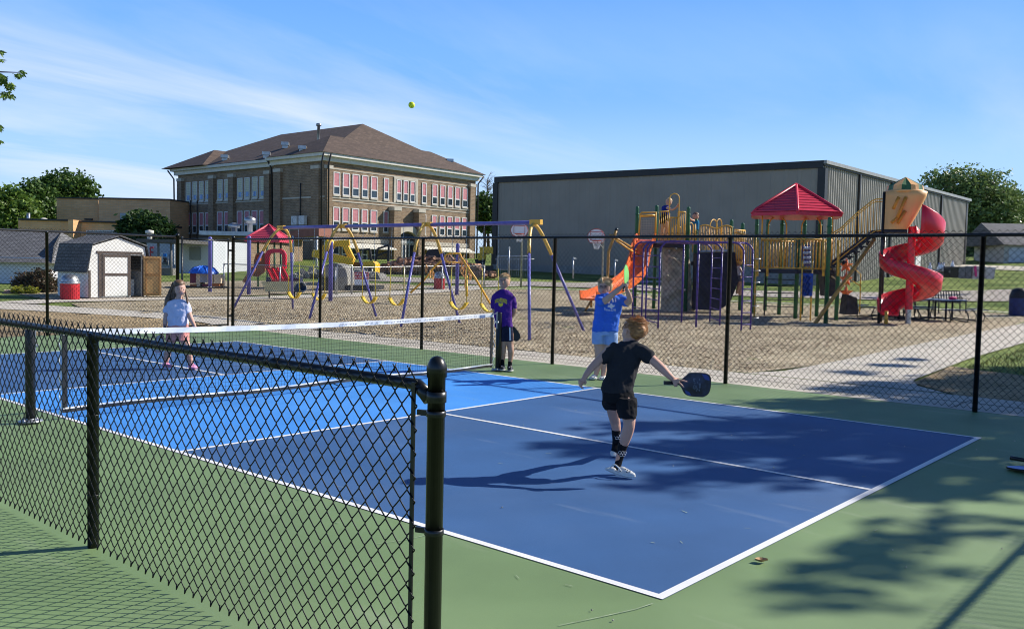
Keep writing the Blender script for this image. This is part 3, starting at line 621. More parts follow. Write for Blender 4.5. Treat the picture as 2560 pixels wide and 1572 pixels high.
# tan brick wing far left
D = 104; tb = thing('brick_building', ld(-44, D, 1), 'long tan brick wing with flat black roof edge left of the school', 'building')
mb = MB(); pxbox(mb, 142, 246, D, D+12, 0, zr(498, 200, D)); bld(mb, 'upper_wall', tanb, tb, True)
mb = MB(); pxbox(mb, 246.5, 425, D-1.2, D+12, 0, zr(501, 330, D)); bld(mb, 'upper_wall', tanb, tb, True)
mb = MB(); pxbox(mb, 141, 246.5, D-.2, D+12, zr(498, 200, D), zr(495, 200, D)); pxbox(mb, 246.6, 425, D-1.4, D+12, zr(501, 330, D), zr(498, 330, D)); bld(mb, 'roof_edge', dkm, tb)
D = 92; mb = MB(); pxbox(mb, 46, 176, D, D+11, 0, zr(552, 110, D)); pxbox(mb, 183, 312, D, D+11, 0, zr(557, 240, D)); bld(mb, 'lower_wall', tanb, tb, True)
mb = MB(); pxbox(mb, 45, 176, D-.3, D+11, zr(552, 110, D)+.002, zr(548, 110, D)); pxbox(mb, 183, 312, D-.3, D+11, zr(557, 240, D)+.002, zr(553, 240, D)); bld(mb, 'roof_edge', dkm, tb)
mb = MB(); pxbox(mb, 170, 183, D-1.2, D+.5, 0, zr(551, 175, D)); bld(mb, 'brick_pier', tanb, tb, True)
for i in range(4):
    x = 215+i*22; mb = MB(); pxbox(mb, x, x+20, D-.12, D, zr(592, x, D), zr(576, x, D)); f = bld(mb, 'window', wframe, tb); mb = MB(); pxbox(mb, x+1.5, x+18.5, D-.16, D-.12, zr(591, x, D), zr(578, x, D)); bld(mb, 'pane', glass, f)
mb = MB(); pxbox(mb, 300, 360, 102.5, 102.9, zr(556, 320, 104), zr(535, 320, 104)); bld(mb, 'grey_panel', mat('panel_grey', (.4, .42, .4), .6), tb)
mb = MB(); pxbox(mb, 211, 230, 103.8, 104, zr(553, 320, 104), zr(549, 320, 104)); bld(mb, 'louvre', dkm, tb)
mb = MB(); mb.tube([ld(kpx(71, 540)*95, 95, zr(552, 71, 95)-.3), ld(kpx(71, 540)*95, 95, zr(533, 71, 95))], .18, 8); mb.build('roof_pipe', MATS['galv'], tb)
MB().ball(ld(kpx(110, 552)*94, 94, zr(552, 110, 94)), (.45, .4, .3)).build('roof_vent', crm, tb)
# ---- steel gymnasium ----
GP = [Vector((-1.6, 75.5)), Vector((20.4, 59.7)), Vector((43.95, 87.0))]; GP.append(GP[0]+GP[2]-GP[1])
ZG = 9.05
gy = thing('steel_gymnasium', ld(20.4, 59.7, 1), 'large grey metal-clad hall with black trim behind the playground', 'hall')
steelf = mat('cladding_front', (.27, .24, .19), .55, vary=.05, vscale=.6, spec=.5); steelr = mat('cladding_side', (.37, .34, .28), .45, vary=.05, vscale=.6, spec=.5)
def clad(A, B, z0, z1, pitch, dep, m, name, under=.5):
    A, B = Vector(A), Vector(B); d = (B-A); L = d.length; d.normalize(); nn = Vector((d.y, -d.x)); mb = MB()
    if nn.y > 0: nn = -nn
    n = int(L/pitch); prof = []
    for i in range(n):
        u = i*pitch; prof += [(u, 0), (u+pitch*.62, 0), (u+pitch*.70, dep), (u+pitch*.92, dep)]
    prof.append((L, 0)); 
    for u, h in prof:
        q = A+d*u+nn*h; mb.v += [tuple(ld(q.x, q.y, z0)), tuple(ld(q.x, q.y, z1))]
    for i in range(len(prof)-1): mb.f.append((2*i, 2*i+2, 2*i+3, 2*i+1)); mb.sm.append(False)
    return mb.build(name, m, gy)
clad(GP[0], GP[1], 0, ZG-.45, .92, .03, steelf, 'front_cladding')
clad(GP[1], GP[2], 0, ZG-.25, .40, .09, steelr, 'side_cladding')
mb = MB(); g = [ld(p.x, p.y, 0) for p in GP]; c_ = sum(g, Vector())/4; g2 = [p.lerp(c_, .006) for p in g]; mb.prism(g2, (0, 0, ZG-.3)); bld(mb, 'inner_wall', steelf, gy)
mb = MB(); gr = [p.lerp(c_, -.006) for p in g]
mb.add([Vector((p.x, p.y, ZG)) for p in gr]+[(gr[0].lerp(gr[1], .5)).to_3d()+Vector((0, 0, ZG+.02)), (gr[3].lerp(gr[2], .5)).to_3d()+Vector((0, 0, ZG+.02))], [(0, 4, 5, 3), (4, 1, 2, 5), (0, 1, 4), (3, 5, 2)]); bld(mb, 'metal_roof', mat('roof_grey', (.22, .22, .21), .5), gy)
def trim(mb, A, B, z0, z1, off, th):
    A, B = Vector(A), Vector(B); d = (B-A).normalized(); nn = Vector((d.y, -d.x)); 
    if nn.y > 0: nn = -nn
    a, b = A+nn*off-d*.1, B+nn*off+d*.1; c, e = a+nn*th, b+nn*th
    mb.prism([ld(a.x, a.y, z0), ld(b.x, b.y, z0), ld(e.x, e.y, z0), ld(c.x, c.y, z0)], (0, 0, z1-z0))
black_trim = mat('black_trim', (.018, .018, .018), .45)
mb = MB(); trim(mb, GP[0], GP[1], ZG-.46, ZG+.02, .02, .14); bld(mb, 'eave_trim', black_trim, gy)
mb = MB(); trim(mb, GP[1], GP[2], ZG-.20, ZG+.03, .04, .28); bld(mb, 'gutter', mat('gutter_grey', (.30, .30, .28), .4), gy)
mb = MB(); trim(mb, GP[1], GP[2], ZG-.32, ZG-.21, .1, .08); bld(mb, 'eave_trim', black_trim, gy)
for P0, P1, t in ((GP[0], GP[1], 0), (GP[0], GP[1], 1), (GP[1], GP[2], .012), (GP[1], GP[2], .985)):
    q = Vector(P0).lerp(Vector(P1), t); d = (Vector(P1)-Vector(P0)).normalized(); mb = MB(); trim(mb, q-d*.15, q+d*.15, 0, ZG-.47, .03, .10); bld(mb, 'corner_trim', black_trim, gy)
for px in (2140, 2222, 2347):
    k = kpx(px, 550); A, d = GP[1], (GP[2]-GP[1]).normalized(); t = (k*A.y-A.x)/(d.x-k*d.y); q = A+d*t; mb = MB(); trim(mb, q-d*.02, q+d*.02, 0, ZG-.33, .1, .14); bld(mb, 'downspout', black_trim, gy)
def gside(px0, px1, r0, r1, off, m, name):   # panel standing on the side wall
    A, d = GP[1], (GP[2]-GP[1]).normalized(); ts = [(kpx(p, 650)*A.y-A.x)/(d.x-kpx(p, 650)*d.y) for p in (px0, px1)]; qa, qb = A+d*ts[0], A+d*ts[1]
    mb = MB(); trim(mb, qa+d*.1, qb-d*.1, zr(r0, px0, qa.y), zr(r1, px0, qa.y), .1, off); return bld(mb, name, m, gy)
gside(2284, 2296, 672, 638, .08, wframe, 'side_door')
mb = MB(); trim(mb, GP[0], GP[1], 0, 1.75, .02, .12); bld(mb, 'concrete_footing', mat('footing', (.25, .25, .23), .9), gy)
# ---- cottage at the far left ----
D = 44; ct = thing('white_cottage', ld(-26, D, .2), 'white clapboard cottage with grey shingle roof at the far left edge', 'house')
ze, zp = zr(652, 60, D), zr(578, 60, D+3)
kL, kR = -.72, kpx(147, 650)
mb = MB(); mb.prism([ld(kL*D, D, 0), ld(kR*D-.6, D, 0), ld(kR*D-.6, D+6, 0), ld(kL*D, D+6, 0)], (0, 0, ze)); o = bld(mb, 'wall', mat('clap_core', (.6, .6, .62), .6), ct)
mb = MB()
for i in range(12): z = .1+i*.12; mb.prism([ld(kL*D, D-.035, z), ld(kR*D-.6, D-.035, z), ld(kR*D-.6, D, z), ld(kL*D, D, z)], (0, 0, .105))
bld(mb, 'clapboards', mat('clapboard', (.66, .68, .72), .55, vary=.05), ct)
mb = MB(); a, b = kL*D, kR*D; mb.add([ld(a, D-.5, ze-.08), ld(b-.1, D-.5, ze-.08), ld(b-.1, D+6.5, ze-.08), ld(a, D+6.5, ze-.08), ld(a, D+3, zp), ld(b-1.4, D+3, zp), ld(b-.55, D+.6, ze+.8)], [(0, 3, 2, 1), (0, 1, 6, 5, 4), (3, 4, 5, 2), (1, 2, 5, 6), (0, 4, 3)])
bld(mb, 'shingle_roof', brickmat('shingle_grey', (.13, .13, .135), (.19, .19, .195), (.06, .06, .06), .42, .17, .02, vary=.12), ct, True)
# ---- garden shed ----
shw = mat('shed_white', (.70, .69, .65), .7, vary=.06, vscale=3); shb = mat('shed_trim', (.075, .055, .045), .7, vary=.15); shr = brickmat('shed_shingle', (.10, .10, .105), (.16, .16, .16), (.05, .05, .05), .3, .13, .015)
A_, B_ = Vector((-16.35, 34.3)), Vector((-14.93, 36.5)); fd = (B_-A_); FWd = fd.length; fd.normalize(); sd_ = Vector((-fd.y, fd.x)); SLn = 2.1
sh = thing('garden_shed', ld(A_.x, A_.y, 0), 'white barn-roofed garden shed with brown trim and one door open', 'shed')
def hp(u, v, z): q = A_+fd*u+sd_*v; return ld(q.x, q.y, z)
prof = [(-.0, 1.08), (.18, 2.06), (FWd/2, 2.40), (FWd-.18, 2.06), (FWd, 1.08)]
mb = MB()
d0, d1 = .62*FWd+.18, .88*FWd   # open doorway
def wallp(mb, pts, v0, v1): mb.prism([hp(u, v0, z) for u, z in pts], hp(0, v1, 0)-hp(0, v0, 0))
wallp(mb, [(0, .06), (d0, .06), (d0, 1.72), (d1, 1.72), (d1, .06), (FWd, .06)]+[(u, z) for u, z in prof[::-1]], 0, .05); bld(mb, 'front_wall', shw, sh)
mb = MB(); wallp(mb, [(0, .06), (FWd, .06)]+[(u, z) for u, z in prof[::-1]], SLn-.05, SLn); mb.prism([hp(0, .05, .06), hp(.05, .05, .06), hp(.05, SLn-.05, .06), hp(0, SLn-.05, .06)], (0, 0, 1.0)); mb.prism([hp(FWd-.05, .05, .06), hp(FWd, .05, .06), hp(FWd, SLn-.05, .06), hp(FWd-.05, SLn-.05, .06)], (0, 0, 1.0)); bld(mb, 'side_wall', shw, sh)
mb = MB(); ro = [(-.12, 1.02), (.13, 2.10), (FWd/2, 2.47), (FWd-.13, 2.10), (FWd+.12, 1.02)]
for (u0, z0), (u1, z1) in zip(ro, ro[1:]): mb.prism([hp(u0, -.1, z0), hp(u1, -.1, z1), hp(u1, SLn+.1, z1), hp(u0, SLn+.1, z0)], (0, 0, .04))
bld(mb, 'gambrel_roof', shr, sh, True)
mb = MB()
for u in (0, FWd-.09): wallp(mb, [(u, .05), (u+.09, .05), (u+.09, 1.1), (u, 1.1)], -.02, 0)
wallp(mb, [(.34, 1.76), (FWd-.30, 1.76), (FWd-.30, 1.86), (.34, 1.86)], -.03, 0); wallp(mb, [(.42, .08), (.54, .08), (.54, 1.76), (.42, 1.76)], -.03, 0); wallp(mb, [(d1, .08), (d1+.08, .08), (d1+.08, 1.76), (d1, 1.76)], -.03, 0)
wallp(mb, [(0, 0), (FWd, 0), (FWd, .06), (0, .06)], -.03, SLn); bld(mb, 'trim_boards', shb, sh)
mb = MB(); dw = d0-.56
wallp(mb, [(.56, .1), (d0-.02, .1), (d0-.02, 1.74), (.56, 1.74)], -.03, -.005); dd = bld(mb, 'closed_door', shw, sh)
mb = MB()
for q in ([(.56, .1), (.66, .1), (.66, 1.74), (.56, 1.74)], [(d0-.14, .1), (d0-.02, .1), (d0-.02, 1.74), (d0-.14, 1.74)], [(.66, 1.64), (d0-.14, 1.64), (d0-.14, 1.74), (.66, 1.74)], [(.66, .9), (d0-.14, .9), (d0-.14, 1.0), (.66, 1.0)]): wallp(mb, q, -.05, -.03)
bld(mb, 'door_braces', shb, dd)
ply = mat('plywood', (.62, .36, .14), .7, vary=.12, vscale=5, stretch=(1, 1, .2)); mb = MB()
ox, od = hp(d1+.05, -.05, 0), (hp(d1+.62, -.42, 0)-hp(d1+.05, -.05, 0)); th = Vector((-od.y, od.x, 0)).normalized()*.03
def dp(u, z): return ox+od*u+Vector((0, 0, z))
mb.prism([dp(0, .10), dp(1, .10), dp(1, 1.70), dp(0, 1.70)], th); dd = bld(mb, 'open_door', ply, sh); mb = MB()
for q in ((.08, .2, .9, .14), (.08, .9, .9, 1.0), (.08, 1.55, .9, 1.62), (.08, .2, .16, 1.6), (.84, .2, .92, 1.6)):
    u0, z0, u1, z1 = min(q[0], q[2]), min(q[1], q[3]), max(q[0], q[2]), max(q[1], q[3]); mb.prism([dp(u0, z0), dp(u1, z0), dp(u1, z1), dp(u0, z1)], -th*.6)
bld(mb, 'door_battens', mat('plywood_dark', (.38, .2, .07), .7), dd)
mb = MB(); wallp(mb, [(d0, .08), (d1, .08), (d1, .75), (d0, .75)], .5, .55); bld(mb, 'stored_panel', shw, sh)
# ---- site trailer, shelter and shop front between shed and school ----
D = 58; tr = thing('site_trailer', ld(-22, D, .6), 'white site trailer with grey mesh vent behind the gate', 'trailer')
mb = MB(); pxbox(mb, 438, 533, D, D+8, .7, zr(602, 500, D), 650); bld(mb, 'trailer_body', mat('trailer_white', (.56, .58, .60), .5, vary=.05, vscale=1.), tr)
mb = MB(); pxbox(mb, 473, 501, D-.1, D, zr(650, 487, D), zr(618, 487, D), 640); bld(mb, 'vent_grille', mat('grille', (.22, .24, .23), .6, vary=.4, vscale=30), tr)
mb = MB(); pxbox(mb, 441, 530, D+.3, D+7.5, .3, .7, 690); bld(mb, 'chassis', dkm, tr)
D = 62; t2 = thing('poster_kiosk', ld(-25, D, .6), 'pale panel building with a red letter E and a blue poster', 'kiosk')
mb = MB(); pxbox(mb, 366, 436, D, D+5, .5, zr(606, 400, D), 650); bld(mb, 'wall', mat('kiosk_wall', (.40, .43, .45), .6, vary=.08), t2)
red = mat('sign_red', (.55, .03, .04), .5)
def wq(mb, x0, r0, x1, r1, D, th=.05): mb.prism([W(x0, r1, D), W(x1, r1, D), W(x1, r0, D), W(x0, r0, D)], ld(0, th)-ld(0, 0)); return mb
mb = MB(); wq(mb, 374, 617, 376.5, 644, D-.4)
for r in (617, 628.5, 640): wq(mb, 376.5, r, 383, r+4, D-.4)
bld(mb, 'letter_E', red, t2)
mb = MB(); wq(mb, 401, 632, 421, 662, D-.25); pn = bld(mb, 'poster', wframe, t2); mb = MB(); wq(mb, 408, 634, 416, 642, D-.32); bld(mb, 'poster_blue', mat('poster_b', (.02, .22, .6), .5), pn)
mb = MB(); mb.bar(W(409, 645, D-.32), W(416, 655, D-.32), .12, .1); mb.bar(W(416, 645, D-.34), W(409, 655, D-.34), .12, .1); wq(mb, 405, 657, 420, 660, D-.3); bld(mb, 'poster_mark', dkm, pn)
mb = MB(); wq(mb, 400, 616, 410, 630, D-.1); bld(mb, 'vent_grille', MATS['grille'], t2)
D = 54; s3 = thing('open_shelter', ld(-22, D, .5), 'flat dark roof on slim posts between shed and gate', 'shelter')
mb = MB(); pxbox(mb, 340, 444, D, D+4, zr(607, 400, D), zr(598, 400, D), 600); bld(mb, 'flat_roof', mat('dark_roof', (.09, .085, .08), .7), s3)
for px in (364, 396, 428): k = kpx(px, 640); mb = MB(); mb.tube([ld(k*(D+.5), D+.5, .2), ld(k*(D+.5), D+.5, zr(607, px, D))], .07, 8); mb.build('post', mat('post_grey', (.2, .19, .17), .7), s3)
MB().lathe(ld(kpx(357, 590)*D, D+1, zr(598, 357, D)), [(.15, 0), (.15, .35), (.25, .36), (.25, .55), (0, .6)], 12).build('roof_vent', crm, s3)
mb = MB(); pxbox(mb, 372, 432, D+.8, D+1.4, gz(*ld(-22, D).xy), gz(*ld(-22, D).xy)+.45, 680); bld(mb, 'bench', MATS['post_grey'], s3)
D = 63; s4 = thing('shop_front', ld(-19, D, .8), 'low front with a white frame round dark windows beside the trailer', 'building')
mb = MB(); pxbox(mb, 545, 625, D, D+6, .5, zr(607, 580, D), 650); bld(mb, 'wall', brick, s4, True)
mb = MB()
for q in ((549, 622, 613, 630), (549, 630, 553, 686), (608, 630, 613, 686)): wq(mb, *q, D-.25, .25)
bld(mb, 'white_surround', wframe, s4)
mb = MB(); wq(mb, 553, 630, 608, 684, D-.05, .05); bld(mb, 'pane', glass, s4)
mb = MB()
for x in (571, 592): wq(mb, x, 632, x+1.2, 683, D-.12, .06)
wq(mb, 553, 640, 608, 641.2, D-.12, .06); bld(mb, 'mullions', wframe, s4)
sg = thing('red_pennant_sign', ld(kpx(539, 645)*60, 60, 1.), 'tall red banner sign beside the white trailer', 'sign')
mb = MB(); wq(mb, 533.5, 627, 544, 668, 60, .08); bld(mb, 'banner', red, sg); MB().ball(W(538.5, 626, 60), (.14, .06, .16)).build('round_top', red, sg)
# garage at the far right
D = 88; ga = thing('white_garage', ld(48, D, 3), 'pale garage with large door at the far right edge beyond the lawn', 'garage')
zg = gz(*ld(46, D).xy)
mb = MB(); pxbox(mb, 2509, 2700, D, D+8, zg-.5, zr(613, 2530, D), 640); bld(mb, 'wall', mat('garage_wall', (.42, .41, .38), .7), ga)
mb = MB(); pxbox(mb, 2522, 2570, D-.1, D, zr(656, 2530, D), zr(620, 2530, D), 640); gd = bld(mb, 'garage_door', mat('garage_door', (.5, .53, .58), .6), ga)
mb = MB(); wq(mb, 2520, 617, 2572, 620, D-.15); wq(mb, 2519.5, 620, 2522, 656, D-.15); bld(mb, 'door_frame', shb, gd)
mb = MB(); k0 = kpx(2503, 610)*D; mb.prism([ld(k0, D-.6, zr(613, 2530, D)), ld(k0, D+4, zr(560, 2530, D+4)), ld(k0, D+8.5, zr(613, 2530, D))], ld(12, 0)-ld(0, 0)); bld(mb, 'roof', MATS['shingle_grey'], ga, True)
# ================= PLAYGROUND =================
pgreen = mat('play_green', (.018, .115, .045), .45, vary=.1); pyel = mat('play_yellow', (.78, .43, .06), .45, vary=.06); pur = mat('play_purple', (.065, .035, .22), .4, vary=.1)
pviolet = mat('swing_purple', (.13, .125, .40), .35, vary=.12, vscale=6); pred = mat('play_red', (.64, .010, .032), .3, vary=.07, spec=.5); porange = mat('play_orange', (.80, .16, .03), .4, vary=.07); pdeck = mat('play_deck', (.015, .017, .03), .6)
ptan = mat('play_tan', (.80, .43, .16), .5, vary=.06, vscale=2.); proof = mat('play_roof', (.58, .025, .06), .4, vary=.08, vscale=4); pblue = mat('play_blue', (.01, .05, .30), .4); ochre = mat('ochre_paint', (.42, .23, .05), .45, vary=.15, vscale=8)
ps = thing('playground_structure', (26.5, 11.5, 0), 'large playground climber with green posts, red roof and spiral slide', 'play structure')
def gtube(name, pts, r, m, par, n=8): return MB().tube(pts, r, n).build(name, m, par)
def gpost(px, row, tr, par=ps, r=.07, cap=True):
    b = G(px, row); h = HT(px+(row-tr)*.022, tr, b[0], b[1]); mb = MB(); mb.lathe((b[0], b[1], b[2]-.05), [(0, 0), (r, 0), (r, h-b[2]-.0), (r*.98, h-b[2]+.03), (r*.6, h-b[2]+.06), (0, h-b[2]+.06)] if cap else [(0, 0), (r, 0), (r, h-b[2]+.05), (0, h-b[2]+.05)], 14)
    if cap: mb.lathe((b[0], b[1], b[2]+h-b[2]-.32), [(r, 0), (r+.015, .005), (r+.015, .05), (r, .055)], 14)
    mb.build('post', pgreen, par); return b
PO = {}
for k, q in dict(P1=(1586, 772, 517), P2=(1634, 772, 514), P3=(1713, 779, 518), P4=(1733, 776, 548), P5=(1821, 777, 550), P6=(1849, 776, 558), R1=(1884, 783, 545), R2=(1912, 778, 545), R3=(1947, 787, 542), R4=(2003, 785, 545), R5=(1988, 797, 590), R6=(2041, 791, 544), R7=(2064, 808, 544), R8=(2090, 802, 650)).items(): PO[k] = gpost(*q)
def bars(name, pa, pb, za, zb, ztop_a, ztop_b, n, m=pyel, r=.017, rail=.025):   # barrier of upright bars between two plan points
    pa, pb = Vector(pa), Vector(pb); mb = MB(); P = lambda t, z: (pa.lerp(pb, t)).to_3d()+Vector((0, 0, z))
    mb.tube([P(0, ztop_a), P(1, ztop_b)], rail, 7); mb.tube([P(0, za+.05), P(1, zb+.05)], rail, 7)
    for i in range(n+1):
        t = (i+.0)/n; mb.tube([P(t, za+(zb-za)*t+.05), P(t, ztop_a+(ztop_b-ztop_a)*t)], r, 5)
    return mb.build(name, m, ps)
def xy(p): return Vector((p[0], p[1]))
def hoop(name, pa, pb, z0, z1, m=pyel, r=.02, par=ps):
    pa, pb = Vector(pa), Vector(pb); c = (pa+pb)/2; h = (pb-pa)/2; rad = h.length; pts = [pa.to_3d()+Vector((0, 0, z0))]
    for k in range(11): a = PI*(1-k/10); pts.append((c+h*math.cos(a)).to_3d()+Vector((0, 0, z1-rad+rad*math.sin(a))))
    pts.append(pb.to_3d()+Vector((0, 0, z0))); return MB().tube(pts, r, 8).build(name, m, par)
# decks
def deck(pts, z, name='deck'): mb = MB(); mb.prism([(p[0], p[1], z-.14) for p in pts], (0, 0, .14)); return bld(mb, name, pdeck, ps)
ZL, ZR, ZT = 2.62, 1.72, 3.05
lt = [xy(W(1600, 600, 35.0)), xy(W(1713, 600, 34.2)), xy(W(1722, 600, 36.2)), xy(W(1612, 600, 37.0))]; deck(lt, ZL)
mid = [xy(W(1728, 640, 34.6)), xy(W(1835, 640, 34.6)), xy(W(1850, 640, 36.2)), xy(W(1745, 640, 36.2))]; deck(mid, 1.95)
rc = W(1990, 600, 31.8); RR = 1.42
e1, e2 = Vector((.655, -.755)), Vector((-.755, -.655))    # right, and towards the camera
hexv = [xy(rc)+e1*(RR*math.cos(math.radians(a)))+e2*(RR*math.sin(math.radians(a))) for a in (-15, 45, 105, 165, 225, 285)]; deck(hexv, ZR)
# barriers of the left tower
def pw(px, D): return xy(W(px, 600, D))
bars('barrier', pw(1647, 34.3), pw(1672, 34.3), ZL, ZL, 3.85, 3.85, 5); bars('barrier', pw(1674, 34.2), pw(1692, 34.2), ZL, ZL, 3.62, 3.62, 4); bars('barrier', pw(1693, 34.2), pw(1712, 34.2), ZL, ZL, 3.84, 3.84, 4)
hoop('hoop', pw(1671, 34.1), pw(1695, 34.1), ZL, 4.52)
hoop('hoop', pw(1718, 34.4), pw(1732, 34.6), ZL-.3, 3.45); hoop('hoop', pw(1680, 35.8), pw(1702, 35.8), ZL, 3.4)
mb = MB()
for i in range(9): mb.tube([W(1604+i*4.1, 548, 35.2), W(1604+i*4.1, 596, 35.2)], .006, 4)
for i in range(12): mb.tube([W(1603, 548+i*4.2, 35.2), W(1640, 548+i*4.2, 35.2)], .006, 4)
mb.build('wire_panel', mat('mesh_tan', (.42, .36, .26), .6), ps)
mb = MB(); mb.tube([W(1597, 600, 35), W(1600, 536, 35), W(1604, 532, 35), W(1640, 531, 35), W(1638, 600, 35)], .035, 8); mb.tube([W(1602, 540, 35.1), W(1639, 539, 35.1)], .05, 8); mb.build('slide_hood', pyel, ps)
for x in (1712, 1724, 1738): gtube('rail', [W(x, 560, 34.5), W(x+1, 605, 34.5)], .03, pyel, ps)
# bridge between the towers with wavy hand rails
for D in (34.4, 35.6):
    mb = MB(); tp = [W(1750+80*t, 566-4*math.sin(t*2*PI*1.5)+2*t, D) for t in [k/20 for k in range(21)]]; mb.tube(tp, .022, 7)
    for k in range(0, 21, 1): mb.tube([tp[k], Vector((tp[k][0], tp[k][1], 2.0))], .012, 5)
    mb.build('bridge_railing', pyel, ps)
hoop('hoop', pw(1773, 34.6), pw(1793, 35.2), 2.0, 3.62); hoop('hoop', pw(1790, 34.4), pw(1803, 34.7), 2.0, 3.62)
bars('barrier', pw(1836, 34.0), pw(1862, 34.6), 1.95, 1.95, 3.2, 3.2, 5); bars('barrier', pw(1837, 34.0), pw(1890, 33.2), 1.95, ZR, 3.1, 2.9, 9)
mb = MB(); mb.bar(W(1750, 628, 34.5), W(1832, 626, 34.5), .25, .06); mb.build('bridge_deck', mat('deck_grey', (.45, .48, .5), .6), ps)
# roof over the hexagonal deck
def hexroof(par, c, R, ze, zp, ang0, m, n=6, rows=9):
    V_ = [c+e1*(R*math.cos(math.radians(ang0+i*360/n)))+e2*(R*math.sin(math.radians(ang0+i*360/n))) for i in range(n)]; mb = MB(); top = Vector((c.x, c.y, zp))
    for i in range(n):
        a, b = V_[i].to_3d()+Vector((0, 0, ze)), V_[(i+1) % n].to_3d()+Vector((0, 0, ze))
        for k in range(rows):   # overlapping moulded shingle courses
            t0, t1 = k/rows*.9+.02, (k+1)/rows*.9+.02; lift = Vector((0, 0, .028))
            p0, p1, p2, p3 = a.lerp(top, t0)+lift, b.lerp(top, t0)+lift, b.lerp(top, t1), a.lerp(top, t1); mb.quad(p0, p1, p2, p3); mb.quad(p0-lift, p1-lift, p1, p0)
        mb.quad(a.lerp(top, .9), b.lerp(top, .9), top)
        mb.quad(a, b, b-Vector((0, 0, .12)), a-Vector((0, 0, .12))); mb.quad(a-Vector((0, 0, .12)), b-Vector((0, 0, .12)), Vector((c.x, c.y, ze+.1)))
    o = mb.build('roof', m, par)
    mb = MB()
    for i in range(n): a = V_[i].to_3d()+Vector((0, 0, ze)); mb.tube([a+Vector((0, 0, -.04)), a.lerp(top, .1)+Vector((0, 0, .03)), top+Vector((0, 0, .03))], .05, 7)
    mb.build('roof_ribs', m, o); return o
zE, zP = HT(1990, 536, rc[0], rc[1]), HT(1990, 463, rc[0], rc[1])
hexroof(ps, xy(rc)-e1*.06, 1.74, zE, zP, -15, proof)
hx = [h.lerp(xy(rc), .04) for h in hexv]
random.seed(4)
for i in range(6):
    a, b = hx[i], hx[(i+1) % 6]; bars('barrier', a, b, ZR, ZR, ZR+1.05, ZR+1.05, 11)
for i, (u, v) in enumerate(((3, 4), (4, 5), (5, 0), (0, 1))): a, b = hx[u], hx[v]; hoop('hoop', a.lerp(b, .2), a.lerp(b, .75), ZR, ZR+(1.95 if i != 3 else 2.15), r=.024)
mb = MB(); a, b = hx[0].lerp(hx[1], .55), hx[0].lerp(hx[1], .9); mb.prism([a.to_3d()+Vector((0, 0, ZR+.05)), b.to_3d()+Vector((0, 0, ZR+.05)), b.to_3d()+Vector((0, 0, ZR+1.05)), a.to_3d()+Vector((0, 0, ZR+1.05))], (.03, .03, 0)); bld(mb, 'play_panel', pyel, ps)
mb = MB(); a, b = W(2006, 612, 30.6), W(2026, 612, 30.6); c, d = W(2026, 665, 30.6), W(2006, 665, 30.6); mb.prism([a, b, c, d], (.05, .04, 0)); p_ = bld(mb, 'play_panel', mat('panel_purple', (.08, .06, .2), .5), ps)
mb = MB()
for j in range(3):
    for r in range(4): mb.ball(W(2011+j*6, 620+r*12, 30.5), .055, 8, 6)
mb.build('panel_balls', mat('panel_light', (.5, .5, .55), .4), p_)
for px in (1893, 1918, 2058, 2095): gtube('pole', [W(px, 690, 31.2 if px < 2000 else 30.2), W(px+1, 600, 31.2 if px < 2000 else 30.2)], .045, pyel, ps)
for px, D in ((1889, 31.5), (2005, 30.0), (2030, 30.4)): b = W(px, 690, D); gtube('climber_pole', [(b[0], b[1], 0), (b[0], b[1], ZR+.3)], .028, pyel, ps)
# blue step climber
mb = MB()
for j in range(2):
    for r in range(4):
        c = W(2009+j*14, 690+r*16, 30.1); mb.box(c, (.10, .26, .05), -.86); 
        if r < 3: mb.prism([W(2004+j*14, 690+r*16, 30.1), W(2006+j*14, 690+r*16, 30.1), W(2003+j*14, 705+r*16, 30.1), W(2001+j*14, 705+r*16, 30.1)], (.05, .04, 0)); mb.prism([W(2014+j*14, 690+r*16, 30.12), W(2016+j*14, 690+r*16, 30.12), W(2010+j*14, 705+r*16, 30.12), W(2008+j*14, 705+r*16, 30.12)], (.05, .04, 0))
mb.prism([W(2001, 740, 30.2), W(2031, 740, 30.2), W(2033, 683, 30.2), W(2003, 683, 30.2)], (.03, .025, 0)); bld(mb, 'step_climber', mat('step_blue', (.015, .07, .38), .4), ps)
# arched black rung ladder behind the deck
mb = MB()
for r, z in enumerate((1.35, 1.1, .85, .6, .35)): mb.tube([W(1914, 0, 32.5)*0+np.array(list(xy(W(1914, 700, 33))) + [z]), np.array(list(xy(W(1988, 700, 33))) + [z])], .02, 6)
for px in (1914, 1988): q = xy(W(px, 700, 33)); mb.tube([(q.x, q.y, 0), (q.x, q.y, 1.6)], .025, 6)
mb.build('rung_ladder', pdeck, ps)
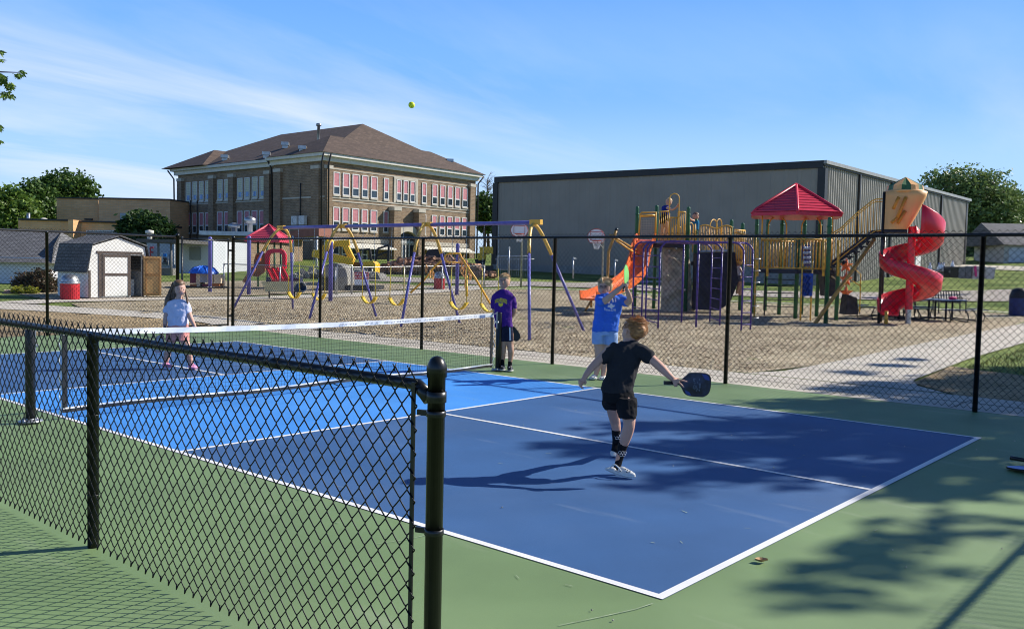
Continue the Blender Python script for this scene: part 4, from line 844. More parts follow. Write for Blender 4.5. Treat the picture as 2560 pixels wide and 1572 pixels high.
# stairs up to the slide tower
D0, D1 = 30.6, 29.7
lo = lambda px, row, dd: W(px, row, D0+(D1-D0)*(px-2080)/135+dd)
for dd in (0, .75):
    mb = MB(); mb.prism([lo(2080, 652, dd), lo(2180, 576, dd), lo(2216, 573, dd), lo(2216, 588, dd), lo(2186, 590, dd), lo(2078, 672, dd)], ld(0, .05)-ld(0, 0)); bld(mb, 'stringer', pdeck, ps)
    mb = MB(); mb.tube([lo(2082, 660, dd-.04), lo(2178, 583, dd-.04), lo(2188, 578, dd-.04), lo(2216, 576, dd-.04)], .018, 6)
    top = [lo(2072, 588, dd), lo(2100, 572, dd), lo(2140, 534, dd), lo(2180, 502, dd), lo(2190, 498, dd), lo(2218, 497, dd)]; mb.tube(top, .02, 7); mb.tube([p+np.array([0, 0, -.09]) for p in top], .016, 6)
    for k in range(19):
        x = 2078+k*7.6; yt = np.interp(x, [2072, 2100, 2140, 2180, 2218], [588, 572, 534, 502, 497]); yb = np.interp(x, [2078, 2180, 2218], [655, 577, 575]); mb.tube([lo(x, yt, dd), lo(x, yb, dd)], .012, 5)
    mb.build('stair_railing', pyel, ps)
mb = MB()
for k in range(7):
    t = k/6; p = lo(2084+t*96, 668-t*76, .4); mb.box(p, (.24, .72, .05), -.86); 
    q = lo(2092+t*90, 668-t*72, 0); mb.lathe(q, [(.0, 0), (.07, 0), (.07, .05), (0, .05)], 10, R=Matrix.Rotation(PI/2, 3, 'Y')@Matrix.Rotation(.86, 3, 'X'))
mb.build('stair_treads', pdeck, ps)
# turret
tc_ = W(2262, 530, 29.4); zb, z1, z2, z3 = (HT(2262, r, tc_[0], tc_[1]) for r in (575, 481, 477, 450)); c2 = xy(tc_)
lv = (c2-Vector((CAM[0], CAM[1]))).normalized(); g1, g2_ = Vector((lv.y, -lv.x)), -lv   # right and towards the camera, seen at the tower
def P3(a, b, z): q = c2+g1*a+g2_*b; return Vector((q.x, q.y, z))
mm = 29.4/2227
secs = []
for t in [k/8 for k in range(9)]:
    z = zb+(z1-zb)*t; xl = -45*mm; xr = (6+46*t**.8)*mm if t < .9 else (50-0*t)*mm; hw = .52
    secs.append([P3(xl, hw, z), P3(xr*.5, hw+.07, z), P3(xr*.9, hw*.8, z), P3(xr, hw*.35, z), P3(xr, -hw*.35, z), P3(xr*.9, -hw*.8, z), P3(xr*.5, -hw-.07, z), P3(xl, -hw, z)])
mb = MB()
for s in secs: mb.v += [tuple(p) for p in s]
for i in range(8):
    for k in range(8): mb.f.append((i*8+k, i*8+(k+1) % 8, (i+1)*8+(k+1) % 8, (i+1)*8+k)); mb.sm.append(True)
mb.f.append(tuple(64+k for k in range(8))); mb.sm.append(False); tw = bld(mb, 'turret', ptan, ps)
mb = MB()
for x0, r0, x1, r1 in ((2247, 493, 2233, 522), (2265, 493, 2243, 545), (2243, 545, 2229, 557), (2263, 528, 2244, 558)):
    q = [W(x0, r0, 28.83), W(x1, r1, 28.83)]; mb.tube(q, .055, 8)
mb.build('slots', mat('slot_orange', (.62, .24, .03), .5), tw)
mb = MB(); mb.lathe(P3(-.02, 0, z1-.02), [(0, 0), (.60, 0), (.62, .03), (.60, .07), (.0, .07)], 20); mb.build('rim', ptan, tw)
K = 12; mb1, mb2 = MB(), MB()
for k in range(K):
    a0, a1 = 2*PI*k/K+.2, 2*PI*(k+1)/K+.2; f = lambda a, r, z: P3(-.02+r*math.cos(a), r*math.sin(a), z); am = (a0+a1)/2; mbx = mb1 if k % 2 else mb2; rr = .57 if k % 2 else .51
    mbx.add([f(a0, .55, z1+.04), f(am, rr, z1+.04), f(a1, .55, z1+.04), f(a1, .52, z1+.22), f(am, rr-.03, z1+.20), f(a0, .52, z1+.22), f(0, 0, z3+.10)], [(0, 1, 4, 5), (1, 2, 3, 4), (5, 4, 6), (4, 3, 6)])
bld(mb1, 'cap_tan', ptan, tw); bld(mb2, 'cap_green', mat('cap_green', (.04, .12, .04), .5), tw)
gtube('tower_post', [(P3(-.64, .30, 0)), (P3(-.64, .30, z1))], .05, black_trim, ps); gtube('tower_post', [(P3(-.60, -.42, 0)), (P3(-.60, -.42, zb-.1))], .055, black_trim, ps)
mb = MB(); mb.prism([P3(-.6, -.5, zb-.1), P3(.1, -.5, zb-.1), P3(.1, .5, zb-.1), P3(-.6, .5, zb-.1)], (0, 0, .09)); bld(mb, 'deck', pdeck, ps)
# spiral slide
sc0 = xy(W(2277, 650, 29.2)); mb = MB(); prof = [(.33, .14), (.30, .14), (.29, -.02), (.34, -.06), (.84, -.04), (.95, .06), (.985, .42), (.95, .44), (.93, .10), (.82, .0), (.38, -.01), (.34, .02)]
n = 72; ph0, ph1 = math.radians(75), math.radians(-560)
for i in range(n+1):
    t = i/n; ph = ph0+(ph1-ph0)*t; deg = math.degrees(ph); z = 2.62+(deg)/180*.76; fl = max(0, (t-.93)/.07)
    z = max(z, .33)
    for r, h in prof:
        q = sc0+g1*(r*math.cos(ph))+g2_*(r*math.sin(ph)); mb.v.append((q.x, q.y, z+h*(1.12+1.0*max(0, 1-t*5))))
L_ = len(prof)
for i in range(n):
    for k in range(L_): mb.f.append((i*L_+k, i*L_+(k+1) % L_, (i+1)*L_+(k+1) % L_, (i+1)*L_+k)); mb.sm.append(True)
mb.f += [tuple(range(L_)), tuple(n*L_+k for k in range(L_))]; mb.sm += [False, False]
bld(mb, 'spiral_slide', pred, ps)
mb = MB(); mb.lathe((sc0.x, sc0.y, 0), [(.09, 0), (.09, .5)], 14); mb.build('slide_foot', MATS['galv'], ps)
mb = MB(); mb.lathe((sc0.x, sc0.y, .5), [(.12, 0), (.12, 2.7)], 14); mb.build('slide_column', pred, ps)
for a in (-.55,): q = sc0+g1*(-.66)+g2_*.35; gtube('slide_leg', [(q.x, q.y, 0), (q.x, q.y, .42)], .06, pyel, ps)
gtube('brace_pole', [G(2036, 811), W(2186, 598, 29.6)], .06, ochre, ps)
# orange stars on a pole, with side hoops
q = xy(G(2112, 786)); gtube('star_pole', [(q.x, q.y, 0), (q.x, q.y, 2.05)], .03, ochre, ps)
for i, r in enumerate((664, 698, 732, 765)):
    mb = MB(); c = W(2114, r, DEP((q.x, q.y, 1.))-.03); rot = .5+i*.9; c = Vector(c); pts = []
    for k in range(10):
        a = 2*PI*k/10+.3; R_ = .29 if k % 2 == 0 else .12; u = e1*(R_*math.cos(a)); w_ = (e2*math.cos(rot*.3)).to_3d()
        pts.append(c+Vector((u.x, u.y, R_*math.sin(a))))
    fr = [p+w_*.09 for p in pts]; bk = [p-w_*.02 for p in pts]; cf, cb_ = c+w_*.17, c-w_*.08
    mb.add(fr+bk+[cf, cb_], [(k, (k+1) % 10, 20) for k in range(10)]+[(10+(k+1) % 10, 10+k, 21) for k in range(10)]+[(k, 10+k, 10+(k+1) % 10, (k+1) % 10) for k in range(10)]); bld(mb, 'star_step', porange, ps)
gtube('side_rail', [W(2125, 661, 30.4), W(2152, 686, 30.4), W(2149, 781, 30.4)], .02, pyel, ps); gtube('side_rail', [W(2128, 700, 30.4), W(2150, 714, 30.4)], .02, pyel, ps)
# rock climbers
def rock(name, quad, th, m, nz, amp, seed, par=ps, K=18):
    a, b, c, d = [Vector(p) for p in quad]; mb = MB(); th = Vector(th)
    def pt(u, v): return a.lerp(b, u).lerp(d.lerp(c, u), v)
    for side in (0, 1):
        for j in range(K+1):
            for i in range(K+1):
                u, v = i/K, j/K; p = pt(u, v)+th*side; ed = min(u, 1-u, v, 1-v); nn_ = noise.noise(p*nz+Vector((seed, 0, 0)))
                mb.v.append(tuple(p+(-th.normalized() if side == 0 else th.normalized())*(amp*(nn_*1.2+.3)*min(1, ed*6))))
    M2 = (K+1)**2
    for j in range(K):
        for i in range(K):
            q = j*(K+1)+i; mb.f += [(q, q+1, q+K+2, q+K+1), (M2+q, M2+q+K+1, M2+q+K+2, M2+q+1)]; mb.sm += [False, False]
    ring = list(range(K+1))+[j*(K+1)+K for j in range(1, K+1)]+[K*(K+1)+i for i in range(K-1, -1, -1)]+[j*(K+1) for j in range(K-1, 0, -1)]
    for x, y in zip(ring, ring[1:]+ring[:1]): mb.f.append((x, y, M2+y, M2+x)); mb.sm.append(False)
    return bld(mb, name, m, par)
rockt = mat('rock_tan', (.42, .36, .26), .9, vary=.25, vscale=5, bump=.6, bscale=30, detail=8); rockd = mat('rock_dark', (.028, .028, .034), .7, vary=.4, vscale=4, bump=.5, bscale=20)
rw = rock('rock_wall', [W(1654, 781, 34.6), W(1734, 781, 34.6), W(1722, 607, 34.9), W(1660, 607, 34.9)], (.40, .30, 0), rockt, 2.2, .16, 3.)
mb = MB()
for x, r in ((1672, 628), (1690, 622), (1710, 640), (1680, 662), (1695, 648), (1668, 690), (1705, 692), (1685, 715), (1712, 725), (1670, 745), (1698, 752)): mb.ball(W(x, r, 34.35), (.07, .05, .05), 8, 6)
mb.build('hand_holds', mat('hold', (.42, .38, .28), .8, vary=.5, vscale=12), rw)
gtube('climb_rope', [W(1671, 640, 34.2), W(1684, 645, 34.2), W(1702, 659, 34.2)], .03, mat('rope_tan', (.6, .5, .33), .8), ps)
mb = MB(); mb.prism([W(1737, 774, 33.9), W(1796, 776, 33.9), W(1824, 758, 33.9), W(1846, 705, 33.9), W(1838, 630, 33.9), W(1742, 632, 33.9)], (.55, .45, 0)); bld(mb, 'dark_climbing_wall', mat('wall_navy', (.012, .012, .028), .6, vary=.5, vscale=2, bump=.5, bscale=6), ps)
rock('dark_boulder', [W(2064, 740, 32.4), W(2096, 742, 32.4), W(2094, 672, 32.4), W(2056, 665, 32.4)], (.5, .4, 0), rockd, 2.5, .12, 7., K=10)
rock('dark_boulder', [W(2112, 786, 31.6), W(2146, 786, 31.6), W(2143, 745, 31.6), W(2120, 736, 31.6)], (.5, .4, 0), rockd, 2.5, .1, 9., K=10)
mb = MB(); mb.tube([W(2078, 690, 31.5), W(2098, 704, 31.5), W(2112, 716, 31.5)], .03, 6); mb.build('climb_rope', MATS['rope_tan'], ps)
# orange chute down to the left
CP = [(1616, 600, 35.3), (1611, 606, 34.9), (1603, 628, 34.2), (1598, 655, 33.4), (1585, 690, 32.5), (1556, 715, 31.6), (1520, 733, 30.8), (1490, 745, 30.2), (1470, 747, 29.9)]
C3 = [Vector(W(*p)) for p in CP]; fine = []
for i in range(len(C3)-1):
    p0, p1, p2, p3 = C3[max(0, i-1)], C3[i], C3[i+1], C3[min(len(C3)-1, i+2)]
    for k in range(6): t = k/6; fine.append(.5*((2*p1)+(p2-p0)*t+(2*p0-5*p1+4*p2-p3)*t*t+(3*p1-p0-3*p2+p3)*t**3))
fine.append(C3[-1]); mb = MB(); pr2 = [(-.40, .26), (-.36, .27), (-.32, .02), (.32, .02), (.36, .27), (.40, .26), (.37, -.05), (-.37, -.05)]
for i, p in enumerate(fine):
    d = (fine[min(i+1, len(fine)-1)]-fine[max(0, i-1)]).normalized(); sd2 = d.cross(Vector((0, 0, 1))).normalized(); up2 = sd2.cross(d)
    for a, h in pr2: mb.v.append(tuple(p+sd2*a+up2*h))
for i in range(len(fine)-1):
    for k in range(8): mb.f.append((i*8+k, i*8+(k+1) % 8, (i+1)*8+(k+1) % 8, (i+1)*8+k)); mb.sm.append(False)
mb.f += [tuple(range(8)), tuple((len(fine)-1)*8+k for k in range(8))]; mb.sm += [False]*2; bld(mb, 'orange_slide', porange, ps)
gtube('slide_leg', [W(1484, 742, 30.3), G(1463, 777)], .045, ochre, ps); gtube('slide_leg', [W(1478, 750, 30.3), W(1478, 768, 30.3)], .04, ochre, ps)
# bent ochre pole with arms beside the orange slide
oh = thing('trapeze_pole', G(1516, 762), 'bent ochre pole with overhead arms left of the orange slide', 'play pole')
gtube('pole', [W(1513, 752, 32), W(1519, 690, 32), W(1521, 630, 32), W(1529, 607, 32), W(1535, 592, 32), W(1541, 575, 32)], .055, ochre, oh)
MB().tube([W(1540, 577, 32), W(1542, 571, 32)], .062, 8).build('black_tip', blk, oh); gtube('arm', [W(1526, 591, 32), W(1545, 598, 32.2), W(1592, 626, 34)], .04, ochre, oh); gtube('arm', [W(1540, 601, 31.8), W(1572, 623, 33), W(1600, 640, 34)], .035, pyel, oh)
MB().ball(W(1527, 591, 32), .09, 10, 8).build('joint', ochre, oh)
# ---- purple climbing frame ----
pf = thing('climbing_frame', (18.5, 10.8, 0), 'purple tubular climbing frame with ladders in front of the rock wall', 'climbing frame')
def up_(px, D): q = W(px, 820, D); return Vector((q[0], q[1]))
def ladder(a, b, z, name='ladder', rung=.31, z0=.15):
    mb = MB()
    for q in (a, b): mb.tube([(q.x, q.y, 0), (q.x, q.y, z)], .025, 8)
    zz = z0
    while zz < z-.1: mb.tube([(a.x, a.y, zz), (b.x, b.y, zz)], .016, 6); zz += rung
    return mb.build(name, pur, pf)
ZM = 2.40
A1, A2, B1, B2, Cc1, Cc2, D1_, D2_, M1, M2_ = up_(1580, 27.4), up_(1603, 26.6), up_(1613, 25.9), up_(1645, 24.6), up_(1774, 28.2), up_(1799, 26.3), up_(1853, 24.6), up_(1876, 25.0), up_(1703, 27.4), up_(1740, 25.2)
ladder(A1, A2, ZM-.15); ladder(B1, B2, ZM-.15); ladder(Cc1, Cc2, ZM-.1); ladder(D1_, D2_, ZM-.2, rung=.33)
def arch(a, b, z, name='top_rail'):
    d = (b-a).normalized(); r = .28; pts = [(a.x, a.y, z-r-.02)]
    for k in range(6): t = PI/2*k/5; q = a+d*(r-r*math.cos(t)); pts.append((q.x, q.y, z-r+r*math.sin(t)))
    for k in range(6): t = PI/2*(1-k/5); q = b-d*(r-r*math.cos(t)); pts.append((q.x, q.y, z-r+r*math.sin(t)))
    pts.append((b.x, b.y, z-r-.02)); MB().tube(pts, .027, 8).build(name, pur, pf)
arch(B2, D1_, ZM); arch(B1, D2_, ZM+.02); arch(A1, Cc1, ZM+.05); arch(A2, Cc2, ZM+.03)
for q in (M1, M2_): MB().tube([(q.x, q.y, 0), (q.x, q.y, ZM)], .03, 8).build('upright', pur, pf)
mb = MB()
for k in range(9):
    t = .08+k*.105; a, b = B2.lerp(D1_, t), B1.lerp(D2_, t); mb.tube([(a.x, a.y, ZM), (b.x, b.y, ZM)], .016, 6); a, b = A1.lerp(Cc1, t), A2.lerp(Cc2, t); mb.tube([(a.x, a.y, ZM+.04), (b.x, b.y, ZM+.03)], .016, 6)
mb.build('overhead_rungs', pur, pf)
mb = MB()
for r in range(6): z = .33+r*.33; mb.tube([(D2_.x, D2_.y, z), (*(D2_+e1*.22), z)], .014, 6)
mb.build('side_rungs', MATS['galv'], pf)  # pale grey instead of purple, standing for the sunlit ends of the rungs
# ---- swing set ----
sw = thing('swing_set', (12.95, 17, 0), 'long purple swing set with yellow arched tops', 'swing set'); ys = [10.8, 14.95, 19.1, 23.2]; XS = 12.95; ZB = 2.67
FT4 = [((11.35, 10.35), (14.6, 11.25)), ((11.5, 14.75), (14.05, 15.15)), ((11.5, 18.6), (13.95, 18.6)), ((11.75, 23.0), (14.25, 23.3))]
def y_at(px, x, z=.6):
    lo_, hi = 5., 30.
    for _ in range(50):
        m_ = (lo_+hi)/2
        if PJ((x, m_, z))[0] > px: lo_ = m_
        else: hi = m_
    return lo_
YT = [y_at(p, XS, 2.65) for p in (1340, 1068, 856, 703)]
for (l_, r_), y in zip(FT4, YT):
    top = Vector((XS, y, 2.74)); fL, fR = Vector((*l_, 0)), Vector((*r_, 0))
    hd = (fR-fL).normalized()*.40; tp = {0: top-hd, 1: top+hd}
    def ap(f, z): q = tp[0 if f is fL else 1]; return f.lerp(Vector((q.x, q.y, 2.45)), z/2.45)
    for f in (fL, fR): MB().tube([f, ap(f, 1.95)], .036, 10).build('leg', pviolet, sw)
    a, b = ap(fL, 1.93), ap(fR, 1.93); da, db = (a-fL).normalized(), (b-fR).normalized(); P = []
    for k in range(15):     # bent pipe: rises along both legs and rounds over the beam
        t = k/14; c0, c1, c2_, c3 = a, a+da*1.12, b+db*1.12, b; P.append(c0*(1-t)**3+c1*3*t*(1-t)**2+c2_*3*t*t*(1-t)+c3*t**3)
    MB().tube(P, .045, 10).build('yellow_arch', mat('arch_yellow', (.66, .42, .10), .4), sw); zt = max(p.z for p in P)
    MB().box((XS, y, ZB+.03), (.10, .34, .12)).build('beam_bracket', pyel, sw)
for a, b in zip(YT, YT[1:]): MB().tube([(XS, a+.12, ZB+.02), (XS, b-.12, ZB+.02)], .05, 12).build('beam', pviolet, sw)
def swing(y, sx_, lab, hw=.30, bright=0.):
    t = thing('swing', (XS, y, ZB), lab, 'swing', 'swings hanging from the swing set')
    sway = Vector((sx_, 0, 0)); zs = .66
    for s, nm in ((-1, 'chain'), (1, 'chain')):
        tp, bt = Vector((XS, y+s*.24, ZB-.02)), Vector((XS, y+s*hw, zs))+sway; mb = MB(); md = tp.lerp(bt, .55); K = 22
        for k in range(K): a, b = tp.lerp(md, k/K), tp.lerp(md, (k+.8)/K); mb.tube([a, b], .013 if k % 2 else .008, 4)
        c = mb.build(nm, MATS['galv'], t); MB().tube([md, bt], .012, 6).build('yellow_sleeve', mat('sleeve', (.60, .47, .05), .5), c)
        MB().box(tp+Vector((0, 0, .03)), (.03, .03, .07)).build('hanger', blk, t)
    mb = MB(); K = 10; pts = [Vector((XS, y-hw+2*hw*k/K, zs-.20*math.sin(PI*k/K)**.8))+sway for k in range(K+1)]
    for p in pts: mb.v += [tuple(p+Vector((-.075, 0, 0))), tuple(p+Vector((.075, 0, 0))), tuple(p+Vector((.075, 0, -.014))), tuple(p+Vector((-.075, 0, -.014)))]
    for k in range(K):
        for j in range(4): mb.f.append((k*4+j, k*4+(j+1) % 4, k*4+4+(j+1) % 4, k*4+4+j)); mb.sm.append(True)
    mb.f += [(0, 1, 2, 3), (4*K, 4*K+3, 4*K+2, 4*K+1)]; mb.sm += [False]*2; bld(mb, 'seat', mat('swing_seat', (.72, .50, .06), .45, vary=.08), t); return t
for px, sx_, lab in ((1224, 0, 'yellow swing nearest the purple shirt boy'), (1146, 0, 'yellow swing second from the right end of the set'), (992, 0, 'yellow swing in the right half of the middle bay'), (919, .05, 'yellow swing in the left half of the middle bay'), (797, 0, 'yellow swing just left of the second yellow arch'), (733, .03, 'yellow swing farthest left above the bench')): swing(y_at(px, XS), sx_, lab)
# ================= SMALLER THINGS ROUND THE PLAYGROUND =================
galv = MATS['galv']
for (px, r, tr, lab) in ((525, 730, 597, 'purple pole rising behind the blue domed play house'), (622, 736, 595, 'purple pole left of the little red-roofed play house'), (826, 753, 608, 'purple pole behind the second swing frame'), (1142, 738, 613, 'purple pole left of the ring climber legs')):
    b = G(px, r); h = HT(px, tr, b[0], b[1])-b[2]; t = thing('activity_pole', b, lab, 'pole', 'purple poles in the mulch')
    mb = MB(); mb.lathe((b[0], b[1], b[2]), [(0, 0), (.085, 0), (.085, h)], 16); mb.build('pole', pviolet, t); mb = MB(); mb.lathe((b[0], b[1], b[2]+h), [(.088, -.02), (.09, .03), (.06, .08), (0, .1)], 16); mb.build('cap', pviolet, t)
def trash(px, r, tr, wpx, col, lab, dome=galv, seat=False):
    b = G(px, r); D = DEP(b); R = wpx/2*D/FPX; h = HT(px, tr, b[0], b[1])-b[2]; t = thing('trash_bin', b, lab, 'trash bin', 'outdoor trash bins'); c = (b[0], b[1], b[2])
    m = mat('bin_'+col[0], col[1], .45, vary=.12, vscale=8, col2=col[1])
    mb = MB(); mb.lathe(c, [(0, 0), (R*.93, 0), (R*.95, .03), (R, h*.62), (R*1.01, h*.66), (R*.9, h*.66)], 28)
    for k in range(28): a = 2*PI*k/28; mb.box((b[0]+R*.985*math.cos(a), b[1]+R*.985*math.sin(a), b[2]+h*.33), (.012, R*.16, h*.6), a)
    mb.build('bin_body', m, t); mb = MB(); mb.lathe(c, [(R*1.05, h*.63), (R*1.06, h*.70), (R*.98, h*.71)], 28); mb.build('rim', dome, t)
    mb = MB(); mb.lathe(c, [(R*.96, h*.70), (R*.93, h*.80), (R*.75, h*.92), (R*.4, h*.985), (0, h)], 26); d = mb.build('dome_lid', dome, t)
    ang = math.atan2(CAM[1]-b[1], CAM[0]-b[0])+.5; mb = MB(); P = lambda a, z, r_: (b[0]+r_*math.cos(ang+a), b[1]+r_*math.sin(ang+a), b[2]+z)
    mb.quad(P(-.45, h*.73, R*.97), P(.45, h*.73, R*.97), P(.38, h*.88, R*.86), P(-.38, h*.88, R*.86)); mb.build('flap', dkm, d)
trash(175, 749, 685, 45, ('red', (.50, .02, .03)), 'red trash bin with grey dome lid in front of the shed')
trash(1098, 723, 679, 27, ('red', (.50, .02, .03)), 'red trash bin with grey dome lid beyond the swings')
trash(2546, 789, 719, 44, ('blue', (.015, .03, .14)), 'dark blue trash bin at the right edge beyond the path', dkm)
# picnic tables
ptop = mat('table_blue', (.03, .05, .11), .35, vary=.2, vscale=12); ptl = dkm
def picnic(c, lab, rz=0.):
    c = Vector((c[0], c[1], gz(c[0], c[1]))); t = thing('picnic_table', c, lab, 'picnic table', 'round steel picnic tables')
    mb = MB(); n = 6; R = .95; v = [c+Vector((R*math.cos(2*PI*k/n+rz), R*math.sin(2*PI*k/n+rz), .73)) for k in range(n)]; mb.prism(v, (0, 0, .035)); bld(mb, 'table_top', ptop, t)
    for k in range(4):
        a = 2*PI*k/4+rz+.4; p = c+Vector((.42*math.cos(a), .42*math.sin(a), 0)); MB().tube([p, p+Vector((0, 0, .73))], .035, 8).build('leg', ptl, t)
    mb = MB()
    for k in range(4): a, b = 2*PI*k/4+rz+.4, 2*PI*(k+1)/4+rz+.4; mb.tube([c+Vector((.42*math.cos(a), .42*math.sin(a), .1)), c+Vector((.42*math.cos(b), .42*math.sin(b), .1))], .025, 6)
    mb.build('base_frame', ptl, t)
    for k in range(4):
        a = 2*PI*k/4+rz+.4; u, w_ = Vector((math.cos(a), math.sin(a), 0)), Vector((-math.sin(a), math.cos(a), 0)); o_ = c+u*1.28; mb = MB()
        mb.prism([o_+u*-.15+w_*-.42, o_+u*.15+w_*-.55, o_+u*.15+w_*.55, o_+u*-.15+w_*.42], (0, 0, .03)); mb.v = [(x, y, z+.43) for x, y, z in mb.v]; s = bld(mb, 'bench_seat', ptop, t)
        mb = MB()
        for q in (-.3, .3): mb.tube([c+u*.42+w_*q*.4+Vector((0, 0, .12)), c+u*.95+w_*q+Vector((0, 0, .05)), c+u*1.40+w_*q+Vector((0, 0, .04)), c+u*1.46+w_*q+Vector((0, 0, .2)), c+u*1.30+w_*q+Vector((0, 0, .42))], .022, 6)
        mb.build('bench_leg', ptl, s)
pt = xy(W(2352, 760, 32.2)); picnic(pt, 'steel picnic table with pink bag on top right of the red slide', .3); p2 = xy(W(2222, 770, 32.8)); picnic(p2, 'steel picnic table mostly hidden behind the red slide', .9)
bg_ = thing('swim_bag', (pt.x+.35, pt.y-.3, .77), 'small pink and black bag lying on the picnic table', 'bag'); mb = MB(); mb.ball((pt.x+.35, pt.y-.3, .82), (.22, .14, .07), 12, 8); mb.build('bag_body', mat('bag_pink', (.5, .03, .15), .7, vary=.5, vscale=10), bg_); MB().tube([(pt.x+.5, pt.y-.42, .80), (pt.x+.6, pt.y-.5, .90), (pt.x+.68, pt.y-.55, .80)], .02, 6).build('handle', dkm, bg_)
def parkbench(c, rz, lab, n=11, L=1.2):
    t = thing('park_bench', (c[0], c[1], gz(c[0], c[1])), lab, 'bench', 'black slatted park benches'); z0 = gz(c[0], c[1]); ux, uy = Vector((math.cos(rz), math.sin(rz), 0)), Vector((-math.sin(rz), math.cos(rz), 0)); c = Vector((c[0], c[1], z0))
    mb = MB()
    for i in range(n): q = c+ux*(-L/2+L*i/(n-1)); mb.bar(q+Vector((0, 0, .45)), q+uy*.12+Vector((0, 0, .92)), .045, .01, ux)
    mb.bar(c-ux*L/2+Vector((0, 0, .46)), c+ux*L/2+Vector((0, 0, .46)), .04, .03); mb.bar(c-ux*L/2+uy*.12+Vector((0, 0, .92)), c+ux*L/2+uy*.12+Vector((0, 0, .92)), .04, .03); mb.build('backrest', dkm, t)
    mb = MB()
    for i in range(n): q = c+ux*(-L/2+L*i/(n-1)); mb.bar(q+Vector((0, 0, .44)), q-uy*.42+Vector((0, 0, .43)), .045, .01)
    mb.build('seat', dkm, t)
    for s in (-1, 1): MB().tube([c+ux*s*L/2-uy*.40, c+ux*s*L/2-uy*.38+Vector((0, 0, .62)), c+ux*s*L/2+uy*.05+Vector((0, 0, .62)), c+ux*s*L/2], .025, 6).build('leg', dkm, t)
q = xy(W(2368, 748, 37.5)); parkbench(q, -.75, 'black slatted bench behind the picnic table with the pink bag'); q = xy(W(2262, 752, 37.0)); parkbench(q, .25, 'black slatted bench half hidden by the red slide')
# refuse carts and clutter by the hall
def cart(px0, px1, D, r0, r1, m, lab, nm='storage_bin'):
    k = kpx((px0+px1)/2, 690); c = ld(k*D, D); z0, z1 = zr(r1, px0, D), zr(r0, px0, D); t = thing(nm, (c.x, c.y, z0), lab, 'bin', 'bins beside the steel hall')
    wd = (px1-px0)*D/FPX; mb = MB(); 
    a = [c+e1.to_3d()*s*wd*.46+e2.to_3d()*q*.35 for s, q in ((-1, 1), (1, 1), (1, -1), (-1, -1))]; b = [c+e1.to_3d()*s*wd*.5+e2.to_3d()*q*.4 for s, q in ((-1, 1), (1, 1), (1, -1), (-1, -1))]
    mb.add([(p.x, p.y, z0) for p in a]+[(p.x, p.y, z1-.06) for p in b], [(0, 3, 2, 1), (4, 5, 6, 7), (0, 1, 5, 4), (1, 2, 6, 5), (2, 3, 7, 6), (3, 0, 4, 7)]); bld(mb, 'bin_body', m, t)
    mb = MB(); mb.prism([(p.x, p.y, z1-.055) for p in [c+(q-c)*1.05 for q in b]], (0, 0, .06)); bld(mb, 'lid', m, t)
    mb = MB(); mb.tube([W((px0+px1)/2-4, (r0+r1)/2, D-.42), W((px0+px1)/2, (r0+r1)/2-3, D-.44), W((px0+px1)/2+4, (r0+r1)/2, D-.42)], .05, 6); mb.build('handle', galv, t)
gr = mat('cart_grey', (.13, .135, .14), .6); lg = mat('cart_light', (.40, .40, .39), .6)
cart(2367, 2387, 50, 667, 694, blk, 'black bin leaning beside the grey ones near the hall'); cart(2388, 2404, 50, 667, 695, gr, 'mid grey bin second from left beside the hall'); cart(2405, 2420, 50.2, 667, 696, gr, 'mid grey bin next to the pale one by the hall'); cart(2422, 2454, 50.3, 666, 697, lg, 'pale grey bin with pink towel hanging over it')
cart(2455, 2478, 50.6, 668, 697, lg, 'rightmost pale grey bin partly behind the fence post')
mb = MB(); mb.prism([W(2436, 667, 49.6), W(2441, 664, 49.6), W(2443, 690, 49.6), W(2438, 692, 49.6)], (.03, .03, 0)); tag(bld(mb, 'pink_towel', mat('towel', (.6, .05, .18), .9), None), 'pink towel draped over the pale grey bin', 'towel')
random.seed(3)
for i, (x, lab) in enumerate(((2325, 'left white bottle in the clutter by the hall'), (2347, 'white bottle left of the middle one by the hall'), (2353, 'middle white bottle in the clutter by the hall'), (2359, 'white bottle right of the middle one by the hall'), (2381, 'white jug standing on the black bin'))):
    p = W(x, 672 if i < 4 else 667, 50.4); t = thing('white_jug', p, lab, 'jug', 'white bottles by the hall'); mb = MB(); mb.lathe(p, [(0, -.15), (.10, -.15), (.11, .12), (.04, .24), (.04, .3), (0, .3)], 12); mb.build('jug_body', white, t); mb = MB(); mb.lathe(p, [(.045, .28), (.045, .34), (0, .34)], 10); mb.build('cap', pblue, t)
t = thing('junk_pile', W(2345, 693, 50.5), 'jumble of grey pipes and boxes on the grass by the hall', 'junk'); mb = MB(); random.seed(9)
for i in range(16): p = Vector(W(rnd(2310, 2365), rnd(678, 692), 50.6)); mb.box(p, (rnd(.1, .5), rnd(.1, .3), rnd(.08, .3)), rnd(0, 3), rnd(-.4, .4))
bld(mb, 'boxes', mat('junk_grey', (.22, .22, .2), .8, vary=.5, vscale=3), t); mb = MB()
for i in range(5): mb.tube([W(rnd(2300, 2330), rnd(665, 690), 50.3), W(rnd(2335, 2365), rnd(672, 692), 50.3)], .03, 6)
mb.build('pipes', galv, t)
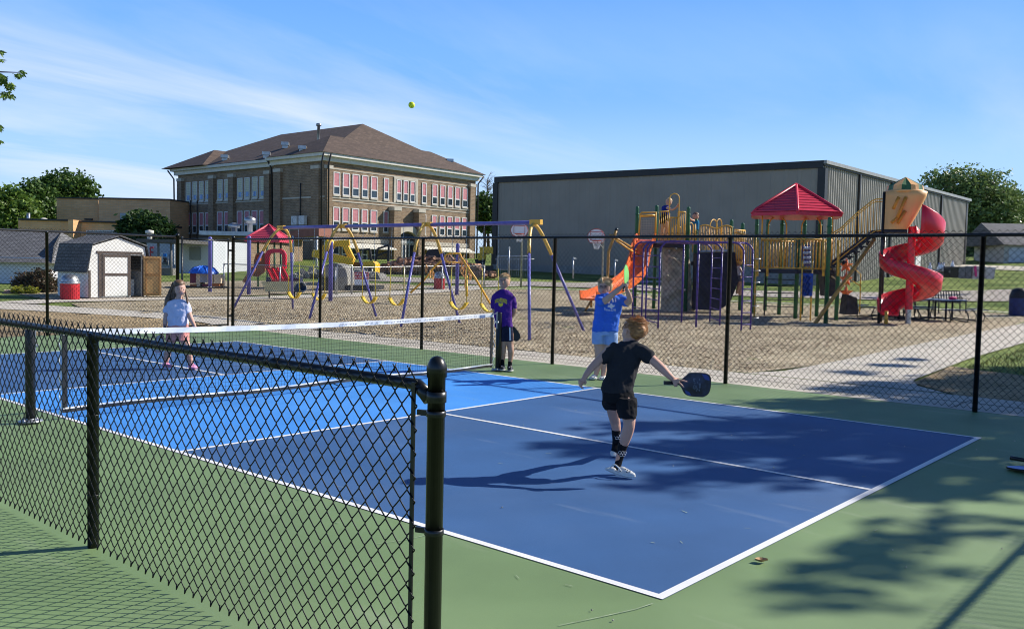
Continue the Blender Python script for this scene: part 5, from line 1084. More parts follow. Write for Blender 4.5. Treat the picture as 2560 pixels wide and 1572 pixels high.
# basketball hoops
def bball(px, D, rt, rb, wpx, polx, lab, flip=1):
    b = ld(kpx(polx, 690)*D, D); b.z = gz(b.x, b.y); t = thing('basketball_hoop', b, lab, 'basketball hoop', 'basketball hoops in front of the steel hall'); R = wpx/2*D/FPX
    z1, z0 = zr(rt, px, D), zr(rb, px, D); c = Vector(W(px, rb, D-1.0)); c.z = z0; mb = MB(); n1 = e2.to_3d(); rr = e1.to_3d(); h = z1-z0
    pts = [c+rr*R*-.72, c+rr*R*.72]+[c+rr*R*math.cos(a)+Vector((0, 0, h*.35+h*.65*math.sin(a))) for a in [PI*k/14 for k in range(15)]]
    mb.prism(pts, n1*.05); bd = bld(mb, 'backboard', mat('board_white', (.66, .68, .70), .35, vary=.04), t)
    mb = MB(); mb.tube([p+n1*.03 for p in pts], .025, 6, closed=True); sq = [c+n1*.065+rr*a+Vector((0, 0, z)) for a, z in ((-.3, .12), (.3, .12), (.3, .55), (-.3, .55))]; mb.tube(sq, .018, 4, closed=True); mb.build('painted_lines', mat('line_red', (.45, .05, .04), .6), bd)
    rc_ = c+n1*.35+Vector((0, 0, .08)); ring = [rc_+rr*.23*math.cos(a)+n1*.23*math.sin(a) for a in [2*PI*k/16 for k in range(16)]]
    mb = MB(); mb.tube(ring, .015, 6, closed=True); mb.tube([rc_-n1*.23, c+Vector((0, 0, .08))], .02, 6); mb.build('rim', mat('rim_orange', (.55, .09, .03), .5), t)
    mb = MB()
    for k in range(16): a, b2 = ring[k], rc_+((ring[(k+2) % 16]-rc_)*.55)+Vector((0, 0, -.42)); mb.tube([a, a.lerp(b2, .5), b2], .010, 4)
    mb.build('net', white, t)
    MB().tube([b, (b.x, b.y, z0+.1), Vector((b.x, b.y, z0+.25))+n1*.15, c+Vector((0, 0, .30))], .05, 8).build('pole', galv, t)
    MB().tube([(b.x, b.y, z0-.25), c+Vector((0, 0, .1))], .03, 6).build('brace', galv, t)
bball(1298, 50, 559, 591, 42, 1303, 'basketball hoop left behind the swing set end frame'); bball(1490, 47, 575, 608, 43, 1506, 'basketball hoop right with curved pole before the steel hall')
# galvanised frames and posts by the hall
t = thing('batting_cage', ld(kpx(1285, 690)*57, 57, .9), 'galvanised goal-like frame standing against the hall', 'metal frame')
mb = MB(); D = 57
mb.tube([W(1243, 692, D), W(1243, 640, D), W(1322, 640, D), W(1322, 692, D)], .05, 6); mb.tube([W(1243, 674, D), W(1322, 674, D)], .03, 6); mb.build('frame', galv, t); MB().tube([W(1238, 648, D), W(1336, 648, D)], .02, 5).build('cable', galv, t)
mb = MB()
for i in range(14): mb.tube([W(1246+i*5.6, 641, D), W(1246+i*5.6, 690, D)], .010, 4)
mb.build('netting', galv, t)
for px, r0, r1, lab in ((1273, 692, 617, 'thin white post left in front of the hall'), (1433, 696, 643, 'thin grey post with small tag in front of the hall'), (1537, 700, 648, 'thin grey post left of the orange slide')):
    D = 52; t = thing('slim_post', ld(kpx(px, 690)*D, D, .6), lab, 'post', 'slim posts before the hall'); MB().tube([W(px, r0, D), W(px, r1, D)], .045, 8).build('post', galv, t); MB().box(W(px+4 if px != 1273 else px, r1+3, D), (.25, .06, .10) if px != 1273 else (.1, .1, .1)).build('tag_plate', galv, t)
# yellow plank bench and dark bag
D = 37.5; t = thing('plank_bench', ld(kpx(700, 725)*D, D, .05), 'bench with pale yellow plank back behind the swing set', 'bench'); py_ = mat('plank_yellow', (.66, .55, .28), .6, vary=.08, vscale=5)
mb = MB()
for i in range(5): mb.prism([W(654+i*2.2, 704+i*5.2, D-i*.07), W(747-i*1.0, 703+i*5.2, D-i*.07), W(747-i*1.0, 707.6+i*5.2, D-i*.07-.02), W(654+i*2.2, 708.6+i*5.2, D-i*.07-.02)], ld(0, .05)-ld(0, 0))
bld(mb, 'planks', py_, t)
mb = MB()
for px in (673, 736): mb.tube([W(px, 728, D-.3), W(px, 746, D-.3)], .03, 6); mb.tube([W(px, 706, D+.1), W(px, 745, D+.5)], .03, 6)
mb.tube([W(673, 735, D-.3), W(736, 733, D-.3)], .02, 6); mb.build('steel_frame', dkm, t)
t = thing('scoop_toy', W(748, 722, 37.2), 'dark blue tub lying at the end of the plank bench', 'tub'); mb = MB(); mb.lathe(W(750, 720, 37.2), [(0, -.2), (.16, -.2), (.22, .0), (.21, .18), (.18, .16), (.14, -.1), (0, -.12)], 16, R=Matrix.Rotation(1.2, 3, 'X')); mb.build('tub_body', mat('tub_blue', (.015, .04, .09), .5), t); MB().tube([W(741, 711, 37.1), W(755, 708, 37.1), W(762, 716, 37.1)], .02, 6).build('tub_handle', blk, t)
# small red-roofed play house with slide
ph = thing('toddler_playhouse', G(690, 718), 'little play house with pink-red roof, red arch and slide behind the bench', 'playhouse'); D = 45
c = xy(W(672, 600, D)); zE2, zP2 = HT(672, 600, c.x, c.y), HT(672, 563, c.x, c.y)
hexroof(ph, c, 1.28, zE2, zP2, -38, mat('toy_roof', (.58, .06, .10), .45, vary=.06, vscale=4), n=4, rows=7)
for px, dd in ((645, 0), (668, 1.2), (686, -.6), (702, .6)): gtube('post', [W(px, 716, D+dd), W(px, 602, D+dd)], .05, pgreen, ph)
def panel(name, outer, inner, D, th, m, par):   # ring panel with an opening
    mb = MB(); n = len(outer); f = [Vector(W(*p, D)) for p in outer]; g_ = [Vector(W(*p, D)) for p in inner]; off = ld(0, th)-ld(0, 0); F = f+g_+[p+off for p in f]+[p+off for p in g_]
    fs = []
    for i in range(n): j = (i+1) % n; fs += [(i, j, n+j, n+i), (2*n+i, 3*n+i, 3*n+j, 2*n+j), (i, 2*n+i, 2*n+j, j), (n+i, n+j, 3*n+j, 3*n+i)]
    mb.add(F, fs); return bld(mb, name, m, par)
panel('red_arch', [(663, 672), (662, 635), (668, 626), (680, 622), (700, 622), (709, 627), (714, 636), (714, 672)], [(672, 671), (672, 640), (675, 635), (682, 632), (698, 632), (703, 635), (705, 640), (705, 671)], D-.9, .25, pred, ph)
mb = MB()
for a, b in ((664, 676), (677, 689), (690, 702)): mb.prism([W(a+3, 673, D-.9), W(b+3, 673, D-.9), W(b+18, 704, D-1.9), W(a+18, 704, D-1.9)], (0, 0, .07)); mb.bar(W(a+3, 670, D-.9), W(a+18, 701, D-1.9), .07, .16)
mb.bar(W(706, 670, D-.9), W(722, 701, D-1.9), .07, .2); bld(mb, 'red_slide', pred, ph)
mb = MB(); mb.prism([W(665, 693, D-1.1), W(748, 695, D-1.1), W(748, 706, D-1.1), W(665, 706, D-1.1)], ld(0, .8)-ld(0, 0)); bld(mb, 'blue_base', mat('toy_navy', (.015, .02, .06), .5), ph)
panel('orange_panel', [(632, 690), (635, 650), (640, 635), (650, 630), (662, 633), (663, 655), (662, 680), (645, 692)], [(640, 652), (640, 645), (642, 640), (646, 637), (651, 638), (654, 643), (653, 652), (646, 656)], D-.6, .1, mat('toy_brown', (.30, .10, .03), .5), ph)
MB().ball(W(647, 646, D-.4), (.14, .12, .16), 12, 8).build('orange_bubble', porange, ph); gtube('tube_slide', [W(635, 670, D-.7), W(622, 690, D-.9), W(612, 706, D-1.0)], .14, mat('toy_brown', (.30, .10, .03)), ph, 10)
# blue-domed play blocks
D = 43.5; t = thing('domed_play_house', ld(kpx(512, 720)*D, D, .3), 'low play house with blue dome over tan and brown blocks', 'playhouse')
mb = MB(); cc = Vector(W(509, 684, D)); mb.lathe(cc, [(.70, 0), (.68, .08), (.55, .22), (.34, .31), (0, .35)], 20)
for k in range(10): a = 2*PI*k/10; mb.tube([cc+Vector((.70*math.cos(a), .70*math.sin(a), .02)), cc+Vector((.50*math.cos(a), .50*math.sin(a), .27)), cc+Vector((.1*math.cos(a), .1*math.sin(a), .37))], .035, 6)
mb.build('blue_dome', mat('dome_blue', (.01, .11, .55), .45), t)
cols = [mat('toy_brown', (.3, .1, .03)), mat('toy_cream', (.62, .5, .34), .6), mat('toy_grey', (.3, .3, .33), .6), mat('toy_maroon', (.16, .03, .05), .6)]
for i, (x0, x1, ci, r0, r1) in enumerate(((475, 490, 3, 684, 708), (490, 500, 1, 684, 728), (500, 518, 2, 684, 706), (518, 532, 1, 684, 708), (534, 552, 1, 686, 708), (475, 492, 0, 710, 729), (506, 520, 3, 710, 729), (521, 548, 0, 709, 728))):
    mb = MB(); mb.prism([W(x0, r1, D-.3), W(x1, r1, D-.3), W(x1, r0, D-.3), W(x0, r0, D-.3)], ld(0, .7)-ld(0, 0)); bld(mb, 'block', cols[ci], t)
# yellow ring climber right of the swings
t = thing('ring_climber', G(1215, 752), 'yellow climber with dangling rings behind the swing set', 'ring climber'); D = 36
gtube('leg', [W(1148, 636, D), W(1188, 695, D-1), G(1226, 760)], .045, pyel, t); gtube('arch', [W(1108, 655, D), W(1114, 637, D), W(1124, 633, D), W(1150, 634, D), W(1153, 640, D)], .04, pyel, t)
gtube('leg', [W(1110, 645, D), W(1085, 668, D+.5), W(1060, 700, D+1), W(1026, 732, D+1)], .045, pyel, t); gtube('rail', [W(1108, 643, D), W(1118, 655, D), W(1150, 657, D)], .03, pyel, t)
for i, (x, r) in enumerate(((1150, 648), (1158, 665), (1160, 682), (1155, 676), (1166, 660), (1176, 690), (1172, 672), (1163, 696), (1075, 685), (1066, 672), (1082, 688), (1165, 712))):
    c = Vector(W(x, r, D-.2+.1*(i % 3))); mb = MB(); tl = i*.7; mb.tube([c+e1.to_3d()*.07*math.cos(a)*math.cos(tl*.3)+Vector((0, 0, .15*math.sin(a)))+e2.to_3d()*.05*math.cos(a) for a in [2*PI*k/14 for k in range(14)]], .022, 6, closed=True); mb.build('ring', mat('ring_tan', (.70, .36, .12), .5), t)
gtube('hanging_bar', [W(1166, 690, D), W(1167, 740, D-.4)], .05, pyel, t)
# galvanised site fence
gf = thing('galvanised_fence', ld(-10, 41, .2), 'low galvanised chain-link fence in front of the building site', 'fence'); gp = [(560, 724), (700, 728), (838, 736), (878, 734), (1010, 728), (1105, 724), (1210, 720)]; G_ = [G(*p) for p in gp]
for q in G_: MB().tube([tuple(q), (q[0], q[1], q[2]+1.25)], .035, 8).build('post', galv, gf)
mb = MB(); mb.tube([(q[0], q[1], q[2]+1.22) for q in G_], .025, 6); mb.build('top_rail', galv, gf)
for a, b in zip(G_, G_[1:]):
    mbm = weave((a[0], a[1], (a[2]+b[2])/2), (b[0], b[1], (a[2]+b[2])/2), .05, 1.2, .003, .11, 3, False, .11); mbm.build('wire_mesh', galv, gf)
q = G(840, 738); q2 = G(878, 737); MB().tube([(q[0]+.05, q[1], q[2]), (q[0]+.05, q[1], q[2]+1.35), (q2[0], q2[1]-.05, q2[2]+1.35), (q2[0], q2[1]-.05, q2[2])], .03, 6).build('gate_frame', galv, gf)
D = 38.5; t = thing('warning_sign', W(904, 696, D), 'red and white warning sign hanging on the galvanised fence', 'sign'); mb = MB(); wq(mb, 886, 680, 922, 712, D, .03); bd = bld(mb, 'board', white, t)
mb = MB(); wq(mb, 886.3, 680.3, 921.7, 697.5, D-.01, .012); bld(mb, 'red_field', red, bd); mb = MB(); random.seed(11)
for r0 in (682.5, 690):
    x = 888.5
    while x < 919:
        wd = rnd(2.2, 3.2)
        if random.random() < .85: wq(mb, x, r0, x+.9, r0+5, D-.02, .008); wq(mb, x+.9, r0+random.choice((0, 2, 4)), x+wd-.5, r0+random.choice((1, 3, 5)), D-.021, .008)
        x += wd+.5
bld(mb, 'lettering', white, bd)
# construction machines
myel = mat('machine_yellow', (.88, .52, .035), .45, vary=.1, vscale=3)
D = 60; t = thing('boom_lift', ld(kpx(860, 690)*D, D, .8), 'yellow articulated boom machine parked behind the site fence', 'machine')
mb = MB(); mb.bar(W(783, 633, D), W(884, 655, D), .6, .5); mb.bar(W(790, 641, D-.3), W(884, 658, D-.3), .12, .12); bld(mb, 'lower_boom', myel, t)
mb = MB()
for p, q in (((805, 640), (825, 606)), ((815, 612), (862, 607)), ((860, 606), (882, 652)), ((852, 610), (874, 606)), ((790, 640), (812, 618))): mb.bar(W(*p, D+.2), W(*q, D+.2), .3, .38)
mb.ball(W(824, 612, D), (.45, .3, .4), 10, 8); bld(mb, 'upper_boom', myel, t)
mb = MB(); mb.prism([W(908, 655, D), W(932, 653, D), W(938, 660, D), W(938, 684, D), W(908, 674, D)], ld(0, 2)-ld(0, 0)); bld(mb, 'engine_cover', myel, t); mb = MB(); mb.prism([W(884, 655, D), W(908, 657, D), W(908, 675, D), W(884, 672, D)], ld(0, 2)-ld(0, 0)); bld(mb, 'chassis', mat('machine_brown', (.12, .07, .02), .6), t)
for x in (892, 925): mb = MB(); mb.lathe(W(x, 684, D-.2), [(0, -.2), (.45, -.2), (.5, 0), (.45, .2), (0, .2)], 18, R=Matrix.Rotation(PI/2, 3, 'X')@Matrix.Rotation(.86, 3, 'Y')); mb.build('wheel', blk, t)
D = 70; t = thing('excavator', ld(kpx(1212, 690)*D, D, 1.2), 'yellow excavator arm with dark bucket beside the hall corner', 'excavator')
mb = MB(); mb.prism([W(1198, 617, D), W(1232, 617, D), W(1232, 634, D), W(1200, 632, D)], ld(0, 1.5)-ld(0, 0)); mb.bar(W(1203, 632, D), W(1206, 650, D), .5, .5); bld(mb, 'arm', myel, t)
mb = MB(); mb.prism([W(1186, 648, D), W(1214, 646, D), W(1210, 664, D), W(1192, 668, D)], ld(0, 1.2)-ld(0, 0))
for i in range(5): mb.bar(W(1190+i*5, 664, D), W(1188+i*5, 676, D), .12, .12)
bld(mb, 'bucket', dkm, t); mb = MB(); mb.prism([W(1180, 664, D+1), W(1232, 664, D+1), W(1232, 690, D+1), W(1182, 690, D+1)], ld(0, 3)-ld(0, 0)); bld(mb, 'tracks', blk, t)
D = 66; t = thing('loader', ld(kpx(1090, 680)*D, D, 1.2), 'dark skid loader in front of the school beside rubble', 'loader'); mb = MB(); mb.prism([W(1062, 640, D), W(1070, 624, D), W(1095, 622, D), (W(1112, 636, D)), W(1112, 660, D), W(1064, 660, D)], ld(0, 2)-ld(0, 0)); bld(mb, 'cab', dkm, t)
for x in (1072, 1100): mb = MB(); mb.lathe(W(x, 662, D-.2), [(0, -.2), (.42, -.2), (.46, 0), (.42, .2), (0, .2)], 18, R=Matrix.Rotation(PI/2, 3, 'X')@Matrix.Rotation(.86, 3, 'Y')); mb.build('wheel', blk, t)
mb = MB(); mb.bar(W(1066, 650, D-.4), W(1040, 668, D-.4), .2, .25); bld(mb, 'lift_arm', myel, t)
# dark scaffold arm left of the entrance
D = 68; t = thing('site_scaffold', ld(kpx(960, 680)*D, D, 1.3), 'black metal frame with hose in front of the school entrance', 'metal frame'); mb = MB()
for p, q in (((935, 672), (944, 622)), ((944, 622), (972, 613)), ((972, 613), (970, 676)), ((900, 625), (925, 623)), ((925, 623), (928, 652)), ((940, 640), (972, 628))): mb.bar(W(*p, D), W(*q, D), .14, .14)
bld(mb, 'frame', dkm, t)
# rubble, earth and container row
def heap(px0, px1, r1, h, D, m, name, lab, n, s0, s1, seed, cat):
    random.seed(seed); mb = MB(); 
    for i in range(n):
        t = random.random(); px = px0+(px1-px0)*t; d = D+rnd(-1.5, 1.5); e = math.sin(PI*t)**.6; p = Vector(W(px, r1, d)); p.z += rnd(0, h*e*(1-abs(d-D)/2.2)); s = rnd(s0, s1)
        R = Matrix.Rotation(rnd(0, 6), 3, 'Z')@Matrix.Rotation(rnd(0, 6), 3, 'X'); mb.box(p, (s, s*rnd(.3, .9), s*rnd(.15, .6)), R=R)
    return tag(bld(mb, name, m, None), lab, cat, kind='stuff')
heap(950, 1200, 676, 1.1, 64, mat('rubble', (.30, .17, .11), .9, vary=.5, vscale=.8, detail=8), 'rubble', 'heaps of broken brick and timber in front of the school', 700, .15, .7, 1, 'rubble')
heap(720, 960, 694, .7, 56, mat('rubble_grey', (.26, .25, .22), .9, vary=.4, vscale=.8, detail=8), 'rubble', 'grey broken concrete lying behind the site fence', 300, .15, .6, 2, 'rubble')
heap(1180, 1240, 690, .5, 60, mat('rubble', (.3, .17, .11)), 'rubble', 'scattered pale debris on the lawn by the hall', 60, .15, .5, 3, 'rubble')
D = 48; t = thing('concrete_culvert', ld(kpx(830, 700)*D, D, .4), 'big grey rounded concrete block behind the purple pole', 'concrete block'); mb = MB(); K = 12; ar = [(800, 716)]+[(834-34*math.cos(PI*k/K), 690-34*math.sin(PI*k/K)*.95) for k in range(K+1)]+[(868, 716)]; mb.prism([W(*p, D) for p in ar], ld(0, 2.2)-ld(0, 0)); bld(mb, 'block', mat('culvert', (.26, .25, .22), .9, vary=.2, vscale=1.5, bump=.3, bscale=12), t)
for px0, px1, D, r0, lab in ((806, 838, 43.5, 692, 'dark skip left of the fence gate'), (862, 934, 44, 713, 'long dark low skip behind the warning sign')):
    t = thing('dark_skip', ld(kpx(px0, 720)*D, D, .2), lab, 'skip', 'dark skips'); mb = MB(); pxbox(mb, px0, px1, D, D+1.8, gz(*ld(kpx(px0, 720)*D, D).xy), zr(r0, px0, D), 720); bld(mb, 'body', mat('skip_dark', (.02, .022, .025), .7, vary=.4, vscale=2), t); mb = MB(); pxbox(mb, px0-1, px1+1, D-.06, D, zr(r0, px0, D)-.08, zr(r0, px0, D)+.01, 720); bld(mb, 'rim', blk, t)
# leaf and paddle on the court, ball in the air
q = G(1903, 1407); t = thing('dry_leaf', (q[0], q[1], .012), 'small curled tan leaf lying on the green court', 'leaf'); mb = MB(); random.seed(7)
K = 8; v = []
for i in range(K+1):
    for j in (-1, 0, 1): u = i/K-.5; v.append((q[0]+e1.x*u*.075+e2.x*j*.022*(1-(2*u)**2)*1.2, q[1]+e1.y*u*.075+e2.y*j*.022*(1-(2*u)**2)*1.2, .006+.020*abs(j)*(1-abs(u))+.022*abs(u)))
mb.add(v, [(i*3+j, i*3+j+1, i*3+j+4, i*3+j+3) for i in range(K) for j in range(2)]); mb.build('leaf_blade', mat('leaf_tan', (.42, .27, .13), .8, vary=.3, vscale=40), t); MB().tube([v[1], (v[1][0]-.012, v[1][1]+.01, .02)], .001, 4).build('leaf_stem', mat('leaf_tan', (.4, .27, .13)), t)
bc = Vector(W(1029, 263, 6.2)); t = thing('pickleball', bc, 'yellow perforated ball high in the sky above the court', 'ball'); bmx = bmesh.new(); bmesh.ops.create_icosphere(bmx, subdivisions=5, radius=.0225)
hs = []; gr_ = PI*(3-5**.5)
for i in range(26): z = 1-2*(i+.5)/26; r = math.sqrt(1-z*z); hs.append(Vector((r*math.cos(gr_*i), r*math.sin(gr_*i), z)))
me = bpy.data.meshes.new('ball_shell'); dark = [f.index for f in bmx.faces if any(f.calc_center_median().normalized().angle(h) < .155 for h in hs)]; bmx.faces.ensure_lookup_table(); di = set(dark)
for f in bmx.faces: f.smooth = True; f.material_index = 1 if f.index in di else 0
bmx.to_mesh(me); bmx.free(); me.materials.append(mat('ball_yellow', (.80, .90, .03), .45, vary=.03)); me.materials.append(mat('ball_hole', (.22, .26, .01), .8)); o = bpy.data.objects.new('ball_shell', me); S.collection.objects.link(o); o.parent = t
# ================= PEOPLE =================
def skin(name, c): return mat(name, c, .55, vary=.05, vscale=6, sub=.12, spec=.35)
sk1 = skin('skin_fair', (.60, .34, .25)); sk2 = skin('skin_tan', (.50, .29, .20)); sk3 = skin('skin_light', (.56, .33, .245))
def cloth(name, c, v=.08, rough=.9): return mat(name, c, rough, vary=v, vscale=7, bump=.25, bscale=220, spec=.15)
FT = bpy.data.textures.new('folds', 'CLOUDS'); FT.noise_scale = .09; FT.noise_depth = 2
def smoothpath(P, k=5):
    P = [np.array(p, float) for p in P]; o = []
    for i in range(len(P)-1):
        a, b, c, d = P[max(0, i-1)], P[i], P[i+1], P[min(len(P)-1, i+2)]
        for j in range(k): t = j/k; o.append(.5*((2*b)+(c-a)*t+(2*a-5*b+4*c-d)*t*t+(3*b-a-3*c+d)*t**3))
    o.append(P[-1]); return o
def limb(mb, P, n=12, k=5):     # (px, row, radius px, depth)
    Q = smoothpath(P, k); pts = [Vector(W(q[0], q[1], q[3])) for q in Q]; rr = [max(.002, q[2]*q[3]/FPX) for q in Q]
    mb.tube(pts, rr, n); mb.ball(pts[0], rr[0], n, 8); mb.ball(pts[-1], rr[-1], n, 8)
def loft(mb, rings, n=24, e=2.4, k=4):   # (left px, right px, row, depth, half thickness m [, row tilt])
    Q = smoothpath([tuple(r)+(0,)*(6-len(r)) for r in rings], k); vs = []
    for xl, xr, row, D, th, tl in Q:
        c = Vector(W((xl+xr)/2, row, D)); h = (Vector(W(xr, row+tl, D))-Vector(W(xl, row-tl, D)))/2; f = Vector(FW)
        for j in range(n):
            a = 2*PI*j/n; ca, sa = math.cos(a), math.sin(a); vs.append(c+h*math.copysign(abs(ca)**(2/e), ca)+f*th*math.copysign(abs(sa)**(2/e), sa))
    K = len(Q); mb.add(vs, [(i*n+j, i*n+(j+1) % n, (i+1)*n+(j+1) % n, (i+1)*n+j) for i in range(K-1) for j in range(n)]+[tuple(range(n))[::-1], tuple((K-1)*n+j for j in range(n))], True)
def blob(mb, px, row, D, rx, ry, rz=None, rot=0.):   # radii in px (x, row) and metres in depth
    s = D/FPX; rz = rz if rz is not None else rx*s; R = Matrix((Vector(RT), Vector(FW), Vector(UP))).transposed()@Matrix.Rotation(rot, 3, 'Y'); mb.ball(W(px, row, D), (rx*s, rz, ry*s), 16, 12, R=R)
def organic(mb, name, m, par, vox=.008, it=5, fold=0., label=None):
    o = mb.build(name, m, par, label=label); r = o.modifiers.new('r', 'REMESH'); r.mode = 'VOXEL'; r.voxel_size = vox; r.use_smooth_shade = True
    s = o.modifiers.new('s', 'SMOOTH'); s.factor = .5; s.iterations = it
    if fold: d = o.modifiers.new('d', 'DISPLACE'); d.texture = FT; d.strength = fold; d.texture_coords = 'GLOBAL'; d.mid_level = .5; s2 = o.modifiers.new('s2', 'SMOOTH'); s2.iterations = 2
    return o
def tufts(mb, px, row, D, rx, ry, rz, n, L, seed, cone, flow=(0, 0, -1), r0=.004):
    """hair locks rooted on a head-shaped ball; cone(d) says where hair grows"""
    random.seed(seed); s = D/FPX; c = Vector(W(px, row, D)); R, U, F = Vector(RT), Vector(UP), Vector(FW); i = 0
    while i < n:
        d = Vector((random.gauss(0, 1), random.gauss(0, 1), random.gauss(0, 1))).normalized()
        if not cone(d): continue
        i += 1; p = c+R*d.x*rx*s+F*d.y*rz+U*d.z*ry*s; nn = (R*d.x+F*d.y+U*d.z).normalized(); fl = (R*flow[0]+F*flow[1]+U*flow[2]); fl = (fl-nn*fl.dot(nn)); fl = fl.normalized() if fl.length > 1e-3 else R
        j = Vector((rnd(-1, 1), rnd(-1, 1), rnd(-1, 1)))*.35; l_ = L*rnd(.6, 1.2); q1_ = p+(fl+nn*.55+j).normalized()*l_*.5; q2_ = q1_+(fl+j-nn*.15).normalized()*l_*.5
        mb.tube([p-nn*.004, q1_, q2_], [r0, r0*.8, r0*.15], 4, cap=False)
def face(par, px, row, D, w, look, hairc, open_mouth=False, dz=.0, glasses=False):
    """eyes, nose, mouth on the near side of a head w px wide; look = (dx, drow) shift of the facing direction in px"""
    s = D/FPX; dx, dr = look; F = -Vector(FW)
    def P(u, v, out): return Vector(W(px+dx+u*w, row+dr+v*w, D))+F*out
    base = w*s*.5
    for u in (-.20, .20):
        mb = MB(); mb.ball(P(u, -.02, base*.90+dz), (w*s*.065, w*s*.03, w*s*.04), 10, 8, R=Matrix((Vector(RT), Vector(FW), Vector(UP))).transposed()); e = mb.build('eye', mat('eye_white', (.55, .52, .5), .3), par)
        mb = MB(); mb.ball(P(u, -.02, base*.90+dz+w*s*.018), w*s*.045, 8, 6); mb.build('iris', mat('iris', (.05, .06, .08), .2), e)
        mb = MB(); mb.tube([P(u-.10, -.12, base*.90+dz), P(u, -.155, base*.95+dz), P(u+.10, -.12, base*.90+dz)], w*s*.028, 5); mb.build('eyebrow', mat('brow', (.13, .075, .04), .8), par)
    mb = MB(); mb.tube([P(0, -.04, base*.93+dz), P(0, .10, base*1.02+dz), P(0, .15, base*1.08+dz)], [w*s*.03, w*s*.045, w*s*.06], 8); mb.ball(P(0, .15, base*1.06+dz), w*s*.06, 8, 6); mb.build('nose', par.children[0].data.materials[0], par)
    mb = MB(); K = 7; mb.tube([P(-.13+.26*k/(K-1), .33-.03*math.sin(PI*k/(K-1))*-1, base*.88+dz+.006*math.sin(PI*k/(K-1))) for k in range(K)], [w*s*(.016+.026*math.sin(PI*k/(K-1))) for k in range(K)], 6); mb.build('mouth', mat('lips', (.33, .08, .075), .5), par)
    if open_mouth: mb = MB(); mb.tube([P(-.07, .325, base*.92+dz+.004), P(.08, .325, base*.92+dz+.004)], w*s*.02, 6); mb.build('teeth', mat('teeth', (.7, .68, .62), .4), par)
    if glasses:
        mb = MB()
        for u in (-.21, .21): mb.tube([P(u+.14*math.cos(a), -.02+.11*math.sin(a), base*1.0+dz) for a in [2*PI*k/12 for k in range(12)]], w*s*.016, 5, closed=True)
        mb.tube([P(-.07, -.03, base*1.0+dz), P(.07, -.03, base*1.0+dz)], w*s*.014, 5); mb.build('glasses', mat('glasses', (.04, .02, .04), .3), par)
def text_on(txt, par, target, px0, px1, row, D, m, arch=0., name='lettering', bold=0.):
    cu = bpy.data.curves.new(name, 'FONT'); cu.body = txt; cu.size = 1; cu.align_x = 'CENTER'; cu.offset = bold; tmp = bpy.data.objects.new('tmp', cu); S.collection.objects.link(tmp)
    dg = bpy.context.evaluated_depsgraph_get(); me = bpy.data.meshes.new_from_object(tmp.evaluated_get(dg)); bpy.data.objects.remove(tmp)
    bm = bmesh.new(); bm.from_mesh(me); bmesh.ops.triangulate(bm, faces=bm.faces); bmesh.ops.subdivide_edges(bm, edges=bm.edges, cuts=2); bm.to_mesh(me); bm.free()
    xs = [v.co.x for v in me.vertices]; w0, w1 = min(xs), max(xs); sc = (px1-px0)/(w1-w0); off = Vector((0, 0, 0)); q = par
    while q is not None: off += q.location; q = q.parent
    for v in me.vertices:
        u = (v.co.x-w0)*sc+px0; t = (u-px0)/(px1-px0)*2-1; v.co = Vector(W(u, row-v.co.y*sc+arch*t*t, D))-Vector(FW)*.25-off
    me.materials.clear(); me.materials.append(m); o = bpy.data.objects.new(name, me); S.collection.objects.link(o); o.parent = par
    sh_ = o.modifiers.new('w', 'SHRINKWRAP'); sh_.target = target; sh_.wrap_method = 'PROJECT'; sh_.use_project_x = sh_.use_project_y = sh_.use_project_z = False; sh_.use_negative_direction = True; sh_.offset = .004
    return o, sh_
def stick(me_fn, par, target, D, m, name):    # thin print traced in px, pushed back onto the shirt
    pass
def paddle(name, lab, grip, tip_poly, D, th, face_m, edge_m=blk, D2=None, marks=None):
    """grip = (px,row)->(px,row) handle axis; tip_poly = outline of the blade in px"""
    c = W(*tip_poly[0], D); t = thing('paddle', c, lab, 'paddle', 'pickleball paddles'); f = Vector(FW); D2 = D2 or D
    xs = [p[0] for p in tip_poly]; x0, x1 = min(xs), max(xs); dd = lambda x: D+(D2-D)*(x-x0)/max(1e-6, x1-x0)
    Q = smoothpath(tip_poly+[tip_poly[0]], 4)[:-1]; P = [Vector(W(q[0], q[1], dd(q[0]))) for q in Q]; cc = sum(P, Vector())/len(P)
    mb = MB(); mb.prism([p+f*(-th/2) for p in P], f*th); bld(mb, 'edge_guard', edge_m, t)
    mb = MB(); mb.prism([cc.lerp(p, .955)+f*(-th/2-.0015) for p in P], f*(th+.003)); fc = bld(mb, 'blade_face', face_m, t)
    a, b = [Vector(W(*g, dd(g[0]))) for g in grip]; MB().tube([a, a.lerp(b, .08), b], [.016, .0145, .0135], 12).build('handle', blk, t); return t, fc
dark_clog = mat('clog_hole', (.02, .02, .025), .6)
# ---- boy in black, back to the camera ----
FD = 6.93; LFt = G(1535, 1142); DF = DEP(LFt)
p1 = thing('person', G(1548, 1190), 'ginger-haired child in black shirt and shorts reaching out with a dark paddle, seen from behind', 'person', 'children playing pickleball')
mb = MB()
blob(mb, 1582, 826, 7.22, 24, 30, .095, -.25); blob(mb, 1570, 836, 7.20, 15, 18, .06)      # skull, jaw towards the left
limb(mb, [(1580, 842, 14, 7.2), (1572, 855, 15, 7.18), (1568, 872, 20, 7.15)])
loft(mb, [(1528, 1608, 872, 7.14, .075), (1520, 1600, 900, 7.12, .085), (1518, 1588, 935, 7.1, .08), (1508, 1580, 975, 7.08, .085), (1510, 1580, 1000, 7.08, .09)])
limb(mb, [(1528, 873, 13, 7.12), (1505, 893, 11, 7.10), (1481, 917, 9.5, 7.05), (1466, 936, 7.5, 7.0), (1460, 946, 6, 6.98)])
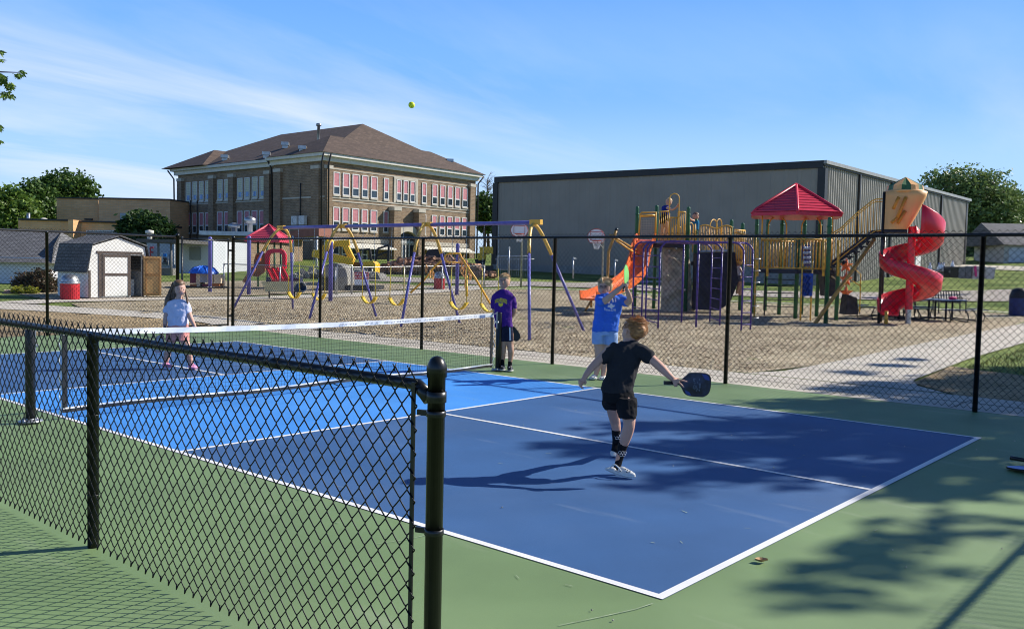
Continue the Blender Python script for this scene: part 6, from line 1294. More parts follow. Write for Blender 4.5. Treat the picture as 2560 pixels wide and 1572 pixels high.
limb(mb, [(1605, 876, 14, 7.08), (1632, 900, 12, 7.0), (1655, 921, 11, 6.95), (1674, 940, 8, 6.9), (1685, 950, 6.5, 6.87)])
# near (right) leg with bent knee, far leg stepping ahead
limb(mb, [(1562, 990, 21, 7.05), (1570, 1030, 19, 6.98), (1573, 1060, 15, 6.95), (1567, 1085, 14.5, 6.98), (1557, 1115, 11.5, 7.02), (1546, 1150, 8, 7.05), (1545, 1168, 8, 7.04)])
limb(mb, [(1530, 990, 20, 7.12), (1532, 1025, 15.5, 7.3), (1537, 1050, 13.5, 7.45), (1541, 1075, 11, 7.5), (1540, 1105, 8, DF+.05), (1538, 1125, 7.5, DF)])
# left hand: loosely curled, thumb on the inside
blob(mb, 1457, 952, 6.98, 7.5, 9, .020, .3)
for k, (x, y) in enumerate(((1449, 951), (1449, 957), (1451, 963), (1455, 967))): limb(mb, [(1455+k*.6, 951+k*2.2, 2.6, 6.975), (x-1.5, y-1, 2.4, 6.965), (x, y+3, 2.2, 6.955), (x+4, y+4.0, 2.0, 6.95)], 8, 3)
limb(mb, [(1461, 948, 2.8, 6.97), (1465, 955, 2.5, 6.955), (1462, 961, 2.2, 6.945)], 8, 3)
# right hand laid over the paddle throat: two fingers along the face, the others round the grip
blob(mb, 1689, 954, 6.845, 8.5, 6.5, .018, .35)
limb(mb, [(1692, 950, 2.8, 6.83), (1703, 950, 2.5, 6.815), (1711, 952, 2.3, 6.812), (1717, 953.5, 2.0, 6.812)], 8, 3)
limb(mb, [(1692, 954, 2.8, 6.83), (1700, 958, 2.5, 6.815), (1705, 963, 2.3, 6.812), (1709.5, 967.5, 2.0, 6.812)], 8, 3)
limb(mb, [(1688, 957, 2.6, 6.835), (1691, 962, 2.4, 6.825), (1692, 965, 2.2, 6.86)], 8, 3)
limb(mb, [(1684, 957, 2.5, 6.835), (1686, 962, 2.2, 6.83), (1687, 965, 2.0, 6.87)], 8, 3)
limb(mb, [(1684, 950, 2.8, 6.84), (1690, 946, 2.5, 6.87), (1697, 947, 2.2, 6.89)], 8, 3)
blob(mb, 1566, 829, 7.14, 2.6, 6, .012, .15)      # ear
body = organic(mb, 'body', sk1, p1, .0045, 4)
mb = MB(); loft(mb, [(1561, 1586, 852, 7.17, .05), (1545, 1598, 858, 7.15, .062), (1530, 1610, 868, 7.14, .085), (1524, 1606, 890, 7.12, .097), (1518, 1597, 915, 7.11, .10), (1512, 1588, 945, 7.09, .10), (1503, 1584, 970, 7.08, .108), (1504, 1580, 984, 7.08, .108, 4)])
limb(mb, [(1536, 872, 17, 7.12), (1522, 884, 16.5, 7.11), (1512, 893, 15.5, 7.10)]); limb(mb, [(1600, 876, 19, 7.09), (1613, 884, 18, 7.05), (1622, 893, 17, 7.02)])
bt_ = cloth('tshirt_black', (.030, .030, .034)); organic(mb, 'tshirt', bt_, p1, .006, 2, .034)
mb = MB(); loft(mb, [(1506, 1580, 962, 7.08, .098), (1503, 1586, 985, 7.08, .112), (1505, 1588, 1003, 7.07, .112)]); loft(mb, [(1505, 1550, 995, 7.14, .095), (1506, 1550, 1010, 7.2, .09), (1513, 1548, 1022, 7.25, .085)]); loft(mb, [(1540, 1590, 995, 7.02, .10), (1543, 1592, 1022, 6.99, .095), (1547, 1590, 1045, 6.97, .088)])
organic(mb, 'shorts', cloth('shorts_black', (.014, .014, .016)), p1, .006, 2, .034)
blks = cloth('sock_black', (.012, .012, .014)); swh = mat('sock_white', (.7, .7, .72), .8)
for P, (hx0, hy0, hD), tlt in (([(1560, 1105, 13.2, 7.015), (1556, 1118, 12, 7.02), (1549, 1145, 9.3, 7.05), (1544, 1165, 9, 7.04), (1541, 1175, 9, 7.03)], (1559, 1129, 7.02), .2), ([(1540, 1072, 11.5, 7.5), (1540.5, 1085, 10.8, 7.5), (1540, 1105, 9.2, DF+.05), (1537, 1125, 9, DF)], (1548, 1087, 7.5), 0)):
    mb = MB(); limb(mb, P, 14); so_ = organic(mb, 'sock', blks, p1, .005, 2)
    mb = MB(); rH = 3.9
    for qx, qy in ((0, 0), (-3.5, 6), (3.5, 6), (-7, 0), (7, 1)):
        o_ = Vector(W(hx0+qx-4, hy0+qy, hD))
        pts = [Vector(W(hx0+qx*.95-4+rH*math.cos(a), hy0+qy+rH*.9*math.sin(a), hD))-Vector(FW)*(.043-.0011*abs(qx)**1.2) for a in [2*PI*k/6+.3 for k in range(6)]]; mb.tube(pts, .0016, 5, closed=True)
    mb.build('sock_pattern', swh, so_)
clw = mat('clog_white', (.70, .70, .66), .5, vary=.05)
mb = MB(); S0 = [Vector(W(x, r, D_)) for x, r, D_ in ((1521, 1172, 6.99), (1536, 1178, 6.965), (1552, 1184, 6.94), (1568, 1188, 6.92), (1580, 1189, 6.905))]
for (p_a, p_b), (ra, rb) in zip(zip(S0, S0[1:]), ((.026, .030), (.030, .030), (.030, .034), (.034, .028))):     # sole: narrow heel, lifted, wide rounded toe
    for k in range(6):
        c_ = p_a.lerp(p_b, k/5); r_ = ra+(rb-ra)*k/5; mb.ball(c_, (r_, r_*1.15, .014), 12, 8)
for x, r, D_, rx, rz in ((1572, 1182, 6.915, .036, .022), (1563, 1178, 6.93, .034, .026), (1556, 1173, 6.945, .030, .024), (1578, 1185, 6.905, .028, .018), (1530, 1172, 6.975, .024, .016)): mb.ball(W(x, r, D_), (rx, .036, rz), 14, 10)
cg = organic(mb, 'clog', clw, p1, .0045, 2)
mb = MB(); limb(mb, [(1527, 1167, 1.6, 6.95), (1536, 1161, 1.9, 6.93), (1546, 1168, 1.9, 6.90), (1552, 1177, 2.2, 6.885)], 8); mb.build('strap', clw, cg)
for x, y in ((1563, 1172), (1569, 1174), (1575, 1178), (1567, 1179), (1573, 1184), (1580, 1184)): mb = MB(); blob(mb, x, y, 6.93-.050+.016*abs(x-1566)/12, 1.7, 1.3, .008); mb.build('vent_hole', dark_clog, cg)
mb = MB(); blob(mb, 1551, 1177, 6.885, 2.2, 2.2, .006); mb.build('rivet', dark_clog, cg)
mb = MB(); blob(mb, 1533, 1131, DF, 8, 6, .04); blob(mb, 1535, 1137, DF-.02, 9, 4, .05); organic(mb, 'clog', clw, p1, .006, 3)
hg = mat('hair_ginger', (.42, .20, .075), .6, vary=.35, vscale=30, stretch=(1, 1, 3)); mb = MB()
blob(mb, 1587, 819, 7.215, 26.5, 23, .108, -.15); blob(mb, 1590, 832, 7.20, 23, 17, .100); blob(mb, 1596, 824, 7.19, 21, 18, .10)
hr = organic(mb, 'hair', hg, p1, .006, 4, .014)
mb = MB(); tufts(mb, 1588, 820, 7.21, 27.5, 24, .112, 420, .036, 4, lambda d: d.y < .5 and d.z > -.75 and not (d.x < -.6 and d.z < .1), (.75, -.2, -.35), .0042); tufts(mb, 1592, 812, 7.2, 25, 20, .10, 110, .042, 5, lambda d: d.z > .1, (.9, -.1, .2), .0045); mb.build('locks', hg, hr)
pd_face = mat('paddle_dark', (.012, .014, .022), .35, vary=.3, vscale=12, col2=(.02, .03, .07))
t, fc = paddle('p', 'dark paddle with blue corners in the hand of the child in black', ((1659.5, 956.5), (1698, 957)), [(1697, 961), (1704, 970), (1711, 983), (1723, 989.5), (1750, 992), (1760, 991), (1770.5, 984), (1775.5, 972), (1777, 957.5), (1777, 946), (1773, 937), (1761, 932), (1732, 931), (1722, 933), (1709, 943.5), (1701, 951)], 6.86, .014, pd_face)
mb = MB(); fo = -Vector(FW)*.0095
mb.prism([Vector(W(*q, 6.86))+fo for q in ((1753, 934), (1765, 936), (1772, 942), (1773, 951), (1762, 948))], -Vector(FW)*.0006); mb.prism([Vector(W(*q, 6.86))+fo for q in ((1711, 974), (1722, 979), (1728, 988), (1721, 987.5), (1714, 983))], -Vector(FW)*.0006); mb.build('blue_corner', mat('paddle_blue', (.02, .045, .22), .4), fc)
mb = MB(); random.seed(3)
for i in range(34):
    x, y = 1731+rnd(0, 19), 945+rnd(0, 30); 
    if i % 3: mb.prism([Vector(W(x, y, 6.86))+fo, Vector(W(x+.7, y, 6.86))+fo, Vector(W(x+.9, y+rnd(2, 5), 6.86))+fo, Vector(W(x+.2, y+3, 6.86))+fo], -Vector(FW)*.0006)
    else: mb.ball(Vector(W(x, y, 6.86))+fo, (.0028, .0028, .0028), 6, 4)
mb.build('print_marks', mat('print_silver', (.18, .25, .36), .5), fc)
# ---- boy in purple by the net post ----
D = 13.85; p2_ = thing('person', G(1268, 925), 'blond child in purple shirt standing behind the far net post looking up', 'person', 'children playing pickleball')
mb = MB(); blob(mb, 1260.5, 703, D, 13.6, 17.5, .090, -.12); blob(mb, 1258.5, 710, D-.03, 9, 9, .06); blob(mb, 1257, 705.5, D-.10, 1.9, 2.8, .02); blob(mb, 1247.8, 704, D, 1.8, 3.6, .015); blob(mb, 1273, 709, D, 2, 4, .015)
limb(mb, [(1259, 714, 7, D), (1258, 724, 7.2, D), (1258, 734, 10, D)]); loft(mb, [(1236, 1282, 742, D, .07), (1238, 1278, 780, D, .08), (1240, 1280, 820, D, .08)])
limb(mb, [(1238, 745, 8, D), (1236, 765, 7, D+.05), (1240, 785, 5.5, D+.14), (1255, 795, 5, D+.18)]); limb(mb, [(1281, 748, 8, D), (1285, 770, 6.6, D+.03), (1285, 779, 6, D+.06), (1279, 790, 5, D+.12), (1268, 800, 4.5, D+.17)])
blob(mb, 1264, 803, D+.18, 6, 5, .03)
for k in range(4): limb(mb, [(1264+k*1.5, 804, 1.6, D+.17), (1268+k*1.5, 808, 1.5, D+.18), (1270+k*1.2, 812, 1.3, D+.20)], 6, 3)
limb(mb, [(1268, 800, 1.6, D+.16), (1274, 804, 1.4, D+.15)], 6, 3)
limb(mb, [(1258, 835, 12, D), (1257, 860, 9, D), (1257, 874, 8.2, D), (1257, 888, 7, D+.02), (1256.5, 906, 4.8, D+.02)]); limb(mb, [(1272, 835, 12, D), (1275, 860, 9, D), (1277, 875, 8, D-.02), (1277, 888, 7, D), (1275, 906, 4.8, D)])
b2 = organic(mb, 'body', sk2, p2_, .007, 3)
purs = cloth('shirt_purple', (.075, .022, .20)); mb = MB(); loft(mb, [(1250, 1267, 724, D, .05), (1240, 1276, 729, D, .07), (1231, 1286, 740, D, .09), (1234, 1283, 760, D, .10), (1236, 1280, 785, D, .10), (1237, 1281, 812, D, .105), (1238, 1281, 818, D, .105)], 22, 2.6)
limb(mb, [(1238, 744, 9.5, D), (1235, 756, 9, D+.02), (1235, 764, 8.5, D+.04)]); limb(mb, [(1280, 746, 9.5, D), (1283, 758, 9, D+.01), (1284, 768, 8.6, D+.03)]); sh2 = organic(mb, 'tshirt', purs, p2_, .008, 2, .035)
mb = MB(); loft(mb, [(1239, 1281, 812, D, .10), (1241, 1282, 830, D, .105)]); loft(mb, [(1241, 1264, 826, D, .10), (1244, 1266, 853, D, .09)]); loft(mb, [(1260, 1283, 826, D, .10), (1263, 1283, 853, D, .09)]); sh3 = organic(mb, 'shorts', cloth('shorts_navy', (.018, .018, .04)), p2_, .009, 3, .014)
mb = MB(); mb.prism([Vector(W(x, y, D-.108)) for x, y in ((1273, 818), (1276, 818), (1277.5, 851), (1273.5, 851))], Vector(FW)*.01); mb.build('side_stripe', swh, sh3)
mb = MB(); blob(mb, 1262, 695, D+.01, 13.4, 11, .095, .1); blob(mb, 1265, 700, D+.04, 11.5, 13, .085); hb = mat('hair_blond', (.52, .34, .17), .6, vary=.25, vscale=25); h2 = organic(mb, 'hair', hb, p2_, .007, 3, .012)
mb = MB(); tufts(mb, 1262, 695, D+.01, 13, 10.5, .09, 180, .04, 6, lambda d: d.z > .1, (-.7, -.5, .0), .004); mb.build('locks', hb, h2)
face(p2_, 1260.5, 704, D, 24, (-3, -1), hb, dz=.024)
for (x0, x1, y0) in ((1249, 1264, 924), (1266, 1285, 926)):
    mb = MB(); cxx = (x0+x1)/2; blob(mb, cxx-1, y0-8, D, 6.8, 8, .05); blob(mb, cxx, y0-4, D-.08, 7.5, 5, .10); o = organic(mb, 'shoe', mat('shoe_black', (.02, .02, .022), .5), p2_, .007, 3); mb = MB(); blob(mb, cxx+.5, y0-.2, D-.08, 8.2, 2.4, .12); mb.build('sole', clw, o); mb = MB(); limb(mb, [(cxx-3, y0-9, 1, D-.10), (cxx+4, y0-4, 1, D-.17)], 6); mb.build('shoe_stripe', swh, o)
    mb = MB(); limb(mb, [(cxx-.5, y0-21, 5.3, D), (cxx-.5, y0-10, 5.6, D)]); mb.build('sock', blks, p2_)
paddle('p', 'black paddle held behind the back by the child in purple', ((1272, 806), (1279, 818)), [(1279, 818), (1285, 816), (1291, 822), (1299, 834), (1301, 841), (1298, 848), (1292, 853), (1284, 851), (1277, 845), (1274, 830)], D+.18, .016, mat('paddle_teal', (.008, .018, .02), .4))
# ---- girl in blue shirt with raised paddle ----
D = 13.07; p3_ = thing('person', G(1492, 950), 'blond child in blue farm shirt and glasses raising a green paddle with both hands', 'person', 'children playing pickleball')
mb = MB(); blob(mb, 1510, 716, D, 16, 18.5, .092, -.15); blob(mb, 1507, 725, D-.03, 12, 10.5, .065); blob(mb, 1505, 722, D-.095, 2, 2.8, .02); blob(mb, 1526, 722, D, 2, 4, .015)
limb(mb, [(1510, 728, 9, D), (1512, 740, 11, D)]); loft(mb, [(1498, 1556, 748, D, .09), (1490, 1548, 790, D, .11), (1484, 1543, 825, D, .12)])
limb(mb, [(1502, 752, 10, D-.05), (1512, 752, 9, D-.18), (1530, 737, 7.5, D-.28), (1546, 724, 6.5, D-.32), (1556, 716, 4.6, D-.33)])
limb(mb, [(1555, 750, 11, D), (1565, 756, 9.5, D-.08), (1574, 752, 8, D-.16), (1572, 738, 7, D-.24), (1567, 724, 5, D-.30)])
blob(mb, 1558, 714, D-.33, 4.8, 4.2, .025); blob(mb, 1567, 716, D-.32, 4.5, 5, .025)
for k in range(4): limb(mb, [(1560, 711+k*2.2, 1.5, D-.345), (1564.5, 710+k*2.4, 1.5, D-.365), (1568, 711.5+k*2.4, 1.4, D-.355)], 7, 3)
for k in range(4): limb(mb, [(1569, 713+k*1.5, 1.6, D-.32), (1571.5-k*.8, 708+k*1.5, 1.5, D-.34), (1571-k*1.8, 702+k*2.5, 1.3, D-.35)], 7, 3)
limb(mb, [(1555, 711, 1.7, D-.34), (1558, 706, 1.5, D-.34)], 7, 3); limb(mb, [(1564, 716, 1.7, D-.34), (1560, 712, 1.5, D-.36)], 7, 3)
limb(mb, [(1497, 845, 15, D), (1498, 868, 12.5, D), (1498, 888, 11, D), (1497, 905, 9.5, D+.02), (1490, 935, 6, D)]); limb(mb, [(1526, 845, 15, D), (1520, 870, 12, D), (1516, 890, 10.5, D+.02), (1512, 910, 9, D+.04), (1508, 938, 6, D+.02)])
organic(mb, 'body', sk3, p3_, .007, 3)
blu = cloth('shirt_blue', (.055, .16, .62)); mb = MB(); loft(mb, [(1500, 1522, 734, D, .06), (1490, 1545, 739, D, .085), (1489, 1558, 750, D, .12), (1488, 1553, 775, D, .135), (1484, 1548, 800, D, .14), (1480, 1546, 822, D, .145), (1481, 1546, 829, D, .145)], 24, 2.6)
limb(mb, [(1498, 748, 11, D-.02), (1500, 752, 11.5, D-.10), (1504, 755, 10.5, D-.15)]); limb(mb, [(1549, 748, 13, D), (1557, 752, 12.5, D-.04), (1563, 755, 12, D-.07)]); sh_b = organic(mb, 'tshirt', blu, p3_, .008, 2, .045)
mb = MB(); loft(mb, [(1481, 1545, 820, D, .13), (1480, 1545, 838, D, .14)]); loft(mb, [(1480, 1511, 834, D, .13), (1480, 1510, 860, D, .125)]); loft(mb, [(1509, 1545, 834, D, .13), (1511, 1544, 862, D, .125)]); organic(mb, 'shorts', cloth('shorts_paleblue', (.30, .42, .68)), p3_, .009, 3, .012)
hy = mat('hair_straw', (.54, .36, .18), .6, vary=.3, vscale=22); mb = MB(); blob(mb, 1514, 708, D+.01, 17, 13.5, .10, .2); blob(mb, 1520, 716, D+.05, 12, 15, .085); blob(mb, 1497.5, 712, D-.02, 3, 9, .04); h3 = organic(mb, 'hair', hy, p3_, .007, 3, .012)
mb = MB(); tufts(mb, 1513, 708, D, 16.5, 13, .10, 180, .05, 8, lambda d: d.z > -.1 and d.y > -.75 or d.z > .45, (.3, .1, .9), .004); limb(mb, [(1508, 700, 3, D-.06), (1504, 697, 3.6, D-.09), (1506, 706, 2.4, D-.11)], 8); mb.build('locks', hy, h3)
face(p3_, 1510, 718, D, 29, (-4, 1), hy, glasses=True, dz=.020)
for (x0, x1, y0, dd) in ((1473, 1495, 949, 0), (1499, 1515, 950, .03)):
    mb = MB(); cxx = (x0+x1)/2; blob(mb, cxx+1, y0-7, D+dd, 8, 7, .05); blob(mb, cxx-1, y0-4, D-.08+dd, 10.5, 5, .10); o = organic(mb, 'clog', clw, p3_, .007, 3)
    for k in range(4): mb = MB(); blob(mb, cxx-6+k*4, y0-6+(k % 2)*2.5, D-.165+dd, 1.4, 1.2, .01); mb.build('vent_hole', dark_clog, o)
paddle('p', 'bright green paddle raised edge-on by the child in blue', ((1558, 727), (1562, 714)), [(1562, 714), (1560.5, 700), (1560, 680), (1561, 668), (1564, 661), (1568, 664), (1571.5, 676), (1572.5, 690), (1571, 704), (1568, 712)], D-.37, .014, mat('paddle_green', (.22, .60, .16), .45), D2=D-.20)
prints = mat('print_white', (.72, .74, .78), .8); printy = mat('print_yellow', (.90, .60, .04), .8)
# ---- girl in white shirt beyond the net ----
GB_ = G(458, 923); D = DEP(GB_); p4 = thing('person', GB_, 'long-haired child in pale shirt and pink skirt beyond the net on the left', 'person', 'children playing pickleball')
mb = MB(); blob(mb, 450, 722, D, 13.2, 17.5, .090, .12); blob(mb, 453, 728, D-.02, 9.5, 9.5, .065); blob(mb, 459.5, 724, D-.085, 2, 2.6, .02)
limb(mb, [(448, 735, 7, D), (446, 748, 8, D)]); loft(mb, [(424, 464, 757, D, .07), (426, 466, 790, D, .08), (424, 468, 820, D, .09)])
limb(mb, [(424, 760, 8, D), (418, 778, 7.2, D), (414, 796, 6, D-.03), (412, 814, 4.6, D-.06), (412, 820, 3.5, D-.07)]); limb(mb, [(464, 762, 8, D), (471, 780, 7, D), (478, 798, 6, D-.03), (485, 812, 4.4, D-.07), (488, 818, 3.4, D-.08)])
blob(mb, 411, 824, D-.07, 4.5, 5.5, .025); blob(mb, 489, 820, D-.08, 4.2, 5, .022)
for k in range(4): limb(mb, [(409+k*1.5, 826, 1.5, D-.08), (407+k*1.3, 830, 1.4, D-.09), (408+k*1.2, 834, 1.2, D-.08)], 6, 3); limb(mb, [(488+k*1.2, 822, 1.5, D-.08), (489+k*1.4, 828, 1.4, D-.09), (488+k*1.4, 832, 1.2, D-.09)], 6, 3)
limb(mb, [(414, 822, 1.6, D-.09), (415, 828, 1.4, D-.1)], 6, 3); limb(mb, [(486, 818, 1.6, D-.1), (484, 825, 1.4, D-.11)], 6, 3)
limb(mb, [(432, 838, 12, D), (424, 862, 10, D), (420, 878, 8.5, D-.02), (417, 892, 8, D), (414, 910, 5, D+.02)]); limb(mb, [(457, 838, 12, D), (465, 862, 10, D), (470, 880, 8.5, D-.02), (474, 893, 7.5, D), (479, 910, 5, D)])
organic(mb, 'body', sk3, p4, .007, 3)
mb = MB(); loft(mb, [(437, 458, 747, D, .05), (424, 466, 752, D, .07), (417, 469, 762, D, .09), (420, 469, 780, D, .10), (420, 470, 800, D, .108), (421, 470, 815, D, .11)], 22, 2.6); limb(mb, [(425, 759, 10, D), (420, 770, 10.5, D), (418, 777, 10, D)]); limb(mb, [(463, 760, 9.5, D), (468, 770, 9, D), (470, 778, 8.6, D)]); organic(mb, 'tshirt', cloth('shirt_pale', (.56, .57, .70)), p4, .008, 2, .04)
mb = MB(); loft(mb, [(422, 469, 806, D, .10), (417, 472, 828, D, .12), (415, 472, 852, D, .135)]); organic(mb, 'skirt', cloth('skirt_pink', (.62, .26, .22), .15), p4, .009, 3, .02)
hbr = mat('hair_brown', (.15, .085, .048), .5, vary=.35, vscale=20, stretch=(1, 1, .3)); mb = MB(); blob(mb, 448, 711, D+.005, 14.5, 12.5, .096, .05); blob(mb, 441, 725, D+.03, 11, 18, .085); limb(mb, [(438, 720, 10, D+.03), (428, 738, 9.5, D+.03), (420, 752, 8.5, D+.0), (415, 764, 5, D-.02)]); limb(mb, [(448, 735, 9, D+.08), (456, 752, 8, D+.08), (468, 762, 6, D+.06)]); limb(mb, [(461, 722, 3, D+.01), (466, 740, 3.2, D-.02), (469, 758, 2.5, D-.03)]); h4 = organic(mb, 'hair', hbr, p4, .007, 3, .014)
mb = MB(); random.seed(5)
for i in range(90): x = rnd(0, 1); s0_ = (437+x*14+rnd(-3, 3), 708+rnd(-3, 8)); e_ = (412+x*22+rnd(-3, 3), 752+rnd(-6, 18)); limb(mb, [(s0_[0]-5, s0_[1], .9, D-.02+rnd(-.03, .08)), ((s0_[0]+e_[0])/2-5, (s0_[1]+e_[1])/2, 1., D-.02+rnd(-.03, .06)), (e_[0], e_[1], .4, D+rnd(-.05, .05))], 4, 3)
mb.build('locks', hbr, h4); face(p4, 450, 723, D, 24, (5, 1), hbr, open_mouth=True, dz=.020)
MB().tube([Vector(W(412, 811, D-.055))+Vector((.028*math.cos(a), .028*math.sin(a), 0)) for a in [2*PI*k/12 for k in range(12)]], .005, 5, closed=True).build('bracelet', mat('band_red', (.3, .02, .03), .6), p4)
cp = mat('clog_pink', (.62, .26, .42), .5, vary=.1)
for x0, x1, y0 in ((400, 432, 919), (469, 492, 922)): mb = MB(); cxx = (x0+x1)/2; blob(mb, cxx-1, y0-7, D, 10, 6.5, .05); blob(mb, cxx+3, y0-4, D-.06, 12, 4.8, .09); organic(mb, 'clog', cp, p4, .007, 3)
paddle('p', 'grey and orange-edged paddle hanging from the hand of the child in the pale shirt', ((413, 815), (404, 838)), [(404, 836), (410, 842), (409, 860), (404, 876), (394, 882), (386, 876), (384, 862), (388, 846), (396, 838)], D-.10, .016, mat('paddle_grey', (.35, .33, .33), .5), mat('paddle_orange', (.60, .10, .04), .5))
# ---- children on the climber ----
def smallkid(px, row, D, lab, shirt, hairm, legs=None, arms=(), hat=None, lean=0.):
    t = thing('person', W(px, row+95, D), lab, 'person', 'children on the playground climber'); mb = MB(); blob(mb, px, row, D, 8, 9.5, .12); limb(mb, [(px-lean*.3, row+8, 4.5, D), (px-lean*.5, row+14, 6, D)])
    loft(mb, [(px-8-lean, px+8-lean, row+16, D, .09), (px-8-lean, px+7-lean, row+34, D, .10)])
    for a in arms: limb(mb, a)
    for l_ in (legs or []): limb(mb, l_)
    organic(mb, 'body', sk2, t, .02, 3); mb = MB(); loft(mb, [(px-7-lean*.7, px+6-lean*.7, row+9, D, .08), (px-10-lean, px+9-lean, row+14, D, .12), (px-9-lean, px+8-lean, row+34, D, .13)]); organic(mb, 'tshirt', shirt, t, .02, 3); mb = MB(); blob(mb, px+.5, row-3, D+.02, 8.6, 7.6, .13); organic(mb, 'hair', hairm, t, .02, 3, .02); return t
sb = cloth('shirt_navyblue', (.015, .03, .22))
t = smallkid(1672, 505, 34.9, 'child in blue shirt and dark shorts standing on the high deck holding the hoop', sb, hb, legs=[(((1657), 556, 5, 34.9), (1656, 578, 4.5, 34.9), (1655, 600, 3.5, 34.9)), ((1666, 556, 5, 34.8), (1667, 580, 4.5, 34.8), (1664, 600, 3.5, 34.8))], arms=[((1668, 520, 3.5, 34.7), (1682, 524, 3.2, 34.4), (1694, 515, 3, 34.2), (1696, 511, 3.2, 34.1))], lean=8)
mb = MB(); loft(mb, [(1654, 1672, 534, 34.9, .13), (1650, 1671, 545, 34.9, .13), (1650, 1670, 560, 34.9, .13)]); organic(mb, 'shorts', blks, t, .02, 3)
smallkid(1739, 541, 35.3, 'brown-haired child in turquoise shirt leaning over the rail right of the high deck', cloth('shirt_teal', (.02, .18, .34)), hbr, arms=[((1735, 552, 3, 35), (1727, 549, 2.6, 34.8), (1722, 543, 2.6, 34.7))])
t = smallkid(1847, 656, 34.2, 'child in white shirt crouching beside the dark climbing wall', cloth('shirt_white', (.6, .63, .7)), hbr, legs=[((1842, 690, 5, 34.2), (1848, 704, 4.5, 34.1), (1843, 730, 4, 34.2)), ((1850, 690, 5, 34.2), (1856, 706, 4.5, 34.1), (1850, 735, 4, 34.2))], arms=[((1850, 672, 3, 34.1), (1856, 684, 2.8, 34), (1852, 694, 2.6, 33.9))], lean=2)
mb = MB(); loft(mb, [(1838, 1856, 688, 34.2, .13), (1839, 1860, 704, 34.15, .13)]); organic(mb, 'shorts', cloth('trouser_grey', (.12, .12, .15)), t, .02, 3)
# prints on the shirts: traced in place, then laid on the cloth
def lay(o, tgt):
    w_ = o.modifiers.new('w', 'SHRINKWRAP'); w_.target = tgt; w_.wrap_method = 'NEAREST_SURFACEPOINT'; w_.wrap_mode = 'ABOVE_SURFACE'; w_.offset = .004
def letters(txt, par, tgt, px0, px1, row, D, m, arch=0., bold=.02, up_=.125, name='lettering', tall=1.):
    o, md = text_on(txt, par, tgt, px0, px1, row, D, m, arch, name, bold); o.modifiers.remove(md)
    for v in o.data.vertices: v.co += Vector(FW)*(.25-up_)
    if tall != 1:
        q = Vector((0, 0, 0)); p_ = par
        while p_ is not None: q += p_.location; p_ = p_.parent
        c = Vector(W((px0+px1)/2, row, D))-q
        for v in o.data.vertices: v.co += Vector(UP)*((v.co-c).dot(Vector(UP)))*(tall-1)
    lay(o, tgt); return o
letters('WOLVERINES', p2_, sh2, 1234, 1268, 755, 13.85, printy, 2.2, .03, .10, tall=2.5)
letters('Farm Day', p3_, sh_b, 1508, 1538, 778, 13.07, prints, -1.5, .012, .14, tall=1.3)
def traced(par, tgt, polys, D, m, name, up_):
    mb = MB()
    for pl in polys:
        c = (sum(p[0] for p in pl)/len(pl), sum(p[1] for p in pl)/len(pl)); P = [Vector(W(*p, D))-Vector(FW)*up_ for p in pl]; C_ = Vector(W(*c, D))-Vector(FW)*up_; n = len(P)
        mb.add(P+[p.lerp(C_, .5) for p in P]+[C_], [(i, (i+1) % n, n+(i+1) % n, n+i) for i in range(n)]+[(n+i, n+(i+1) % n, 2*n) for i in range(n)])
    o = mb.build(name, m, par); lay(o, tgt)
traced(p3_, sh_b, [[(1516, 768), (1519, 762), (1522, 764), (1524, 759), (1528, 760), (1530, 764), (1535, 762), (1534, 767), (1528, 770), (1525, 772), (1521, 768)], [(1517, 748), (1521, 745), (1523, 752), (1521, 760), (1517, 758)], [(1527, 743), (1530, 742), (1533, 752), (1530, 757)], [(1534, 740), (1537, 741), (1539, 751), (1536, 755)]], 13.07, prints, 'shirt_drawing', .14)
traced(p2_, sh2, [[(1246, 758), (1249, 757), (1252, 759), (1255, 757), (1258, 758), (1257, 764), (1252, 767), (1247, 764)]], 13.85, printy, 'shirt_emblem', .10)
# blue paddle lying on the court at the right edge
c = G(2553, 1177); t = thing('paddle', c, 'blue paddle lying flat on the green court at the right edge', 'paddle', 'pickleball paddles'); a_, b_ = G(2529, 1157), G(2566, 1168); a_[2] = .045; b_[2] = .06
MB().tube([tuple(a_), tuple(a_+(b_-a_)*.1), tuple(b_)], [.022, .018, .016], 12).build('handle', blk, t)
ax = Vector((b_-a_)).normalized(); ay = Vector((-ax.y, ax.x, 0)); o_ = Vector(G(2556, 1179)); o_.z = 0; ol = [o_+ax*.115*math.copysign(abs(math.cos(k*PI/16))**.7, math.cos(k*PI/16))+ay*.105*math.copysign(abs(math.sin(k*PI/16))**.7, math.sin(k*PI/16)) for k in range(32)]
mb = MB(); mb.prism([p+Vector((0, 0, .022)) for p in ol], (0, 0, .013)); bld(mb, 'edge_guard', blk, t); mb = MB(); mb.prism([o_.lerp(p, .95)+Vector((0, 0, .0345)) for p in ol], (0, 0, .002)); bld(mb, 'blade_face', mat('paddle_skyblue', (.04, .17, .62), .35), t)
